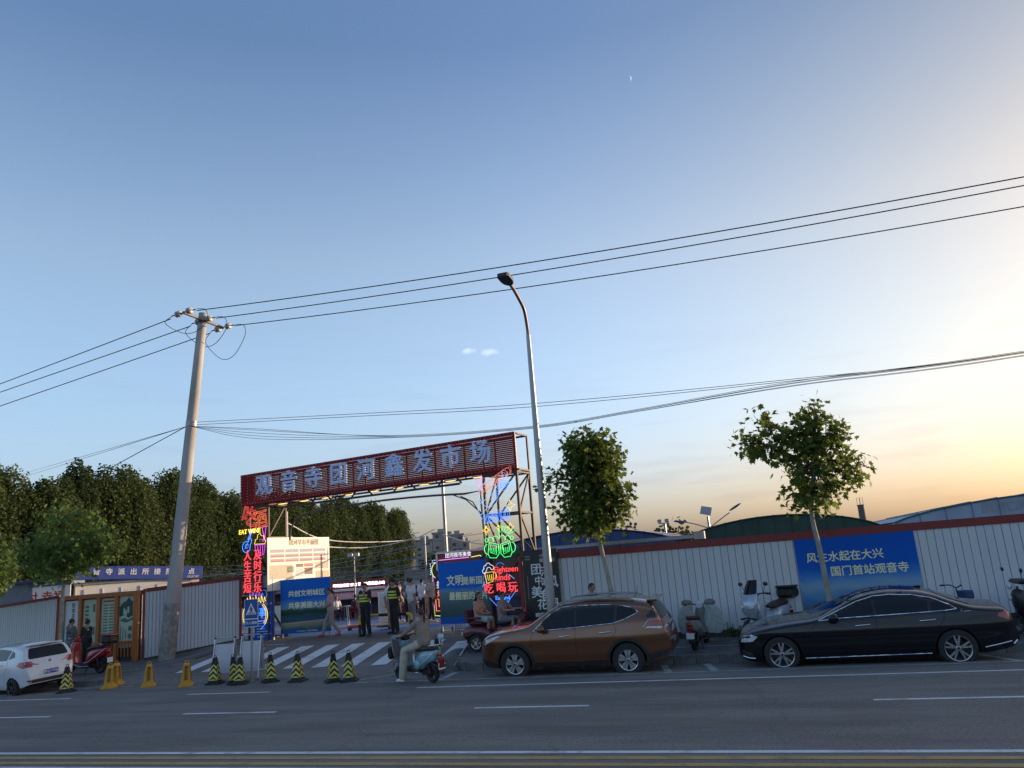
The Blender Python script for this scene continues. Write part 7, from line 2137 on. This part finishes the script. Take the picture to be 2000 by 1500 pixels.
# shared bicycle behind the sedan boot
def bicycle(label, loc, rz):
    o = thing('bicycle', label, 'bicycle', loc, rz)
    for x in (-.52, .52):
        w = bpy.data.objects.new('wheel', None); COL.objects.link(w); w.parent = o; w.location = (x, 0, .32)
        MB().lathe([(.30, -.02), (.32, 0), (.30, .02), (.285, 0)], 32, RX90, close=True).build('tyre', m_tyre, w, smooth=50)
        sp = MB()
        for k in range(12): sp.tube([(0, 0, 0), (.29 * math.cos(k * .5236), 0, .29 * math.sin(k * .5236))], .003, 4)
        sp.build('spokes', m_galv, w)
    fr = MB()
    for a, b in (((-.52, 0, .32), (-.12, 0, .3)), ((-.12, 0, .3), (-.22, 0, .78)), ((-.52, 0, .32), (-.2, 0, .68)), ((-.12, 0, .3), (.38, 0, .78)), ((-.2, 0, .62), (.36, 0, .7)), ((.52, 0, .32), (.38, 0, .82))): fr.tube([a, b], .02, 8)
    fr.build('frame', M('bike_blue', (.03, .07, .2), .4), o)
    MB().tube([(.38, 0, .8), (.34, 0, 1.0)], .016, 8).build('stem', m_bdark, o); MB().tube(smooth_path([(.2, -.3, 1.08), (.34, -.16, 1.08), (.36, 0, 1.02), (.34, .16, 1.08), (.2, .3, 1.08)], 4), .014, 8).build('handlebar', m_bdark, o)
    for sg in (-1, 1): MB().tube([(.19, sg * .32, 1.08), (.26, sg * .24, 1.085)], .02, 8).build('grip', m_bdark, o)
    mb = MB(); panel(mb, [(-.36, .8, .86, .04), (-.28, .8, .87, .08), (-.1, .81, .85, .03)], 0); mb.build('saddle', m_seat, o, smooth=50)
    MB().box((.6, 0, .84), (.26, .3, .2), bev=.03).build('basket', M('basket_blue', (.03, .06, .16), .6), o)
    MB().tube([(-.12, -.08, .3), (-.12, .08, .3)], .05, 10).build('crank', m_bdark, o)
    return o
bicycle('blue bicycle with front basket behind the boot of the black sedan', (3.75, 21.4, .06), R(35))
# cargo tricycle at the right edge
ct = thing('cargo_tricycle', 'dark electric cargo tricycle with mirror behind the tail of the black sedan', 'tricycle', (5.75, 20.95, .03), R(185))
bike_wheel(ct, .8, .24, .24, .1); bike_wheel(ct, -.6, .24, .24, .1, y=-.42); bike_wheel(ct, -.6, .24, .24, .1, y=.42)
MB().tube([(.8, 0, .24), (.66, 0, .7), (.6, 0, 1.05)], .03, 8).build('fork', m_bdark, ct)
mb = MB(); panel(mb, [(.5, .35, .95, .2), (.6, .35, 1.0, .24), (.68, .45, .98, .2), (.74, .6, .9, .1)], 0, bulge=.6); mb.build('front_shield', m_bdark, ct, smooth=45)
MB().box((-.05, 0, .4), (1.2, .7, .12), bev=.03).build('chassis', m_bdark, ct); MB().box((.0, 0, .72), (.5, .62, .14), bev=.05).build('seat', m_seat, ct); MB().box((-.26, 0, .98), (.1, .62, .4), bev=.04).build('seat_back', m_seat, ct)
MB().box((-.7, 0, .6), (.85, .86, .34), bev=.03).build('cargo_box', M('cargo_navy', (.03, .04, .08), .5), ct)
MB().tube([(.46, -.36, 1.1), (.6, -.2, 1.12), (.62, .2, 1.12), (.46, .36, 1.1)], .017, 8).build('handlebar', m_bdark, ct); MB().box((.5, 0, 1.16), (.3, .7, .1), bev=.04).build('dash_shelf', m_bdark, ct)
for sg in (-1, 1):
    MB().tube([(.58, sg * .28, 1.14), (.64, sg * .52, 1.38)], .009, 6).build('mirror_stalk', m_chrome, ct); MB().ball((.65, sg * .56, 1.42), (.03, .07, .05), 12, 8).build('mirror', m_bdark, ct, smooth=60)
MB().ball((.72, -.1, 1.05), (.06, .09, .07), 12, 8).build('head_lamp', m_lens, ct, smooth=60); MB().ball((.75, -.12, .8), (.05, .09, .07), 12, 8).build('head_lamp', m_lens, ct, smooth=60)
MB().box((.1, 0, .3), (.5, .5, .1)).build('step', m_bdark, ct)

# ---- blue scooter with its rider, on the road before the crossing
HX = math.atan2(.46, -.89)
bs = scooter('pale blue electric scooter with red mudguard and grey lap apron, ridden across the road', (-8.5, 17.72, -.09), HX, m_bcyan, m_bdark, stand=False, mirrors=False, lean=R(-2))
mb = MB(); rings = []
for (z, y0, hw, t) in ((1.08, 0, .33, .05), (.95, 0, .36, .07), (.75, 0, .34, .08), (.55, 0, .28, .07), (.36, 0, .2, .05)):
    rings.append([(.46 + t * math.cos(a), hw * math.sin(a), z) for a in [2 * math.pi * k / 20 for k in range(20)]])
mb.loft(rings[::-1]); mb.build('lap_apron', M('silver_grey_apron', (.30, .31, .36), .7, var=.2), bs, smooth=60)
mb = MB(); mb.add([(.42, .36, 1.02), (.1, .40, .98), (.12, .34, .72), (.4, .32, .55), (.40, .37, 1.02), (.08, .41, .98), (.1, .35, .72), (.38, .33, .55)], [(0, 1, 2, 3), (7, 6, 5, 4), (0, 4, 5, 1), (1, 5, 6, 2), (2, 6, 7, 3), (3, 7, 4, 0)]); mb.build('apron_flap', m_mesh, bs)
MB().box((.62, .22, .68), (.12, .26, .3), bev=.05).build('hanging_bag', m_bdark, bs)
MB().ball((.78, 0, .36), (.12, .075, .08), 12, 8).build('red_mudguard', M('mudguard_red', (.22, .03, .02), .4), bs, smooth=60)
MB().ball((-.28, .18, .42), (.11, .04, .11), 12, 8).build('side_cover', m_bcyan, bs, smooth=60)
MB().tube([(-.92, -.06, .86), (-.95, -.1, 1.2)], .012, 6).build('flag_rod', m_bdark, bs); MB().ball((-.9, -.09, 1.02), (.075, .075, .08), 12, 8).build('hanging_ball', M('pale_blue_ball', (.4, .55, .62), .4), bs, smooth=60)
MB().box((-.98, 0, .44), (.02, .17, .2), bev=.01).build('box_lamp', m_tail, bs)
text_p = text_mesh('57208', .08, m_ink, bold=.002); q_ = link('plate_lettering', text_p, bs, (-.99, 0, .38)); q_.rotation_euler = (R(90), 0, R(-90))
# rider: local person frame faces -y; seat at z .84; near foot on the ground
pr = Vector((-8.5, 17.72, -.09)) + Vector((math.cos(HX), math.sin(HX), 0)) * -.32
person('woman in beige tee and cream wide trousers riding the pale blue scooter, one foot down', (pr.x, pr.y, pr.z + .86), HX + R(90),
       dict(SIT, pel=(0, 0, .02), waist=(0, -.02, .17), chest=(0, -.05, .36), neck=(0, -.06, .55), head=(.0, -.085, .70), shL=(-.175, -.05, .50), shR=(.175, -.05, .50),
            kneeR=(.28, -.40, -.12), ankR=(.30, -.5, -.76), toeR=(.32, -.66, -.82), hipR=(.1, -.04, 0), kneeL=(-.16, -.43, -.05), ankL=(-.13, -.42, -.47), toeL=(-.13, -.58, -.52),
            elR=(.31, -.26, .3), wrR=(.33, -.46, .2), haR=(.33, -.53, .19), elL=(-.28, -.24, .3), wrL=(-.32, -.46, .2), haL=(-.32, -.53, .19), look=(.0, -1, -.1)),
       1.0, c_beige, c_cream, c_whiteshoe, hair=m_hair_r, hairstyle='pony', flare=1.5, voxel=.013)

# ---- red electric tricycle with three people, by the pavement corner
TX, TY, TZ = -8.12, 21.95, .085
tri = thing('electric_tricycle', 'dark red passenger tricycle carrying three people in front of the neon tower', 'tricycle', (TX, TY, TZ), R(-4))
bike_wheel(tri, 1.25, .22, .22, .1); 
for sg in (-1, 1): bike_wheel(tri, -.28, .235, .235, .11, y=sg * .40, rim=m_alloy)
m_tri = M('tricycle_maroon', (.10, .010, .016), .35, coat=.5)
mb = MB(); panel(mb, [(-.78, .42, .62, .30), (-.66, .32, .70, .40), (-.4, .42, .72, .42), (-.1, .36, .70, .42), (.1, .28, .62, .38), (.2, .26, .4, .3)], 0, bulge=.5); mb.build('rear_body', m_tri, tri, smooth=45)
for sg in (-1, 1):
    mb = MB(); mb.tube([(-.28 + .27 * math.cos(R(a)), sg * .41, .24 + .27 * math.sin(R(a))) for a in range(0, 181, 15)], [(.06, .02)] * 13, 8); mb.build('wheel_arch', m_bdark, tri)
    MB().ball((-.74, sg * .3, .5), (.04, .1, .06), 10, 8).build('tail_lamp', m_lens, tri, smooth=60)
MB().box((-.3, 0, .78), (.46, .78, .12), bev=.05).build('rear_seat', M('maroon_vinyl', (.09, .012, .02), .5), tri)
MB().box((-.58, 0, .98), (.10, .8, .40), bev=.045, mat=Matrix.Rotation(R(-12), 3, 'Y')).build('seat_back', MATS['maroon_vinyl'], tri)
for sg in (-1, 1): MB().box((-.3, sg * .4, .92), (.42, .05, .07), bev=.02).build('armrest', MATS['maroon_vinyl'], tri)
MB().box((.5, 0, .30), (.8, .44, .08), bev=.02).build('floorboard', m_bdark, tri)
mb = MB(); panel(mb, [(.28, .32, .66, .16), (.42, .32, .68, .18), (.62, .34, .66, .15)], 0, bulge=.6); mb.build('battery_case', m_tri, tri, smooth=45)
MB().box((.45, 0, .74), (.4, .34, .1), bev=.045).build('front_seat', m_seat, tri)
mb = MB(); panel(mb, [(.95, .3, .9, .18), (1.05, .36, 1.0, .22), (1.12, .5, .98, .16)], 0, bulge=.6); mb.build('front_shield', m_tri, tri, smooth=45)
MB().tube([(1.25, 0, .22), (1.1, 0, .7), (1.02, 0, 1.05)], .028, 8).build('fork', m_bdark, tri); MB().tube(smooth_path([(.86, -.32, 1.08), (1.0, -.18, 1.1), (1.04, 0, 1.05), (1.0, .18, 1.1), (.86, .32, 1.08)], 4), .016, 8).build('handlebar', m_bdark, tri)
MB().ball((1.12, 0, 1.02), (.06, .09, .08), 12, 8).build('head_lamp', m_tail, tri, smooth=60)
mb = MB(); panel(mb, [(1.0, .44, .5, .06), (1.25, .47, .54, .08), (1.48, .3, .4, .06)], 0); mb.build('front_mudguard', m_tri, tri, smooth=50)
bkt = MB()
for k in range(6): bkt.tube([(-.98, -.3, .52 + k * .045), (-.78, -.3, .52 + k * .045)], .006, 5); bkt.tube([(-.98, -.3 + .12 * k, .5), (-.98, -.3 + .12 * k, .78)], .006, 5)
bkt.build('rear_rack', m_bdark, tri)
person('man in checked shirt and glasses driving the dark red tricycle', (TX + .40, TY, TZ + .82), R(82),
       dict(SIT, elL=(-.26, -.2, .27), wrL=(-.28, -.42, .27), haL=(-.28, -.5, .28), elR=(.26, -.2, .27), wrR=(.28, -.42, .27), haR=(.28, -.5, .28), kneeL=(-.16, -.42, .02), kneeR=(.16, -.42, .02), ankL=(-.14, -.36, -.40), ankR=(.14, -.36, -.40), toeL=(-.14, -.52, -.44), toeR=(.14, -.52, -.44)), 1.0, c_plaid, c_denim, c_blackshoe, legs='short', voxel=.013)
gl = thing('glasses', 'black framed glasses worn by the tricycle driver', 'glasses', (TX + .40, TY, TZ + .82), R(82))
for sx in (-.034, .034):
    MB().tube([(sx + .024 * math.cos(R(a)), -.128, .678 + .018 * math.sin(R(a))) for a in range(0, 361, 30)], .0035, 5).build('rim', m_bdark, gl); MB().tube([(sx * 1.75, -.125, .68), (sx * 2.3, -.02, .68)], .003, 5).build('temple', m_bdark, gl)
person('woman with long hair and salmon tee sitting on the rear seat of the tricycle', (TX - .30, TY - .08, TZ + .88), R(78),
       dict(SIT, elL=(-.2, -.12, .22), wrL=(-.06, -.3, .14), haL=(0, -.34, .14), elR=(.2, -.12, .22), wrR=(.1, -.32, .14), haR=(.04, -.36, .14), kneeL=(-.12, -.42, -.02), kneeR=(.14, -.42, -.02), ankL=(-.1, -.36, -.44), ankR=(.14, -.36, -.44), toeL=(-.1, -.5, -.48), toeR=(.14, -.5, -.48)), .97, c_salmon, cloth('aqua_shorts_cloth', (.32, .46, .46)), c_whiteshoe, legs='short', hairstyle='long', voxel=.013)
person('small child with dark hair leaning on the tricycle seat back behind the woman', (TX - .48, TY + .24, TZ + .86), R(75), SIT, .62, c_grey, c_navy, c_blackshoe, hairstyle='bob', voxel=.014)
# ------------------------------------------------------------------ traffic cones
m_cone_b = M('cone_black_rubber', (.016, .016, .018), .7, var=.3, scale=14); m_cone_y = M('cone_yellow_band', (.62, .55, .10), .45, var=.2, scale=12); m_ycone = M('yellow_plastic_cone', (.55, .27, .015), .45, var=.12, scale=8)
m_ylet = M('dark_yellow_lettering', (.13, .07, .008), .6)
def sq(h, z): return [(-h, -h, z), (h, -h, z), (h, h, z), (-h, h, z)]
def cone_stripes(o, H0, H1, w0, w1, n, mat):
    """slanted chevron bands on the four faces, each a thin plate proud of the rubber"""
    for f in range(4):
        Rf = Matrix.Rotation(R(90 * f), 4, 'Z'); mb = MB()
        def P(u, z):
            h = w0 + (w1 - w0) * (z - H0) / (H1 - H0); return Rf @ Vector((u * h, -h - .004, z))
        dz = (H1 - H0) / n
        for k in range(-1, n):
            z0 = H0 + k * dz
            for u0, u1 in ((-1, 0), (0, 1)):
                a = [(u0, z0 + (dz * .75 if u0 == 0 else 0)), (u1, z0 + (dz * .75 if u1 == 0 else 0))]
                q = [(a[0][0], a[0][1]), (a[1][0], a[1][1]), (a[1][0], a[1][1] + dz * .52), (a[0][0], a[0][1] + dz * .52)]
                q = [(u, min(max(z, H0), H1)) for u, z in q]
                if max(z for _, z in q) - min(z for _, z in q) < .012: continue
                mb.add([P(u, z) for u, z in q], [(0, 1, 2, 3)])
        mb.build('stripe_face', mat, o)
def striped_cone():
    o = thing('traffic_cone', '-', 'traffic cone', (0, 0, 0), 0, 'black and yellow traffic cones')
    mb = MB(); mb.loft([sq(.2, 0), sq(.2, .035), sq(.15, .06)]); mb.build('base', m_cone_b, o)
    mb = MB(); mb.loft([sq(.135, .05), sq(.06, .58), sq(.045, .62)]); mb.build('shaft', m_cone_b, o)
    cone_stripes(o, .11, .52, .1265, .0685, 3, m_cone_y)
    mb = MB(); mb.loft([sq(.052, .6), sq(.05, .66), sq(.03, .69)]); mb.build('cap', m_cone_b, o)
    MB().tube([(.035 * math.cos(R(a)), 0, .71 + .035 * math.sin(R(a))) for a in range(-30, 211, 20)], .009, 6).build('ring', m_cone_b, o)
    return o
c0 = striped_cone()
spots = [(-19.35, 17.78, 20, 'black and yellow striped cone beside the white hatchback'),
         (-14.83, 18.38, 12, 'black and yellow striped cone before the white folding board nearer the white fence'),
         (-14.19, 18.36, 40, 'black and yellow striped cone leaning into a second cone, the one nearer the fence'),
         (-13.9, 18.20, 22, 'black and yellow striped cone touching its twin beside the crossing sign post'),
         (-13.1, 18.41, 48, 'black and yellow striped cone standing first after the crossing sign post'),
         (-12.21, 18.34, 8, 'black and yellow striped cone standing alone midway along the crossing'),
         (-11.0, 18.08, 44, 'black and yellow striped cone of the close pair nearer the sign post'),
         (-10.53, 18.07, 15, 'black and yellow striped cone of the close pair nearer the scooter rider'),
         (-8.86, 19.75, 30, 'black and yellow striped cone half hidden behind the blue scooter')]
for i, (x, y, a, lab) in enumerate(spots):
    c_ = c0 if i == 0 else copy_tree(c0)
    c_.location = (x, y, zroad(x, y)); c_.rotation_euler = (R(rnd.uniform(-1.5, 1.5)), R(-4 if i == 2 else rnd.uniform(-1.5, 1.5)), R(a)); c_['label'] = lab
def yellow_cone():
    o = thing('warning_cone', '-', 'traffic cone', (0, 0, 0), 0, 'yellow warning cones')
    mb = MB(); mb.loft([sq(.19, 0), sq(.185, .05), sq(.13, .09)]); mb.build('base', m_ycone, o)
    mb = MB(); mb.loft([sq(.125, .08), sq(.075, .56), sq(.055, .60)]); mb.build('shaft', m_ycone, o)
    MB().tube([(.045 * math.cos(R(a)), 0, .61 + .05 * math.sin(R(a))) for a in range(-10, 191, 20)], .013, 6).build('handle', m_ycone, o)
    for f in range(4):
        piv = bpy.data.objects.new('print_face', text_mesh('请\n勿\n泊\n车', .1, m_ylet, bold=.004, line=.95)); COL.objects.link(piv); piv.parent = o
        piv.matrix_local = Matrix.Rotation(R(90 * f), 4, 'Z') @ Matrix.Translation((0, -.106, .34)) @ Matrix.Rotation(R(-6), 4, 'X') @ RX90
        for sx in (-1, 1): 
            MB().bar(Matrix.Rotation(R(90 * f), 3, 'Z') @ Vector((sx * .1, -.118, .14)), Matrix.Rotation(R(90 * f), 3, 'Z') @ Vector((sx * .066, -.083, .52)), .012).build('edge_rib', m_ycone, o)
    return o
y0 = yellow_cone()
for i, (x, y, a, lab) in enumerate([(-18.35, 18.3, 30, 'yellow warning cone in front of its twin at the kerb end'), (-18.55, 18.72, 15, 'yellow warning cone half hidden behind its twin at the kerb end'),
                                    (-17.01, 18.33, 38, 'yellow warning cone standing alone between the paired cones and the zebra bars'), (-15.62, 18.2, 33, 'yellow warning cone beside the first zebra bar and the folding boards')]):
    c_ = y0 if i == 0 else copy_tree(y0)
    c_.location = (x, y, zroad(x, y)); c_.rotation_euler = (0, 0, R(a)); c_['label'] = lab
# ------------------------------------------------------------------ folding boards, crossing sign, barrier
m_alu = M('aluminium_tube', (.5, .51, .53), .35, metal=.8); m_sheet = M('white_board_sheet', (.50, .49, .53), .5, var=.06)
def aframe(label, loc, rz, h=1.12, w=.56):
    o = thing('folding_board', label, 'folding sign', loc, rz, 'white folding boards')
    for sy, z_ in ((-1, 1), (1, 1)):
        for sx in (-1, 1): MB().tube([(sx * w / 2, sy * .26, 0), (sx * w / 2, sy * .02, h)], .013, 7).build('leg', m_alu, o)
    for sx in (-1, 1): MB().box((sx * w / 2, 0, h), (.05, .08, .05), bev=.015).build('corner', m_plastic, o)
    MB().tube([(-w / 2, 0, h), (w / 2, 0, h)], .014, 8).build('top_bar', m_alu, o)
    for sy in (-1, 1):
        ang = math.atan2(.24, h)
        MB().box((0, sy * .115, h * .52), (w - .03, .012, h * .68), mat=Matrix.Rotation(sy * ang, 3, 'X')).build('sheet', m_sheet, o)
    for sx in (-1, 1):
        for sy in (-1, 1): MB().ball((sx * w / 2, sy * .26, .015), .02, 8, 6).build('foot', m_plastic, o)
    return o
aframe('white folding board nearer the white fence, behind a single cone', (-14.88, 18.85, zroad(-14.88, 18.85)), R(14))
aframe('white folding board beside the blue crossing sign post', (-14.05, 18.92, zroad(-14.05, 18.92)), R(12), 1.16)
cs = thing('crossing_sign', 'blue pedestrian crossing sign with white triangle on a grey post', 'road sign', (-13.78, 18.55, zroad(-13.78, 18.55)), R(16))
MB().tube([(0, 0, 0), (0, 0, 1.95)], .032, 12).build('post', M('sign_post_grey', (.30, .32, .33), .5, metal=.4), cs, smooth=50); MB().lathe([(.09, 0), (.09, .02), (.04, .03)], 14).build('foot', m_galv, cs)
m_sblue = M('sign_blue', (.012, .075, .33), .35)
def rrect(w, h, r): return round_poly([(-w / 2, -h / 2), (w / 2, -h / 2), (w / 2, h / 2), (-w / 2, h / 2)], r, 4)
def plate(poly, y, z, mat, name, th=.006, x=0): return MB().prism(poly, th, Matrix.Translation((x, y, z)) @ RX90).build(name, mat, cs)
plate(rrect(.38, .74, .035), -.035, 1.78, m_white_p, 'sign_edge', .012)
plate(rrect(.355, .50, .025), -.048, 1.89, m_sblue, 'sign_panel', .004); plate(rrect(.355, .185, .02), -.048, 1.52, m_sblue, 'sign_panel', .004)
plate([(-.145, -.13), (.145, -.13), (0, .18)], -.053, 1.87, m_white_p, 'triangle', .003)
fig = MB(); T_ = Matrix.Translation((0, -.057, 1.84)) @ RX90
fig.prism([(.022 * math.cos(R(a)), .105 + .022 * math.sin(R(a))) for a in range(0, 360, 30)], .002, T_)
fig.prism([(-.025, .075), (.02, .08), (.03, .0), (-.01, -.005)], .002, T_); fig.prism([(-.01, .0), (.015, .0), (-.03, -.075), (-.05, -.065)], .002, T_); fig.prism([(.01, .0), (.03, .0), (.045, -.07), (.025, -.075)], .002, T_); fig.prism([(-.02, .07), (-.055, .03), (-.045, .02), (-.012, .055)], .002, T_); fig.prism([(.02, .075), (.055, .04), (.045, .03), (.015, .055)], .002, T_)
for k in range(4): fig.prism([(-.105 + k * .06, -.095), (-.08 + k * .06, -.095), (-.06 + k * .05, -.05), (-.08 + k * .05, -.05)], .002, T_)
fig.build('walking_figure', m_ink, cs)
text('lettering', '行人通道', .082, cs, 0, 1.52, m_white_p, y=-.054, bold=.002)
# hoop barrier, black and yellow
def hoop(label, a, b, z, h=.62):
    a, b = Vector((*a, z)), Vector((*b, z)); o = thing('hoop_barrier', label, 'barrier', a, 0)
    d = b - a; L = d.length; u = d.normalized(); path = [Vector((0, 0, 0)), Vector((0, 0, h - .12))]
    for k in range(1, 6): an = R(90 * k / 5); path.append(Vector((0, 0, h - .12)) + u * (.12 * (1 - math.cos(an))) + Vector((0, 0, .12 * math.sin(an))))
    path += [u * (.12 + (L - .24) * k / 8) + Vector((0, 0, h)) for k in range(1, 9)]
    for k in range(1, 6): an = R(90 * k / 5); path.append(u * (L - .12) + Vector((0, 0, h - .12)) + u * (.12 * math.sin(an)) + Vector((0, 0, .12 * math.cos(an))))
    path.append(u * L)
    # cut into alternating coloured sleeves
    fine = []
    for i in range(len(path) - 1):
        k = max(1, int((path[i + 1] - path[i]).length / .04))
        fine += [path[i].lerp(path[i + 1], t / k) for t in range(k)]
    fine.append(path[-1]); step = 8
    for j, i in enumerate(range(0, len(fine) - 1, step)):
        MB().tube(fine[i:i + step + 1], .05, 12).build('sleeve', m_cone_b if j % 2 == 0 else M('barrier_yellow', (.55, .38, .03), .45), o, smooth=60)
    return o
hoop('black and yellow hoop barrier beside the guards at the entrance', (-14.05, 24.9), (-11.95, 24.68), .45)
# orange-white barrier foot and a white trolley by the landscape banner
tb = thing('toy_trolley', 'small red and white push trolley behind the woman in pink', 'trolley', (-15.0, 26.3, .5), R(20))
MB().box((0, 0, .14), (.6, .4, .1), bev=.03).build('deck', M('trolley_red', (.5, .08, .04), .5), tb); MB().tube([(-.26, -.16, .15), (-.3, -.16, .9), (-.3, .16, .9), (-.26, .16, .15)], .015, 7).build('handle', m_white_p, tb)
for x in (-.22, .22):
    for y in (-.17, .17): MB().tube([(x, y - .02, .05), (x, y + .02, .05)], .05, 12).build('wheel', m_tyre, tb)
st = thing('menu_stand', 'white menu stand beside the person in pink shorts', 'sign stand', (-13.75, 26.2, .5), R(60))
MB().box((0, 0, .75), (.5, .04, 1.1), bev=.01).build('panel', m_white_p, st); MB().box((0, 0, .1), (.5, .4, .06), bev=.02).build('base', m_plastic, st)
# shrubs of weed along the fence footing
for k, (x, y) in enumerate(((-1.35, 22.25), (-1.0, 22.22), (-2.3, 22.28))):
    nr = np.random.default_rng(k + 80); P = nr.normal(size=(60, 3)) * np.array([.12, .06, .09]) + np.array([0, 0, .14]); P[:, 2] = np.abs(P[:, 2])
    fm, *_ = foliage_mesh('weed', P, np.repeat(np.array([[0, -.3, 1.0]]), 60, 0), .09, 'small', m_leafB, k + 90)
    tag(link('weed', fm, None, (x, y, .1)), ('low green weed at the fence footing beside the maxi scooter', 'taller green weed at the fence footing beside the maxi scooter', 'tiny weed at the fence footing behind the quilted scooter')[k], 'plant')
# shop fronts deeper in the market close the view behind the tables
def stall(label, x, y, rz, w, col, sign_col, txt):
    o = thing('market_stall', label, 'stall', (x, y, zroad(x, y) - .05), rz)
    MB().box((w / 2, 1.0, 1.05), (w, 1.8, 2.1)).build('wall', MATS['stall_dark'], o)
    MB().box((w / 2, -.05, 2.35), (w, .1, .6), bev=.02).build('sign_board', M(sign_col[0], sign_col[1], .5), o)
    text('lettering', txt, .34, o, w / 2, 2.36, m_white_p, y=-.11, bold=.008)
    aw = MB(); aw.add([(0, 0, 2.0), (w, 0, 2.0), (w, -1.0, 1.7), (0, -1.0, 1.7), (0, 0, 2.04), (w, 0, 2.04), (w, -1.0, 1.74), (0, -1.0, 1.74)], [(3, 2, 1, 0), (4, 5, 6, 7), (0, 1, 5, 4), (1, 2, 6, 5), (2, 3, 7, 6), (3, 0, 4, 7)]); aw.build('awning', M(col[0], col[1], .7, var=.3), o)
    MB().box((w / 2, -.3, .5), (w * .9, .5, 1.0), bev=.03).build('counter', m_cream, o)
    return o
stall('grey fronted stall with pale awning right of the red signed stall', -22.6, 46.0, R(14), 5.0, ('awning_grey', (.3, .3, .3)), ('sign_grey', (.2, .18, .16)), '烧烤 凉菜')
stall('stall with blue awning behind the tables near the light board', -17.4, 46.5, R(8), 5.2, ('awning_blue', (.06, .12, .3)), ('sign_blue_dull', (.05, .08, .2)), '小吃 饮品')
stall('low stall with tan awning behind the blue bridge banner', -11.9, 46.0, R(0), 6.5, ('awning_tan', (.35, .28, .2)), ('sign_tan', (.3, .22, .14)), '水果 蔬菜')
stall('dim stall with red awning behind the market map', -33.5, 42.0, R(24), 6.5, ('awning_red', (.3, .06, .05)), ('sign_dim_red', (.2, .03, .03)), '面食 早点')
bpy.data.scenes.remove(SCR)
